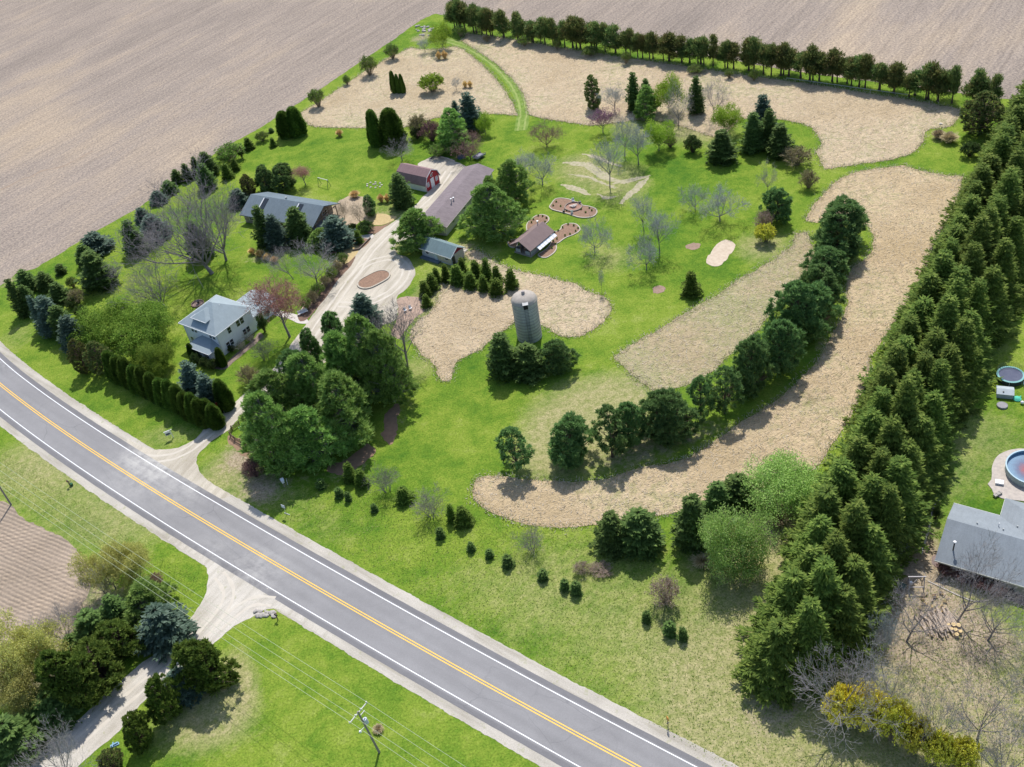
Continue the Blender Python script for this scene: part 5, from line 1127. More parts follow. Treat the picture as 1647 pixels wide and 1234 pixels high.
def misc_right():
    c = g(1616, 632, .4); e = empty('playhouse', (c[0], c[1], 0), math.radians(-25), 'low grey plastic playhouse with pitched lid beside the trampoline', 'playhouse')
    gp = simple('grey_plastic', (.36, .40, .42), (.29, .33, .35), 1.5)
    MB().box(-1.25, 1.25, -1.0, 1.0, 0, .9).build('body', gp, e); m = MB(); m.slab([(-1.35, -1.1, .92), (1.35, -1.1, .92), (1.35, .05, 1.25), (-1.35, .05, 1.25)], .1); m.slab([(-1.35, .05, 1.25), (1.35, .05, 1.25), (1.35, 1.15, .88), (-1.35, 1.15, .88)], .1); r = m.build('lid', simple('grey_blue_lid', (.42, .46, .48), (.33, .38, .40), 1), e)
    MB().tube([(-.3, -.6, 1.0), (-.3, -.6, 1.16)], .13).build('hole_cap', blackm, r)
    c = g(1612, 652, .2); o = MB().lathe([(.001, .30), (.72, .30), (.80, .34), (.86, .28), (.86, 0)], 26).build('fire_pit', simple('grey_pit', (.30, .29, .30)), None, (c[0], c[1], 0)); tag(o, 'round grey covered fire pit in front of the playhouse', 'fire pit')
    c = g(1636, 641, .2); e = empty('turtle_sandbox', (c[0], c[1], 0), .3, 'small bright green sandbox with a domed lid beside the playhouse', 'sandbox'); gm_ = simple('bright_green_plastic', (.10, .52, .36), (.08, .42, .30), 1)
    MB().lathe([(.62, 0), (.66, .18), (.60, .2)], 18).build('tray', gm_, e); MB().lathe([(.60, .2), (.45, .38), (.2, .46), (.001, .48)], 18).build('lid', gm_, e, smooth=True); MB().tube([(.5, 0, .15), (.9, .1, .22)], [.16, .12], 8).build('head', gm_, e)
    c = g(1644, 648, .25); o = MB().lathe([(.001, 0)]+[(.30*math.sin(t), .30-.30*math.cos(t)) for t in np.linspace(.2, 2.95, 9)]+[(.001, .60)], 16).build('ball', white, None, (c[0], c[1], .02), smooth=True); tag(o, 'large white ball on the lawn beside the green sandbox', 'ball')
    c = g(1449.5, 862); o = MB().lathe([(.30, .06), (.45, .02), (.60, .08), (.62, .18), (.50, .26), (.34, .22), (.30, .06)], 24).build('tyre', blackm, None, (c[0], c[1], .02), smooth=True); tag(o, 'dark tyre lying on bare soil beside the spruce windbreak', 'tyre')
    c = g(1472, 945); e = empty('timber_swing', (c[0], c[1], 0), math.radians(-12), 'grey timber A-frame standing on bare soil above the log pile', 'swing')
    m = MB()
    for x in (-1.0, 1.0): m.bar((x, -.7, 0), (x, 0, 2.3), .12).bar((x, .7, 0), (x, 0, 2.3), .12)
    m.build('leg', simple('silver_timber', (.46, .43, .44), (.36, .33, .34)), e); MB().bar((-1.2, 0, 2.35), (1.2, 0, 2.35), .14).bar((-1, -.5, .7), (1, -.5, .7), .1).bar((-1, -.5, .7), (0, -.1, 1.9), .08).build('crossbar', simple('silver_timber_b', (.48, .45, .45)), e)
    o = MB().box(-.25, .25, -.2, .2, 0, .35).box(-.2, .2, -.15, .15, .35, .42).build('bucket', white, e, (-.75, 0, .85))
    c = g(1447, 946); e = empty('wheelbarrow', (c[0], c[1], 0), math.radians(-50), 'dark green wheelbarrow with two wheels left of the timber frame', 'wheelbarrow')
    MB().slab([(-.7, -.45, .75), (.75, -.5, .80), (.75, .5, .80), (-.7, .45, .75)], .35).build('tray', simple('dark_green_tray', (.10, .15, .13)), e)
    for y in (-.4, .4): MB().tube([(.5, y-.05, .3), (.5, y+.05, .3)], .3, 14).build('wheel', blackm, e)
    MB().bar((-.6, -.3, .5), (-1.5, -.35, .8), .06).bar((-.6, .3, .5), (-1.5, .35, .8), .06).build('handle', brownwood, e)
    # log pile
    r = np.random.default_rng(5); a = g(1487, 985); b = g(1535, 1025); bark1 = simple('log_bark', (.52, .42, .33), (.30, .24, .19), 4); cut = simple('cut_wood', (.66, .50, .26), (.52, .38, .18), 4)
    ax = g(1500, 985); bx_ = g(1535, 1042); d = (bx_-ax); d /= np.linalg.norm(d); n = np.array([-d[1], d[0]]); an = math.atan2(d[1], d[0])
    for i in range(46):
        f = i/46; lay = 0 if i < 24 else (1 if i < 38 else 2); k_ = i if lay == 0 else (i-24 if lay == 1 else i-38); wid = (24, 14, 8)[lay]
        cpos = g(1508, 1003)+n*((k_-wid/2)*.20+r.normal(0, .08))*-1+d*r.normal(0, .35); L = 2.4+1.6*r.random(); rad = .10+.08*r.random()
        e = empty('log', (cpos[0], cpos[1], .12+lay*.27), an+r.normal(0, .16), 'long grey unsplit log lying in the big heap on the right lawn', 'log', 'long logs heaped on the neighbour lawn')
        MB().tube([(-L/2, 0, 0), (0, r.normal(0, .06), .03), (L/2, 0, 0)], [rad, rad*.95, rad*.8], 7).build('bark', bark1, e); MB().tube([(L/2, 0, 0), (L/2+.012, 0, 0)], rad*.8, 7).build('cut_end', cut, e)
    for (px, py, rr) in ((1533, 1008, .32), (1541, 1009, .33), (1536, 1016, .28), (1544, 1019, .26), (1538, 1024, .30), (1530, 1015, .24), (1525, 1008, .22)):
        c = g(px, py); e = empty('log_round', (c[0], c[1], .02), r.random()*3, 'short sawn log round at the right end of the log heap', 'log', 'sawn rounds at the end of the log heap')
        MB().tube([(0, 0, 0), (0, 0, .5)], rr, 12).build('bark', bark1, e); MB().tube([(0, 0, .501), (0, 0, .515)], rr*.95, 12).build('cut_end', cut, e)
    for i in range(26):
        c = g(1470+55*r.random(), 955+30*r.random()); sz = .10+.1*r.random(); o = MB().prism([(-sz, 0), (sz, 0), (sz*.3, sz*1.4)], -.25, .25).build('split_log', cut if i % 2 else bark1, None, (c[0], c[1], .02+.12*(i % 3)), r.random()*6); tag(o, 'split firewood piece scattered between the timber frame and the log heap', 'firewood', 'split firewood pieces')
    # curb beside neighbour bed
    ribbon('stone_edging', [g(*p) for p in [(1512, 806), (1504, 811), (1500, 824), (1494, 850), (1488, 872), (1482, 892)]], (.14, -.14), .10, simple('pale_edging', (.62, .58, .52)), amp=.06, step=.5)
    ribbon('stone_edging', [g(*p) for p in [(1492, 935), (1520, 948), (1550, 962), (1568, 968), (1590, 966)]], (.10, -.10), .10, simple('grey_edging', (.42, .38, .33)), amp=.05, step=.5)
    # blue pool bucket / hose etc. near corner
misc_right()

def road_things():
    # utility poles and wires
    base = [g(610, 1210), g(18, 812)]; d = base[0]-base[1]; L = np.linalg.norm(d); d /= L; n = np.array([-d[1], d[0]])
    base = [base[0]+d*88, base[0], base[1], base[1]-d*86]; rz = math.atan2(d[1], d[0]); H = 10.6
    pm = simple('pole_wood', (.30, .27, .24), (.21, .18, .16), 3); labs = ['utility pole beyond the lower right corner', 'wooden utility pole with white crossarm and transformer on the lower lawn', 'wooden utility pole at the left edge beside the furrowed field', 'utility pole beyond the left edge']
    tops = []
    for i in (1, 2):
        b = base[i]; e = empty('utility_pole', (b[0], b[1], 0), rz, labs[i], 'utility pole'); e.rotation_euler = (.06 if i == 1 else 0, 0, rz)
        MB().tube([(0, 0, -.2), (0, 0, H*.5), (0, 0, H)], [.17, .14, .11], 10).build('pole', pm, e)
        MB().box(-.06, .06, -1.7, 1.7, H-.35, H-.22).build('crossarm', simple('pale_crossarm', (.62, .62, .55)), e)
        for y in (-1.62, -.5, .5, 1.62): MB().tube([(0, y, H-.22), (0, y, H+.02)], [.05, .07], 8).build('insulator', white, e)
        MB().box(-.05, .05, -.1, .9, H-1.15, H-1.05).build('lower_arm', simple('pale_lower_arm', (.6, .6, .55)), e)
        if i == 1:
            t = MB().tube([(.32, .25, H-2.9), (.32, .25, H-1.9)], .27, 14).build('transformer', simple('light_grey_can', (.62, .65, .70)), e); MB().tube([(.32, .25, H-1.9), (.32, .25, H-1.6)], .06, 6).build('bushing', white, t)
            MB().bar((0, -.1, H-3.6), (.1, -1.0, H-3.3), .05).tube([(.1, -1.0, H-3.45), (.1, -1.0, H-3.2)], [.20, .12], 10).build('yard_lamp', white, e)
    wm = simple('wire_metal', (.52, .55, .40), (.46, .50, .34), 1)
    wl = ['outermost roadside wire of the utility line', 'second utility wire from the road', 'third utility wire from the road', 'utility wire farthest from the road']
    def ptop(i, y, z):
        b = base[i]; lean = math.sin(.06)*z if i == 1 else 0; yy = y-lean
        return (b[0]+n[0]*yy, b[1]+n[1]*yy, z)
    for j, (y, z) in enumerate(((1.62, H+.03), (.5, H+.03), (-.5, H-1.0), (-1.62, H+.03))):
        m = MB()
        for i in range(3):
            A, B = Vector(ptop(i, y, z)), Vector(ptop(i+1, y, z)); pts = []
            for t in np.linspace(0, 1, 17): p = A.lerp(B, t); p.z -= 4*t*(1-t)*1.2; pts.append(p)
            m.tube(pts, .021, 4)
        o = m.build('utility_wire', wm); tag(o, wl[j], 'wire', 'wires of the utility line')
    # real-estate sign
    c = g(279, 704); e = empty('yard_sign', (c[0], c[1], 0), math.radians(20), 'white hanging sign on a post on the verge left of the drive', 'sign')
    post = MB().box(-.06, .06, -.06, .06, 0, 2.0).box(-1.25, .3, -.06, .06, 1.85, 2.0).build('post', white, e)
    MB().box(-1.1, -.15, -.03, .03, .95, 1.75).build('panel', simple('sign_panel', (.70, .72, .72)), e); MB().box(-1.0, -.25, -.036, -.031, 1.05, 1.45).build('printed_block', simple('dark_print', (.10, .11, .12)), e)
    # white square sign by the big pines
    c = g(461, 828); e = empty('road_sign', (c[0], c[1], 0), math.radians(-35), 'small white square sign on a thin post in the shade of the pines', 'sign')
    MB().bar((0, 0, 0), (0, 0, 2.3), .06).build('post', galv, e); MB().box(-.38, .38, -.075, -.04, 1.75, 2.45).build('panel', simple('pale_square_panel', (.78, .80, .84)), e); MB().box(-.6, .6, .1, .22, .0, .10).build('foot', simple('pale_foot', (.45, .47, .40)), e)
    c = g(458, 783); e = empty('nest_box', (c[0], c[1], 0), .4, 'white nest box on a post at the foot of the big pines', 'nest box')
    MB().bar((0, 0, 0), (0, 0, 1.1), .08).build('post', greywood, e); MB().box(-.22, .22, -.28, .28, 1.1, 1.7).build('box', white, e); m = MB(); m.slab([(-.3, -.36, 1.72), (.3, -.36, 1.72), (.3, .36, 1.84), (-.3, .36, 1.84)], .04); m.build('lid', white, e)
    c = g(463, 780); o = MB().bar((0, 0, 0), (.1, 0, 1.5), .10, .05).build('white_stake', white, None, (c[0], c[1], 0)); tag(o, 'leaning white stake right of the nest box under the pines', 'stake')
    # mailboxes
    for (px, py, rz_, lab, gcol) in ((113, 782, math.radians(-44), 'black mailbox on a post on the far verge left of the lower drive', 1), (447, 997, math.radians(136), 'black mailbox leaning at the mouth of the lower drive', 0)):
        c = g(px, py); e = empty('mailbox', (c[0], c[1], 0), rz_, lab, 'mailbox'); MB().bar((0, 0, 0), (0, 0, 1.1), .12).bar((0, .0, .5), (0, .5, 1.0), .08).build('post', brownwood, e)
        MB().prism([(-.12, 1.1), (-.12, 1.28), (-.07, 1.37), (.07, 1.37), (.12, 1.28), (.12, 1.1)], -.30, .30).build('box', blackm, e); MB().box(-.1, .15, -.15, -.13, 1.25, 1.5).build('flag', simple('red_flag', (.5, .03, .03)), e)
    c = g(116, 781); o = MB().lathe([(.22, 0), (.30, .5), (.26, .52), (.02, .50)], 12).build('green_bin', simple('green_plastic_bin', (.04, .12, .06)), None, (c[0], c[1], 0)); tag(o, 'small dark green bin beside the left verge mailbox', 'bin')
    # orange flag marker
    c = g(1074.5, 1168); e = empty('marker_post', (c[0], c[1], 0), .3, 'dark marker post with faded orange tag on the lower road verge', 'marker'); MB().bar((0, 0, 0), (0, 0, 1.5), .09).build('post', blackm, e); MB().box(-.05, .05, -.22, .22, 1.5, 2.1).build('orange_tag', simple('faded_orange', (.55, .25, .06)), e); MB().box(-.2, .2, -.05, .05, .7, .78).build('cross_piece', blackm, e)
    # gateway fences
    def fence(px_pts, lab, h=1.1, pitch=1.5, mat=brownwood):
        P = spline([g(*p) for p in px_pts], .4, False); e = empty('wooden_fence', (P[0][0], P[0][1], 0), 0, lab, 'fence'); L = [P[0]]; acc = 0
        for i in range(1, len(P)):
            acc += np.linalg.norm(P[i]-P[i-1])
            if acc >= pitch or i == len(P)-1: L.append(P[i]); acc = 0
        q = [(p[0]-P[0][0], p[1]-P[0][1]) for p in L]
        for p in q: MB().box(p[0]-.08, p[0]+.08, p[1]-.08, p[1]+.08, 0, h+.15).build('post', mat, e)
        m = MB()
        for a, b in zip(q[:-1], q[1:]):
            for z in (.3, .62, h-.06): m.bar((*a, z), (*b, z), .045, .13)
            k_ = max(2, int(math.hypot(b[0]-a[0], b[1]-a[1])/.22))
            for t in range(1, k_): x = a[0]+(b[0]-a[0])*t/k_; y = a[1]+(b[1]-a[1])*t/k_; m.bar((x, y, .12), (x, y, h), .05, .03)
        m.build('rails', mat, e); return e
    f = fence([(333, 681), (341, 675), (349, 668), (355, 662)], 'weathered picket fence under the clipped hedge left of the gate', mat=greywood)
    fence([(386, 685), (377, 690), (370, 698), (374, 706), (386, 713), (400, 721), (404, 724)], 'curved brown rail fence at the foot of the big pines right of the gate')
    c = g(360, 662); e = empty('flag_feeder', (c[0], c[1], 0), .5, 'post with a hanging flag of red, white and blue beside the hedge gateway', 'flag')
    MB().bar((0, 0, 0), (0, 0, 2.6), .08).bar((0, 0, 2.5), (-.9, 0, 2.9), .05).build('pole', greytrim, e); m = MB().box(-.9, -.45, -.02, .02, 1.9, 2.75); m.build('red_cloth', simple('red_cloth', (.55, .05, .05)), e); MB().box(-.445, -.1, -.02, .02, 1.7, 2.55).build('white_cloth', white, e); MB().box(-.095, .2, -.03, .01, 1.35, 2.2).build('blue_cloth', simple('blue_cloth', (.03, .06, .18)), e)
    MB().box(-.1, .65, -.5, .1, 0, .5).build('planter', simple('pale_planter', (.52, .54, .56)), e)
    c = g(392, 696); e = empty('pale_green_feeder', (c[0], c[1], 0), .7, 'pale green roofed box on a post behind the curved fence', 'feeder'); MB().bar((0, 0, 0), (0, 0, 1.0), .1).build('post', brownwood, e); MB().box(-.3, .3, -.3, .3, 1.0, 1.3).build('box', simple('dark_green_box', (.04, .09, .06)), e); m = MB(); m.slab([(-.45, -.45, 1.32), (.45, -.45, 1.32), (.45, 0, 1.5), (-.45, 0, 1.5)], .05); m.slab([(-.45, 0, 1.5), (.45, 0, 1.5), (.45, .45, 1.32), (-.45, .45, 1.32)], .05); m.build('roof', simple('pale_green_roof', (.50, .62, .55)), e)
    # rocks at the lower drive
    r = np.random.default_rng(9)
    def rock(px, py, s, lab, grp, mat=stone):
        c = g(px, py); bm = bmesh.new(); bmesh.ops.create_icosphere(bm, subdivisions=2, radius=s)
        sd_ = r.random()*50
        for v in bm.verts: v.co *= 1+.35*mnoise.noise(v.co*1.6/s*.6+Vector((sd_, 0, 0))); v.co.z *= .6
        me = bpy.data.meshes.new('rock'); bm.to_mesh(me); bm.free(); me.materials.append(mat); o = link('rock', me, None, (c[0], c[1], s*.25), r.random()*6); return tag(o, lab, 'rock', grp)
    palest = simple('pale_limestone', (.60, .56, .48), (.40, .36, .31), 3, bump=.5)
    for i in range(20): rock(410+34*r.random(), 982+11*r.random(), .18+.28*r.random(), 'grey-tan rock in the heap at the mouth of the lower drive', 'rocks at the lower drive mouth', stone)
    for i in range(18): rock(742+8*r.random(), 400+9*r.random(), .18+.22*r.random(), 'pale stone in the heap behind the small teal-roofed shed', 'stones behind the shed', palest)
    for i in range(26): rock(668+30*r.random(), 42+16*r.random(), .25+.35*r.random(), 'grey stone in the brush heap at the far corner of the property', 'stones in the far brush heap', stone)
    for i in range(9): t = i/9*6.283; rock(602+16*math.cos(t)*.75+0, 298+4.4*math.sin(t), .28, 'stone of the oval rock ring on the upper lawn', 'stones of the oval ring', palest)
    for i in range(7): rock(597+10*r.random(), 296+5*r.random(), .2, 'stone inside the oval rock ring on the upper lawn', 'stones inside the oval ring', stone)
    rock(430, 947+0, .1, 'tiny white stone on the gravel by the lower drive', 'loose stones', palest)
    rock(1513, 200, .4, 'boulder between the pale grasses near the far corner', None, palest)
    for q, (px, py) in enumerate(((514, 1170), (600, 1012), (503, 1052))): pass
    # old hay stump by the pole
    c = g(609, 1175)
    put('PG', c, .9, .75, 'round clump of dead pinkish grass beside the utility pole')
    for px, py, s, lab in ((562, 388, .35, 'white stone ornament in the mulch bed beside the drive'), (563, 398, .3, 'dark garden lantern stone in the mulch bed beside the drive')): rock(px, py, s, lab, None, palest if s > .32 else stone)
road_things()

def beds():
    edge = simple('pale_stone_edging', (.48, .43, .35), (.36, .32, .26), 3, bump=.4)
    def bed(pts, lab, mat=mulch, step=.4, wall=.16, w=.26, plants=0, holes=None):
        P = spline([g(*p) for p in pts], step); e = empty('garden_bed', (*P.mean(0), 0), 0, lab, 'garden bed'); c = P.mean(0); Q = P-c
        bm = bmesh.new(); vv = [bm.verts.new((q[0], q[1], wall*.7)) for q in Q]; bm.faces.new(vv); bmesh.ops.triangulate(bm, faces=bm.faces)
        for f in bm.faces:
            f.normal_update()
            if f.normal.z < 0: f.normal_flip()
        me = bpy.data.meshes.new('soil'); bm.to_mesh(me); bm.free(); me.materials.append(mat); link('soil', me, e)
        T = np.roll(Q, -1, 0)-np.roll(Q, 1, 0); T /= np.linalg.norm(T, axis=1)[:, None]; N = np.stack([-T[:, 1], T[:, 0]], 1)*w/2; m = MB(); n = len(Q)
        I, O = Q+N, Q-N
        for i in range(n): m.v += [(I[i][0], I[i][1], 0), (I[i][0], I[i][1], wall), (O[i][0], O[i][1], wall), (O[i][0], O[i][1], 0)]
        for i in range(n):
            a, b = i*4, ((i+1) % n)*4; m.f += [(a, a+1, b+1, b), (a+1, a+2, b+2, b+1), (a+2, a+3, b+3, b+2)]
        m.build('edging', edge, e)
        return e, c
    ca = g(592.5, 455); cb = g(610.5, 445.5); d = cb-ca; L = np.linalg.norm(d); d /= L; n = np.array([-d[1], d[0]]); R = 2.35
    pts = [tuple(pr(*(ca+(-d*math.sin(t)+n*math.cos(t))*R), 0)) for t in np.linspace(0, math.pi, 7)]+[tuple(pr(*(cb+(d*math.sin(t)-n*math.cos(t))*R), 0)) for t in np.linspace(0, math.pi, 7)]
    bed(pts, 'oval mulch island with stone rim in the turning loop', wall=.28, w=.32)
    bed([(886, 330), (884, 334), (889, 338), (900, 341), (915, 345), (930, 350), (942, 351), (954, 349), (960, 343), (958, 337), (948, 333), (936, 331), (920, 323), (906, 320), (894, 321)], 'long lens-shaped mulch bed with stone rim around the fire ring', wall=.22)
    # fire ring
    c = g(922.5, 334); e = empty('stone_fire_ring', (c[0], c[1], .0), 0, 'sunken round stone fire ring in the middle of the lens-shaped bed', 'fire ring')
    MB().lathe([(1.85, .12), (1.85, .42), (2.1, .42), (2.1, .12)], 32).build('ring_wall', simple('brown_stone_wall', (.30, .24, .20), (.2, .16, .13), 4), e); MB().lathe([(.001, .17), (1.84, .17)], 32).build('floor', simple('reddish_floor', (.33, .19, .14)), e)
    MB().lathe([(.5, .17), (.55, .5), (.42, .5), (.40, .2)], 14).build('hearth', stone, e); m = MB().bar((-.9, .2, .45), (.9, .5, .45), .3, .12).bar((-.5, -.2, .5), (.8, -.1, .5), .2, .1); m.build('bench', simple('pale_bench', (.62, .56, .50)), e)
    for k_, (px, py) in enumerate(((922, 326), (933, 328), (920, 344), (907, 342))):
        c = g(px, py); o = MB().box(-.28, .28, -.25, .25, 0, .45).box(-.28, .28, .2, .27, .45, .95).build('patio_chair', blackm if k_ % 2 else white, None, (c[0], c[1], .15), k_*1.5)
        tag(o, ('white', 'black')[k_ % 2]+' chair at the '+('far', 'far right', 'near', 'near left')[k_]+' rim of the stone fire ring', 'chair', 'chairs round the fire ring')
    bed([(847, 366), (849, 359), (856, 352), (864, 347), (873, 346), (881, 349), (883, 354), (879, 359), (873, 363), (872, 368), (862, 372), (850, 374)], 'keyhole mulch bed behind the far end of the cabin')
    bed([(817, 392), (819, 388), (824, 386), (832, 386), (830, 398), (822, 398)], 'small mulch bed corner left of the cabin front')
    bed([(888, 373), (896, 373), (902, 369), (904, 364), (910, 361), (918, 360), (926, 361), (931, 365), (933, 370), (928, 375), (920, 379), (912, 382), (905, 386), (900, 390), (895, 393), (895, 400), (892, 406), (886, 411), (878, 415), (870, 414), (866, 410), (878, 402), (886, 392)], 'winding double-lobed mulch bed along the awning side of the cabin')
    # small perennial crowns set round the beds
    r = np.random.default_rng(3); gcl = tuft('green_clump', .45, .28, F['greenbush'], 171, 60, .04)
    S_ = [(858, 354), (866, 348), (873, 349), (879, 352), (877, 358), (855, 359), (905, 367), (914, 362), (923, 364), (930, 368), (926, 373), (917, 378), (909, 380), (892, 375), (898, 372), (891, 381), (896, 385), (890, 389), (894, 394), (888, 400), (821, 389), (895, 326), (902, 333), (912, 340), (935, 338), (942, 343), (952, 340), (948, 336), (890, 332)]
    for px, py in S_:
        c = g(px, py); o = link('perennial_clump', gcl[0], None, (c[0], c[1], .12), r.random()*6); tag(o, 'small sprouting perennial clump in the mulch beds around the cabin and fire ring', 'plant', 'perennials in the cabin and fire ring beds')
    # retaining timbers
    tim = simple('dark_timber', (.20, .16, .13), (.13, .10, .08), 3, stretch=(4, 1, 1))
    def timber(pts, lab, h=.3, w=.22, mat=tim):
        P = [g(*p) for p in pts]; m = MB()
        for a, b in zip(P[:-1], P[1:]): m.bar((a[0], a[1], h/2), (b[0], b[1], h/2), w, h)
        o = m.build('timber_edging', mat); return tag(o, lab, 'edging')
    timber([(567, 404), (578, 402), (596, 384)], 'dark retaining timber at the drive side of the mulch bed below the walk', .45)
    timber([(479, 508), (500, 478), (520, 455), (536, 438)], 'low pale stone row behind the shrub bed along the drive', .2, .2, simple('pinkish_stone_row', (.50, .40, .34)))
    timber([(709, 253), (720, 256), (731, 260)], 'pale landscape timber at the head of the gravel yard', .3, .25, simple('pale_timber', (.52, .48, .42)))
    timber([(693, 256), (702, 248)], 'dark landscape timber left of the head of the gravel yard', .3, .25)
    # utility trailer and tarp
    c = g(771, 254); e = empty('utility_trailer', (c[0], c[1], 0), math.radians(40), 'small dark open trailer parked under the maroon tree', 'trailer')
    MB().box(-1.5, 1.5, -.85, .85, .45, .55).build('bed', blackm, e); m = MB().box(-1.5, 1.5, -.9, -.83, .5, .9).box(-1.5, 1.5, .83, .9, .5, .9).box(-1.55, -1.48, -.9, .9, .5, .9); m.build('side_rail', simple('grey_rail', (.28, .29, .33)), e); MB().box(-1.0, .9, -.6, .6, .551, .85).build('load', simple('grey_load', (.34, .33, .38)), e)
    for y in (-.98, .98): MB().tube([(0, y-.08, .32), (0, y+.08, .32)], .32, 14).build('wheel', blackm, e)
    MB().bar((1.5, -.4, .45), (2.5, 0, .45), .07).bar((1.5, .4, .45), (2.5, 0, .45), .07).build('drawbar', blackm, e)
    c = g(742, 254); o = MB().add([(-.9, -.7, 0), (.9, -.7, 0), (.9, .7, 0), (-.9, .7, 0), (-.6, -.4, .6), (.7, -.3, .7), (.6, .5, .5), (-.7, .4, .75), (0, 0, .95)], [(0, 1, 5, 4), (1, 2, 6, 5), (2, 3, 7, 6), (3, 0, 4, 7), (4, 5, 8), (5, 6, 8), (6, 7, 8), (7, 4, 8)]).build('tarp_pile', simple('dark_blue_tarp', (.05, .09, .14)), None, (c[0], c[1], 0), .3); tag(o, 'heap under a dark blue tarp at the head of the gravel yard', 'tarp')
    # swing frame on the upper lawn
    c = g(522, 299); e = empty('swing_frame', (c[0], c[1], 0), math.radians(-42), 'green trellis arch with white top bar on the lawn behind the ranch house', 'swing frame')
    MB().bar((-1.8, 0, 2.0), (1.8, 0, 2.0), .10).build('top_bar', white, e)
    for x in (-1.7, 1.7): MB().bar((x, -.6, 0), (x, 0, 2.0), .09).bar((x, .6, 0), (x, 0, 2.0), .09).build('leg', simple('green_leg', (.08, .20, .09)), e)
    # house fountain, hydrant-like ornaments
    c = g(318, 489); e = empty('patio_set', (c[0], c[1], 0), 0, 'round brick-edged sitting place behind the farmhouse left wall', 'patio set')
    MB().lathe([(1.2, 0), (1.2, .25), (1.45, .25), (1.45, 0)], 20).build('edge', simple('brown_brick_edge', (.30, .20, .15)), e); MB().lathe([(.001, .06), (1.19, .06)], 20).build('floor', pav, e); MB().tube([(.2, .1, .06), (.2, .1, .7)], [.1, .45], 10).build('table', blackm, e)
    c = g(488, 505); e = empty('white_bench', (c[0], c[1], 0), .4, 'white slatted bench at the end of the walk beside the drive', 'bench')
    MB().box(-1.1, 1.1, -.3, .3, .42, .48).build('seat', white, e); MB().box(-1.1, 1.1, .28, .34, .5, 1.0).build('backrest', white, e)
    for x in (-1.0, 1.0):
        for y in (-.25, .25): MB().box(x-.04, x+.04, y-.04, y+.04, 0, .42).build('leg', white, e)
    c = g(656, 500)
    for q, x in enumerate((-.5, .6)):
        o = MB().box(-.28, .28, -.28, .28, .35, .42).box(-.28, .28, .24, .3, .42, .95).box(-.26, -.2, -.26, -.2, 0, .35).box(.2, .26, -.26, -.2, 0, .35).box(-.26, -.2, .2, .26, 0, .35).box(.2, .26, .2, .26, 0, .35).build('garden_chair', white, None, (c[0]+x, c[1]+x*.4, .03), .4)
        tag(o, ('left', 'right')[q]+' white chair on the thin mulch below the turning loop', 'chair', 'white chairs below the turning loop')
    c = g(185, 1199); o = MB().bar((-.5, 0, .25), (.5, .1, .25), .18).bar((-.3, -.3, .25), (-.1, .4, .3), .14).box(-.6, .6, -.2, .2, 0, .16).build('blue_hose_cart', simple('light_blue_plastic', (.25, .42, .58)), None, (c[0], c[1], 0), .3); tag(o, 'small light blue cart at the edge of the lower drive', 'cart')
    # long pale line fence along the far tree row
    P = spline([g(*p) for p in [(1265, 128), (1330, 137), (1400, 147), (1460, 155)]], 3, False); m = MB()
    for a, b in zip(P[:-1], P[1:]): m.bar((a[0], a[1], .45), (b[0], b[1], .45), .12, .12).bar((a[0], a[1], 0), (a[0], a[1], .5), .1)
    o = m.build('low_rail', simple('pale_rail', (.50, .50, .46))); tag(o, 'low pale rail running along the foot of the far cedar row', 'rail')
beds()

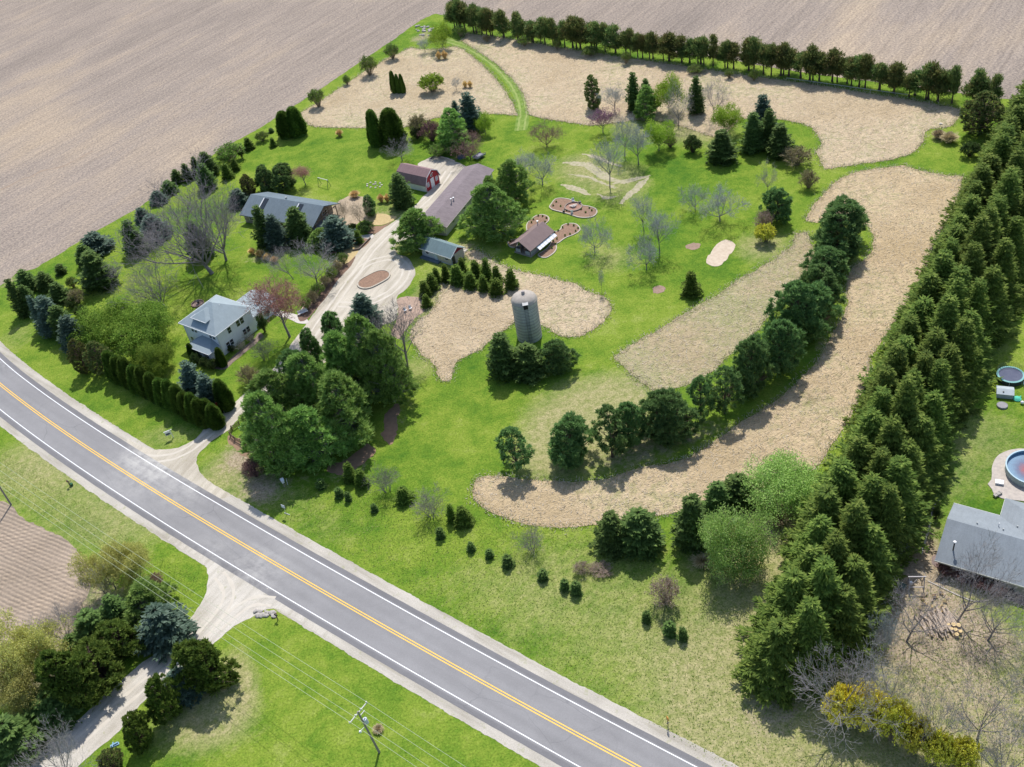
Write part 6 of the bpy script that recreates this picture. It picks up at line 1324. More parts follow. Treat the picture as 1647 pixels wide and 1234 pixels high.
# ================================================================== EVERY TREE AND SHRUB
# (species, photo outline x0 y0 x1 y1, label)
T_ = [
('NS', 25, 433, 55, 472, 'dark spruce at the back of the corner clump, nearest the tan field'),
('NS', 12, 446, 38, 512, 'leftmost spruce of the corner clump beside the road bend'),
('NS', 28, 457, 58, 508, 'second spruce of the corner clump beside the road bend'),
('NS', 57, 437, 84, 470, 'dark spruce on the field side of the corner clump'),
('NS', 76, 454, 108, 490, 'broad dark spruce right of the corner clump'),
('DS', 89, 425, 103, 443, 'lone tiny spruce on the grass near the field corner'),
('GS', 106, 446, 124, 466, 'small green shrub behind the blue spruce row'),
('TN', 108, 466, 136, 492, 'tan twiggy shrub behind the blue spruce row'),
('BS', 48, 473, 68, 532, 'first slender blue spruce of the left row above the road'),
('BS', 58, 475, 98, 540, 'second and widest blue spruce of the left row above the road'),
('NS', 78, 490, 116, 549, 'green spruce between the blue spruces of the left row'),
('BS', 94, 507, 132, 565, 'third blue spruce of the left row, nearest the clipped hedge'),
('CD', 111, 545, 144, 604, 'greenish brown cedar at the start of the clipped hedge'),
('CD', 138, 548, 177, 607, 'reddish brown cedar at the start of the clipped hedge'),
('DK', 104, 480, 124, 498, 'low dark shrub left of the olive leafing tree'),
('DK', 118, 492, 140, 512, 'low dark shrub touching the olive leafing tree'),
('OL', 122, 487, 205, 556, 'olive-green leafing tree behind the hedge, left half of the pair'),
('OL', 185, 486, 270, 560, 'olive-green leafing tree behind the hedge, right half of the pair'),
('OL', 222, 545, 272, 602, 'low green leafing tree between the hedge and the farmhouse lawn'),
('BS', 289, 580, 326, 645, 'pale blue spruce rising behind the clipped hedge'),
('BS', 315, 602, 352, 662, 'second pale blue spruce behind the gate end of the hedge'),
('AV', 342, 612, 372, 664, 'single dark arborvitae beside the gateway right of the hedge'),
('BS', 130, 375, 172, 412, 'bluish spruce at the back of the trio near the field edge'),
('NS', 121, 393, 150, 432, 'dark spruce at the left of the trio near the field edge'),
('NS', 126, 403, 178, 470, 'large rounded dark spruce at the front of the trio near the field edge'),
('NS', 192, 352, 230, 412, 'dark spruce behind the bare shrub on the upper left lawn'),
('NS', 274, 272, 292, 296, 'first narrow spruce of the dark clump behind the big bare tree'),
('NS', 290, 262, 308, 292, 'second narrow spruce of the dark clump behind the big bare tree'),
('NS', 305, 251, 323, 283, 'third narrow spruce of the dark clump behind the big bare tree'),
('NS', 318, 243, 346, 285, 'tallest spruce of the dark clump behind the big bare tree'),
('NS', 314, 262, 343, 308, 'front spruce of the dark clump behind the big bare tree'),
('NS', 257, 290, 283, 314, 'round dark spruce left of the dark clump by the field'),
('BS', 241, 307, 264, 330, 'small blue spruce at the field edge behind the bare crown'),
('BS', 216, 334, 240, 364, 'blue spruce at the left edge of the big bare crown'),
('BS', 226, 345, 264, 388, 'wide blue spruce seen through the left side of the big bare crown'),
('NS', 296, 354, 334, 420, 'dark spruce seen through the middle of the big bare crown'),
('BS', 368, 304, 396, 334, 'blue spruce at the left end of the ranch house'),
('GS', 345, 232, 394, 266, 'loose green shrub mass along the field edge'),
('YS', 355, 262, 371, 289, 'small dark spruce below the field-edge shrub mass'),
('YS', 370, 254, 383, 276, 'second small dark spruce below the field-edge shrub mass'),
('YS', 391, 221, 406, 242, 'young spruce on the grass strip along the field'),
('DK', 382, 238, 392, 256, 'small dark shrub on the grass strip along the field'),
('GS', 410, 212, 432, 230, 'low green shrub on the grass strip along the field'),
('DS', 432, 206, 439, 214, 'tiny conifer left of the twin arborvitae by the field'),
('YS', 433, 221, 443, 237, 'small dark spruce below the twin arborvitae by the field'),
('CD', 383, 280, 412, 318, 'dark brownish cedar behind the ranch house roof'),
('SP', 408, 265, 442, 313, 'green pine behind the middle of the ranch house roof'),
('SP', 434, 262, 474, 312, 'rounded green pine behind the right part of the ranch house roof'),
('AV', 442, 180, 473, 225, 'left of the twin arborvitae beside the tan field'),
('AV', 457, 173, 491, 223, 'right of the twin arborvitae beside the tan field'),
('GS', 496, 144, 523, 176, 'green shrub at the lower left edge of the upper meadow'),
('GS', 551, 121, 563, 138, 'small shrub on the left edge of the upper meadow'),
('GS', 577, 92, 607, 125, 'large green shrub on the left edge of the upper meadow'),
('GS', 618, 70, 641, 98, 'topmost green shrub on the left edge of the upper meadow'),
('AV', 626, 115, 638, 151, 'tallest of three thin dark arborvitae in the upper meadow'),
('AV', 635, 120, 644, 151, 'middle of three thin dark arborvitae in the upper meadow'),
('AV', 641, 120, 651, 151, 'right of three thin dark arborvitae in the upper meadow'),
('LS', 674, 120, 714, 153, 'round lime-green shrub in the upper meadow'),
('OG', 743, 128, 752, 142, 'left clump of golden grass in the upper meadow'),
('OG', 751, 128, 760, 142, 'right clump of golden grass in the upper meadow'),
('OG', 700, 80, 710, 97, 'left clump of golden grass beside the far lime tree'),
('OG', 709, 79, 720, 96, 'right clump of golden grass beside the far lime tree'),
('OG', 539, 206, 551, 221, 'single golden grass clump on the upper lawn'),
('GS', 730, 42, 750, 62, 'shrub at the left foot of the far cedar row'),
('TN', 775, 57, 790, 69, 'tan shrub below the far cedar row near its left end'),
('GS', 832, 57, 854, 77, 'second green shrub below the far cedar row'),
('GS', 888, 64, 903, 82, 'third green shrub below the far cedar row'),
('GS', 936, 74, 963, 93, 'fourth green shrub below the far cedar row'),
('GS', 998, 84, 1015, 105, 'fifth green shrub below the far cedar row'),
('GS', 1106, 104, 1132, 121, 'sixth green shrub below the far cedar row'),
('GS', 1165, 112, 1180, 128, 'seventh green shrub below the far cedar row'),
('GS', 1205, 112, 1222, 132, 'eighth green shrub below the far cedar row'),
('AV', 587, 178, 614, 238, 'left of the two broad arborvitae at the meadow edge'),
('AV', 607, 176, 651, 240, 'right and broadest of the two arborvitae at the meadow edge'),
('TN', 655, 186, 690, 222, 'olive shrub between the broad arborvitae and the yard pine'),
('DK', 660, 205, 680, 226, 'dark low shrub beside the olive shrub near the yard pine'),
('MS', 674, 196, 712, 232, 'maroon shrub left of the yard pine'),
('BS', 725, 160, 741, 200, 'narrow blue spruce behind the yard pine'),
('BS', 736, 147, 771, 212, 'tall blue spruce behind the yard pine'),
('WP', 697, 172, 758, 246, 'green pine at the head of the gravel yard'),
('GS', 688, 232, 720, 256, 'green shrubs left of the timbers at the head of the gravel yard'),
('NS', 404, 328, 437, 400, 'left spruce of the trio in front of the ranch house'),
('BS', 424, 344, 457, 403, 'blue spruce in the middle of the trio in front of the ranch house'),
('NS', 455, 331, 498, 394, 'broad spruce at the right of the trio in front of the ranch house'),
('WP', 492, 366, 536, 400, 'low green pine between the spruce trio and the big blue spruce'),
('BS', 516, 347, 560, 403, 'big dense blue spruce beside the mulch bed and drive'),
('NS', 625, 277, 660, 337, 'narrow dark spruce beside the red barn'),
('OG', 561, 305, 578, 320, 'golden grass clump above the tan twiggy trees'),
('OG', 606, 310, 618, 327, 'left golden grass clump beside the narrow dark spruce'),
('OG', 616, 310, 629, 327, 'right golden grass clump beside the narrow dark spruce'),
('BZ', 534, 314, 563, 361, 'tan twiggy tree right of the ranch house gable'),
('BZ', 560, 318, 593, 365, 'second tan twiggy tree right of the ranch house gable'),
('DK', 575, 357, 601, 377, 'round dark green shrub below the tan twiggy trees'),
('DK', 557, 360, 573, 374, 'smaller green shrub below the tan twiggy trees'),
('YS', 569, 370, 582, 393, 'narrow conifer in the mulch bed beside the drive'),
('OG', 398, 397, 411, 411, 'first golden grass clump of the row on the lawn below the spruces'),
('OG', 410, 400, 424, 415, 'second golden grass clump of the row on the lawn below the spruces'),
('OG', 422, 406, 436, 420, 'third golden grass clump of the row on the lawn below the spruces'),
('OG', 434, 411, 447, 424, 'fourth golden grass clump of the row on the lawn below the spruces'),
('GS', 542, 407, 560, 428, 'top shrub of the loose hedge along the drive'),
('TN', 532, 420, 552, 442, 'second shrub of the loose hedge along the drive'),
('GS', 522, 432, 543, 456, 'third shrub of the loose hedge along the drive'),
('TN', 512, 444, 532, 466, 'fourth shrub of the loose hedge along the drive'),
('GS', 500, 456, 522, 480, 'fifth shrub of the loose hedge along the drive'),
('TN', 491, 468, 512, 492, 'sixth shrub of the loose hedge along the drive'),
('GS', 482, 480, 502, 503, 'lowest shrub of the loose hedge along the drive'),
('WP', 630, 334, 705, 410, 'bright green pine between the drive, the long garage and the shed'),
('WP', 745, 291, 832, 393, 'large dark green pine on the lawn side of the long garage'),
('WP', 793, 255, 851, 337, 'second green pine behind the large one beside the long garage'),
('WP', 768, 282, 806, 330, 'yellowish green pine rising at the far end of the long garage roof'),
('YS', 709, 424, 723, 454, 'first young spruce of the arc below the shed'),
('YS', 723, 425, 745, 459, 'second young spruce of the arc below the shed, bushy'),
('YS', 735, 414, 750, 443, 'young spruce touching the shed corner'),
('YS', 746, 437, 766, 465, 'third young spruce of the arc, in the meadow edge'),
('YS', 755, 418, 773, 449, 'fourth young spruce of the arc, behind the third'),
('YS', 773, 414, 790, 451, 'fifth young spruce of the arc, tall and narrow'),
('YS', 769, 441, 785, 470, 'sixth young spruce of the arc, short and in front'),
('YS', 790, 427, 807, 459, 'seventh young spruce of the arc, behind the eighth'),
('YS', 787, 448, 809, 477, 'eighth young spruce of the arc, lowest in front of the silo'),
('YS', 812, 432, 831, 466, 'last young spruce of the arc, just above the silo cap'),
('YS', 694, 430, 708, 456, 'top young spruce of the short line beside the turning loop'),
('YS', 684, 439, 703, 469, 'second young spruce of the short line beside the turning loop'),
('YS', 673, 451, 691, 480, 'third young spruce of the short line beside the turning loop'),
('YS', 678, 473, 692, 495, 'lowest young spruce of the short line beside the turning loop'),
('NS', 782, 535, 832, 613, 'left spruce of the dark trio at the silo foot'),
('NS', 822, 552, 874, 613, 'middle spruce of the dark trio at the silo foot'),
('SP', 868, 546, 920, 606, 'rounded right conifer of the dark trio at the silo foot'),
('BS', 564, 472, 603, 528, 'thin grey-blue spruce top rising from the pines beside the drive'),
('WP', 383, 625, 480, 768, 'foremost white pine of the big grove beside the gateway'),
('WP', 395, 590, 492, 705, 'second white pine of the big grove, behind the foremost'),
('WP', 440, 650, 545, 762, 'third white pine of the big grove, at its lower edge'),
('WP', 450, 562, 545, 690, 'fourth white pine of the big grove, in its middle'),
('WP', 495, 592, 600, 722, 'fifth white pine of the big grove, on its lawn side'),
('WP', 505, 530, 595, 655, 'sixth white pine of the big grove, on its drive side'),
('WP', 548, 500, 625, 650, 'tall white pine near the top of the big grove'),
('WP', 580, 525, 655, 660, 'sparser white pine at the upper right end of the big grove'),
('SP', 480, 528, 516, 592, 'small pine standing against the gravel left of the grove'),
('SP', 516, 500, 556, 580, 'small pine top standing against the gravel above the grove'),
('SP', 450, 560, 490, 620, 'small pine at the drive edge left of the grove'),
('MS', 388, 738, 425, 775, 'bronze low bush at the road foot of the pine grove'),
('TN', 380, 590, 415, 625, 'olive bush on the drive side left of the pine grove'),
('BU', 404, 545, 440, 585, 'bare greenish shrub on the lawn right of the farmhouse'),
('AV', 300, 553, 314, 580, 'dark clipped evergreen at the left corner of the porch'),
('AV', 345, 560, 362, 592, 'dark clipped evergreen at the right corner of the porch'),
('DK', 306, 568, 324, 588, 'dark foundation shrub in front of the porch, left one'),
('DK', 320, 575, 338, 594, 'dark foundation shrub in front of the porch, middle one'),
('DK', 332, 578, 350, 597, 'dark foundation shrub in front of the porch, right one'),
('DK', 414, 508, 429, 537, 'tall dark evergreen shrub at the rear corner of the farmhouse'),
('DK', 366, 556, 378, 568, 'small green shrub under the right farmhouse windows'),
('BU', 376, 548, 396, 568, 'bare shrub against the right farmhouse wall'),
('BU', 392, 535, 412, 555, 'second bare shrub against the right farmhouse wall'),
('MS', 420, 496, 436, 514, 'maroon shrub beside the brown brick patio'),
('YB', 132, 880, 200, 955, 'yellow-green budding tree at the furrowed field edge'),
('YB', 180, 876, 240, 945, 'second yellow-green budding tree above the lower pines'),
('MS', 232, 925, 262, 945, 'pale mauve bush on the verge above the lower pines'),
('WP', 188, 935, 275, 1008, 'bright green pine at the top of the clump left of the lower drive'),
('NS', 163, 958, 205, 1015, 'dark conifer left of the bright pine by the lower drive'),
('BS', 226, 978, 295, 1045, 'dense blue spruce overhanging the lower drive'),
('NS', 116, 985, 180, 1048, 'dark spruce at the left of the clump by the lower drive'),
('DP', 150, 1004, 222, 1062, 'dark pine in the middle of the clump by the lower drive'),
('NS', 98, 1022, 130, 1052, 'small green conifer at the left edge of the drive clump'),
('DP', 62, 1052, 142, 1148, 'large dark pine at the lower left of the drive clump'),
('DP', 110, 1040, 196, 1108, 'large dark pine right beside the shaded lower drive'),
('NS', 40, 1118, 122, 1172, 'low dark spruce below the large drive pines'),
('NS', -20, 1160, 58, 1232, 'dark spruce cut by the lower left corner'),
('YB', -10, 1000, 82, 1105, 'large yellow-green budding tree at the left edge'),
('YB', -15, 1072, 62, 1150, 'lower yellow-green budding tree at the left edge'),
('DP', 284, 1034, 364, 1120, 'largest dark pine of the clump right of the lower drive'),
('BS', 264, 1078, 312, 1130, 'blue spruce inside the clump right of the lower drive'),
('DP', 236, 1090, 286, 1162, 'dark pine in the middle of the clump right of the lower drive'),
('DP', 196, 1150, 242, 1208, 'lowest dark pine of the clump right of the lower drive'),
('CD', 153, 1210, 197, 1252, 'green conifer cut by the bottom edge beside the lower drive'),
('YS', 551, 744, 571, 777, 'tallest young spruce left of the bare green shrub on the road lawn'),
('YS', 570, 755, 590, 785, 'young spruce touching the tallest one on the road lawn'),
('DS', 509, 771, 522, 787, 'small round spruce in the pine shade by the road'),
('DS', 539, 785, 550, 801, 'small spruce below the young spruce pair on the road lawn'),
('DS', 554, 791, 563, 807, 'second small spruce below the young spruce pair on the road lawn'),
('DS', 597, 811, 606, 824, 'tiny spruce below the first bare green shrub on the road lawn'),
('YS', 636, 783, 660, 811, 'bushy young spruce between the two bare green shrubs'),
('YS', 717, 811, 732, 841, 'narrow young spruce right of the second bare green shrub'),
('YS', 731, 815, 756, 848, 'wide young spruce right of the second bare green shrub'),
('DS', 701, 849, 713, 868, 'small spruce below the narrow and wide young pair'),
('DS', 752, 873, 762, 888, 'tiny brownish spruce midway along the road lawn'),
('DS', 781, 884, 792, 899, 'tiny spruce left of the round bare bush on the road lawn'),
('DS', 809, 893, 823, 913, 'small spruce below the round bare bush on the road lawn'),
('DS', 866, 917, 880, 935, 'small spruce right of the round bare bush on the road lawn'),
('DS', 902, 932, 914, 950, 'left small spruce of the pair above the lower road lawn'),
('DS', 919, 936, 934, 958, 'right small spruce of the pair above the lower road lawn'),
('DS', 1034, 983, 1045, 1002, 'small narrow spruce below the pinkish flowering shrub'),
('DS', 1069, 1001, 1086, 1024, 'middle small spruce of the last three on the road lawn'),
('DS', 1092, 1010, 1104, 1031, 'last small spruce of the three nearest the windbreak end'),
('BU', 594, 752, 641, 800, 'first bare greenish shrub on the road lawn'),
('BU', 662, 790, 716, 842, 'second bare greenish shrub on the road lawn'),
('BU', 829, 852, 876, 896, 'round bare bush with green base on the road lawn'),
('PK', 920, 905, 948, 928, 'low brown brush left of the spruce pair shade'),
('PK', 945, 908, 986, 930, 'low reddish brush in the shade below the spruce pair'),
('PK', 1042, 932, 1096, 985, 'pinkish flowering shrub above the last small spruces'),
('NS', 957, 823, 1009, 893, 'left spruce of the dark pair above the road lawn'),
('NS', 996, 820, 1061, 896, 'right spruce of the dark pair above the road lawn'),
('NS', 1083, 795, 1142, 889, 'large spruce left of the pale green willow'),
('NS', 1132, 775, 1178, 830, 'spruce behind the large one left of the willow'),
('NS', 1161, 763, 1213, 820, 'pointed spruce nearest the curving meadow end'),
('WL', 1137, 812, 1222, 926, 'pale green weeping willow between spruces and windbreak'),
('WL', 1212, 738, 1313, 824, 'lime green willow against the straw meadow'),
('PG', 1113, 893, 1148, 913, 'low pinkish dead grass at the foot of the willow'),
('PG', 1235, 820, 1266, 850, 'tan dead grass between the willow and the windbreak'),
('TP', 799, 684, 853, 758, 'thin pine at the left end of the curving pine row'),
('SP', 881, 668, 952, 754, 'second pine of the curving row, dense and round'),
('TP', 956, 648, 1005, 738, 'third pine of the curving row, lighter and open'),
('SP', 985, 645, 1034, 728, 'fourth pine of the curving row, pale green'),
('SP', 1029, 625, 1112, 720, 'fifth pine of the curving row, very dark and wide'),
('TP', 1106, 602, 1147, 680, 'sixth pine of the curving row, thin with bare stem'),
('TP', 1140, 585, 1192, 668, 'seventh pine of the curving row, yellowish and open'),
('SP', 1177, 540, 1240, 645, 'eighth pine of the curving row'),
('SP', 1224, 512, 1286, 612, 'ninth pine of the curving row'),
('SP', 1244, 450, 1320, 562, 'tenth pine of the curving row'),
('SP', 1275, 455, 1342, 545, 'eleventh pine of the curving row, outer side of the bend'),
('SP', 1290, 424, 1350, 505, 'twelfth pine of the curving row'),
('SP', 1302, 396, 1362, 455, 'thirteenth pine of the curving row, just below the largest'),
('SP', 1312, 319, 1398, 420, 'largest rounded pine at the upper end of the curving row'),
('MS', 1316, 365, 1345, 392, 'pinkish bare shrub at the left skirt of the largest rounded pine'),
('CD', 938, 120, 967, 178, 'brown-green cedar at the left end of the mid-meadow tree line'),
('NS', 1006, 113, 1031, 180, 'narrow dark spruce in the mid-meadow tree line'),
('NS', 1029, 125, 1048, 160, 'small spruce top right of the narrow dark spruce in the mid-meadow line'),
('WP', 1016, 136, 1062, 193, 'green pine in front of the spruces of the mid-meadow line'),
('NS', 1107, 119, 1132, 186, 'rusty brown cedar with clear stem in the mid-meadow line'),
('DK', 1101, 220, 1128, 249, 'dark round shrub between the leafing tree and the cone spruce'),
('MS', 1068, 220, 1088, 240, 'small maroon shrub left of the dark round shrub'),
('NS', 1138, 207, 1183, 266, 'cone-shaped brownish spruce at the meadow corner'),
('BS', 1211, 150, 1242, 215, 'bluish spruce top at the back of the tall group by the meadow corner'),
('NS', 1193, 178, 1230, 248, 'left green spruce of the tall group near the meadow corner'),
('NS', 1222, 172, 1251, 240, 'right green spruce of the tall group near the meadow corner'),
('NS', 1234, 197, 1275, 257, 'dark green spruce in front of the tall group near the meadow corner'),
('TN', 1257, 237, 1307, 273, 'wide olive-tan shrub right of the tall spruce group'),
('TN', 1285, 275, 1317, 307, 'round yellowish shrub on the lawn above the curving meadow'),
('SP', 1229, 300, 1272, 362, 'dark cone-shaped pine on the right of the main lawn'),
('PK', 1212, 340, 1246, 375, 'pale pinkish shrub left of the dark cone-shaped pine foot'),
('FO', 1217, 362, 1246, 394, 'yellow flowering shrub below the pale pinkish shrub'),
('YS', 1099, 436, 1124, 478, 'lone slender spruce on the main lawn near the inner meadow'),
('CD', 1552, 145, 1611, 224, 'large round brown-green cedar at the far corner by the windbreak'),
('DK', 1546, 229, 1575, 256, 'low dark round shrub beside the windbreak near the far corner'),
('PG', 1499, 206, 1520, 226, 'left pale grass clump near the far corner'),
('PG', 1514, 210, 1541, 233, 'right pale grass clump near the far corner'),
('FS', 1330, 1110, 1384, 1176, 'left and lower bush of the bright yellow forsythia'),
('FS', 1365, 1110, 1426, 1178, 'right bush of the bright yellow forsythia'),
('FO', 1414, 1132, 1466, 1206, 'olive yellow forsythia right of the bright ones'),
('FO', 1452, 1158, 1498, 1222, 'second olive yellow forsythia of the hedge line'),
('FO', 1490, 1182, 1532, 1240, 'third olive yellow forsythia of the hedge line'),
('FO', 1528, 1196, 1574, 1246, 'last yellowish forsythia of the hedge line at the bottom edge'),
('GS', 1224, 1076, 1274, 1122, 'pale green thin shrub at the road end of the windbreak'),
('DK', 1500, 815, 1512, 838, 'dark small evergreen at the back corner of the blue-grey roofed house'),
('MS', 1505, 905, 1535, 930, 'first bare reddish foundation shrub under the neighbour eave'),
('MS', 1532, 918, 1562, 942, 'second bare reddish foundation shrub under the neighbour eave'),
('MS', 1562, 930, 1592, 954, 'third bare reddish foundation shrub under the neighbour eave'),
('MS', 1590, 940, 1620, 966, 'fourth bare reddish foundation shrub under the neighbour eave'),
('BQ', 1425, 860, 1460, 905, 'bare brush at the foot of the windbreak near the tyre'),
('BQ', 1405, 1010, 1440, 1050, 'bare brush at the foot of the windbreak left of the log heap'),
('BQ', 205, 368, 256, 412, 'bare grey shrub in front of the upper left dark spruce'),
('BQ', 160, 418, 194, 462, 'pale bare shrub right of the large rounded spruce of the trio'),
('BQ', 95, 960, 140, 1010, 'grey bare shrub at the edge of the furrowed field'),
]
for r_ in T_: put_box(*r_)
# trees with a clear stem: species, foot x, foot y, top y, crown width, label
S_ = [
('BG', 341, 440, 278, 165, 'largest grey bare tree with long shadow on the upper left lawn', (.0, -.34)),
('BG', 364, 419, 288, 100, 'second large grey bare tree, just left of the ranch house', None),
('BG', 268, 496, 405, 84, 'leaning bare tree on the lawn left of the farmhouse', (.02, -.38)),
('BD', 511, 459, 381, 70, 'dense grey bare tree on the lawn beside the shrub hedge', None),
('BD', 472, 449, 385, 42, 'thin leaning bare tree left of the dense grey one', (0, -.30)),
('BR', 466, 542, 436, 68, 'reddish budding tree between the farmhouse and the drive', (0, .03)),
('BR', 492, 298, 261, 26, 'small reddish budding tree on the upper lawn', None),
('SP', 597, 346, 313, 23, 'small round-headed pine with clear stem near the golden grasses', None),
('BM', 655, 589, 466, 80, 'tall bare tree with forked trunk beside the silo meadow', None),
('BD', 647, 259, 214, 46, 'gnarled grey bare tree behind the red barn', None),
('LG', 713, 79, 36, 32, 'lime green leafing tree at the far corner of the property', None),
('BT', 684, 84, 56, 22, 'small greyish bare tree beside the far lime tree', None),
('BT', 734, 145, 124, 18, 'tiny bare tree in the upper meadow', None),
('LG', 781, 216, 180, 24, 'thin greenish leafing tree right of the yard pine', None),
('MR', 757, 256, 206, 50, 'large maroon budding tree above the trailer', None),
('MR', 880, 236, 190, 46, 'maroon budding tree on the lawn by the mown path', None),
('BB', 873, 297, 240, 54, 'dense bluish-grey bare tree on the main lawn', None),
('BT', 843, 281, 237, 34, 'sparse bare tree between the garage pines and the bluish tree', None),
('BT', 981, 301, 214, 52, 'tall thin bare tree standing over the dry patch', None),
('BT', 989, 180, 127, 36, 'grey bare tree in the mid-meadow tree line', None),
('PU', 970, 214, 166, 36, 'purple flowering tree below the mid-meadow line', None),
('BT', 1005, 252, 183, 42, 'left lavender-grey bare tree below the mid-meadow line', None),
('BT', 1027, 265, 190, 44, 'right lavender-grey bare tree below the mid-meadow line', None),
('LG', 1060, 243, 190, 40, 'lime leafing tree right of the lavender-grey bare trees', None),
('LG', 1076, 180, 115, 40, 'pale lime leafing tree behind the tall bare trunk', None),
('BD', 1091, 203, 123, 42, 'tall bare tree with dark trunk in the mid-meadow line', None),
('BD', 1148, 190, 123, 46, 'wide grey bare tree right of the rusty cedar', None),
('LG', 1168, 216, 165, 42, 'bright lime tree between the cone spruce and the tall group', None),
('BB', 957, 407, 348, 52, 'bluish bare tree right of the cabin beds', None),
('BT', 1036, 374, 308, 36, 'left bluish bare tree in the middle of the main lawn', None),
('BT', 1061, 406, 318, 46, 'tall bluish bare tree in the middle of the main lawn', None),
('BB', 1040, 434, 376, 54, 'low spreading bluish bare tree in the middle of the main lawn', None),
('BB', 1118, 338, 293, 44, 'left of the two grey thicket trees on the right lawn', None),
('BB', 1158, 356, 296, 68, 'right and wider of the two grey thicket trees on the right lawn', None),
('BD', 1235, 308, 254, 32, 'small crooked bare tree above the dark cone-shaped pine', None),
('BT', 968, 470, 430, 10, 'thin bare sapling at the edge of the silo meadow', None),
('BD', 1352, 1168, 1000, 140, 'whitish bare tree leaning over the bright forsythia', None),
('BD', 1423, 1160, 1062, 84, 'bare tree with black trunk between the forsythias', None),
('BD', 1458, 1032, 930, 100, 'bare tree with curved trunk left of the log heap', (-.05, .30)),
('BD', 1540, 1000, 862, 90, 'bare tree growing over the neighbour roof', (0, .22)),
('BD', 1589, 1030, 946, 90, 'bare tree forking low on the neighbour lawn at the right', (0, .25)),
('BT', 1418, 1072, 960, 40, 'thin pale bare tree between windbreak and log heap', None),
('BD', 1572, 1190, 1078, 110, 'broad bare tree near the lower right corner', None),
('BD', 1606, 1262, 1150, 100, 'dark-trunked bare tree at the bottom right', None),
('BD', 1502, 1212, 1100, 72, 'small bare tree behind the olive forsythias', None),
('BD', 1655, 1130, 1020, 80, 'bare tree cut by the right edge below the neighbour house', None),
('BD', 86, 1052, 975, 60, 'bare tree at the edge of the furrowed field by the lower pines', None),
('BD', 120, 1040, 965, 50, 'second bare tree at the edge of the furrowed field', None),
('BD', 175, 965, 895, 54, 'tan bare tree in front of the yellow budding trees', None),
('BD', 120, 1262, 1150, 100, 'pale bare tree hanging over the lower drive at the bottom edge', None),
]
for k_, x_, y_, t_, w_, l_, tl_ in S_: put_base(k_, x_, y_, t_, w_, l_, tilt=tl_, rz=(0 if tl_ else None))

# ------------------------------------------------------------------ clipped arborvitae hedge above the road
ORD = 'first second third fourth fifth sixth seventh eighth ninth tenth eleventh twelfth thirteenth fourteenth fifteenth sixteenth seventeenth eighteenth nineteenth twentieth'.split()
def ordw(i):
    if i < 20: return ORD[i]
    tens = {2: 'twenty', 3: 'thirty', 4: 'forty', 5: 'fifty', 6: 'sixty', 7: 'seventy', 8: 'eighty', 9: 'ninety'}; t, u = divmod(i+1, 10)
    return (tens[t]+'-'+ORD[u-1]) if u else {3: 'thirtieth', 4: 'fortieth', 5: 'fiftieth', 6: 'sixtieth', 7: 'seventieth', 8: 'eightieth', 9: 'ninetieth'}[t]
hx = [180, 192, 205, 219, 233, 247, 261, 275, 288, 300, 312, 323, 334, 344]
hyt = [566, 571, 578, 587, 593, 600, 607, 614, 620, 628, 634, 640, 643, 648]
r_h = [0, 3, -2, 2, -3, 1, 3, -2, 0, 4, -1, 2, 0, 3]
for i, (x, y) in enumerate(zip(hx, hyt)):
    put_box('AV', x-15, y+r_h[i], x+14, y+51-(i > 11)*6, ordw(i)+' arborvitae from the cedar end of the clipped roadside hedge', 'arborvitae of the roadside hedge')

# ------------------------------------------------------------------ far row of red cedars
cb = [(728, 43), (748, 50), (770, 54), (800, 59), (850, 67), (928, 78), (994, 85), (1027, 92), (1080, 98), (1122, 102), (1178, 110), (1228, 118), (1293, 126), (1349, 132), (1420, 147), (1503, 162), (1545, 167), (1595, 172)]
CW = spline([g(*p) for p in cb], .5, False); cl = np.concatenate([[0], np.cumsum(np.linalg.norm(np.diff(CW, axis=0), axis=1))]); r_ = np.random.default_rng(17)
ncd = 84; pos = np.linspace(0, cl[-1], ncd)+r_.normal(0, .75, ncd); skip = {21, 32, 78}
for i in range(ncd):
    if i in skip: continue
    P = np.array([np.interp(pos[i], cl, CW[:, 0]), np.interp(pos[i], cl, CW[:, 1])])+r_.normal(0, .3, 2)
    put('RC', P, (9.0 if i < 8 else 8.2)*(.72+.42*r_.random()), 2.1*(.7+.6*r_.random()), ordw(i)+' red cedar from the left in the long far tree row', 'red cedars in the long far row')

# ------------------------------------------------------------------ tall Norway spruce windbreak, three files
def along(P, step):
    W = spline([g(*p) for p in P], .5, False); l = np.concatenate([[0], np.cumsum(np.linalg.norm(np.diff(W, axis=0), axis=1))]); n = int(l[-1]/step)
    return [np.array([np.interp(s, l, W[:, 0]), np.interp(s, l, W[:, 1])]) for s in np.linspace(0, l[-1], n+1)]
files = [('lawn-side', [(1248, 1085), (1290, 990), (1345, 860), (1400, 735), (1450, 625), (1500, 520), (1555, 395), (1600, 300), (1655, 190)], 5.6),
         ('middle', [(1290, 1078), (1335, 1000), (1385, 880), (1435, 760), (1490, 640), (1545, 510), (1590, 420), (1660, 270)], 5.9),
         ('neighbour-side', [(1346, 1045), (1372, 985), (1412, 895), (1461, 785), (1515, 660), (1564, 555), (1624, 430), (1690, 310)], 5.6)]
for fi, (nm_, pts_, st_) in enumerate(files):
    for i, P in enumerate(along(pts_, st_)):
        P = P+r_.normal(0, .45, 2)
        h_ = (14.6, 17.4, 15.0)[fi]*(.86+.24*r_.random())
        if i < 2: h_ *= (.80, .90)[i]
        if P[0]*0+pr(P[0], P[1], 8)[0] > 1760: continue
        put('NH', P, h_, (4.7, 4.6, 4.4)[fi]*(.88+.28*r_.random()), ordw(i)+' Norway spruce from the road end in the '+nm_+' file of the windbreak', 'Norway spruces of the three-file windbreak')

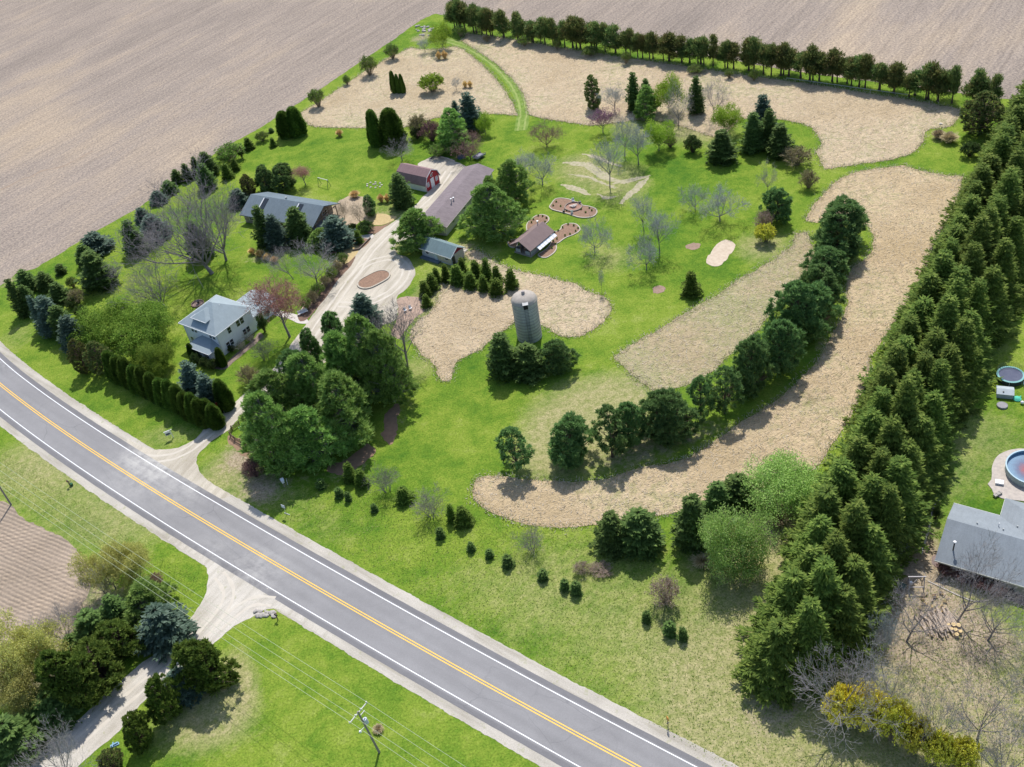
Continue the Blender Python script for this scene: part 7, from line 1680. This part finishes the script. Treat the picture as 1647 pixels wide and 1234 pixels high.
# ------------------------------------------------------------------ grass nobody could count
def scatter(name, polys, dens, length, wid, mats, lay, keep=None, seed=3, cap=90000):
    r = np.random.default_rng(seed); C = []
    for Q in polys:
        lo, hi = Q.min(0), Q.max(0); n = int(min(cap, dens*(hi[0]-lo[0])*(hi[1]-lo[1]))); P = lo+(hi-lo)*r.random((n, 2)); P = P[inside(P, Q)]; C.append(P)
    P = np.concatenate(C)
    if keep is not None:
        for Q in keep:
            P = P[~inside(P, Q)]
    n = len(P); c = np.column_stack([P, np.full(n, lay)]); u = r.normal(size=(n, 3)); u[:, 2] = (.25+.55*abs(r.normal(size=n)))*(.35 if lay else 1); u = unit(u)*length*(.5+.9*r.random(n))[:, None]
    v = np.cross(u, np.array([0, 0, 1.0])); v = unit(v)*wid*(.6+.8*r.random(n))[:, None]; V, Fc = kites(c, u, v)
    cl_ = np.array([mnoise.noise(Vector((p[0]*.4, p[1]*.4, 1))) for p in P])
    o = link(name, mesh_np(name, V, Fc, mats, np.repeat(np.clip(.5+.35*cl_+.3*r.normal(size=n), 0, 1), 4))); return tag(o, kind='stuff')
thatch = mat_foliage('meadow_thatch', G((.40, .34, .24), (.56, .49, .38), (.68, .61, .50)), hue=.0, val=.0, transl=.35)
scatter('meadow_grass', OUTLINES['meadow'], 4.0, .60, .045, thatch, .09, cap=50000)
def rim(polys, n_per, spread, seed):
    r = np.random.default_rng(seed); out = []
    for Q in polys:
        T = np.roll(Q, -1, 0)-Q; k = len(Q)*n_per; i = r.integers(0, len(Q), k); p = Q[i]+T[i]*r.random(k)[:, None]+r.normal(0, spread, (k, 2)); out.append(p)
    return np.concatenate(out)
def tufts(name, P, length, wid, m_, seed):
    r = np.random.default_rng(seed); n = len(P); c = np.column_stack([P, np.full(n, .03)]); u = r.normal(size=(n, 3)); u[:, 2] = .5+.6*abs(r.normal(size=n)); u = unit(u)*length*(.5+.9*r.random(n))[:, None]
    v = np.cross(u, np.array([0, 0, 1.0])); v = unit(v)*wid; V, Fc = kites(c, u, v); o = link(name, mesh_np(name, V, Fc, m_, np.repeat(r.random(n), 4))); return tag(o, kind='stuff')

tufts('edge_straw', rim(OUTLINES['meadow'], 9, .50, 7), .50, .055, thatch, 8)
road_keep = OUTLINES.get('driveway', [])+OUTLINES.get('lower_driveway', [])+OUTLINES['field'][:0]
verge = np.array([g(*p) for p in [(395, 800), (470, 800), (600, 790), (760, 830), (900, 860), (1060, 860), (1230, 870), (1300, 1100), (1330, 1240), (1180, 1240), (1000, 1135), (760, 1005), (560, 890)]])
verge2 = np.array([g(*p) for p in [(0, 720), (100, 790), (230, 880), (320, 930), (300, 985), (240, 960), (150, 880), (60, 830), (0, 795)]])
yard = np.array([g(*p) for p in [(1430, 960), (1500, 940), (1660, 990), (1660, 1240), (1330, 1240), (1340, 1180), (1410, 1090)]])
turf = mat_foliage('rough_turf', G((.09, .16, .02), (.20, .27, .045), (.36, .37, .13)), hue=.0, val=.0, transl=.2)
tufts('edge_grass', rim(OUTLINES['meadow'], 8, .45, 5), .34, .05, turf, 6)
scatter('rough_grass', [verge, verge2, yard], 9.0, .26, .045, turf, .0, cap=70000, seed=9)
for o in list(scene.objects):
    if o.type == 'EMPTY' and not o.children: bpy.data.objects.remove(o)
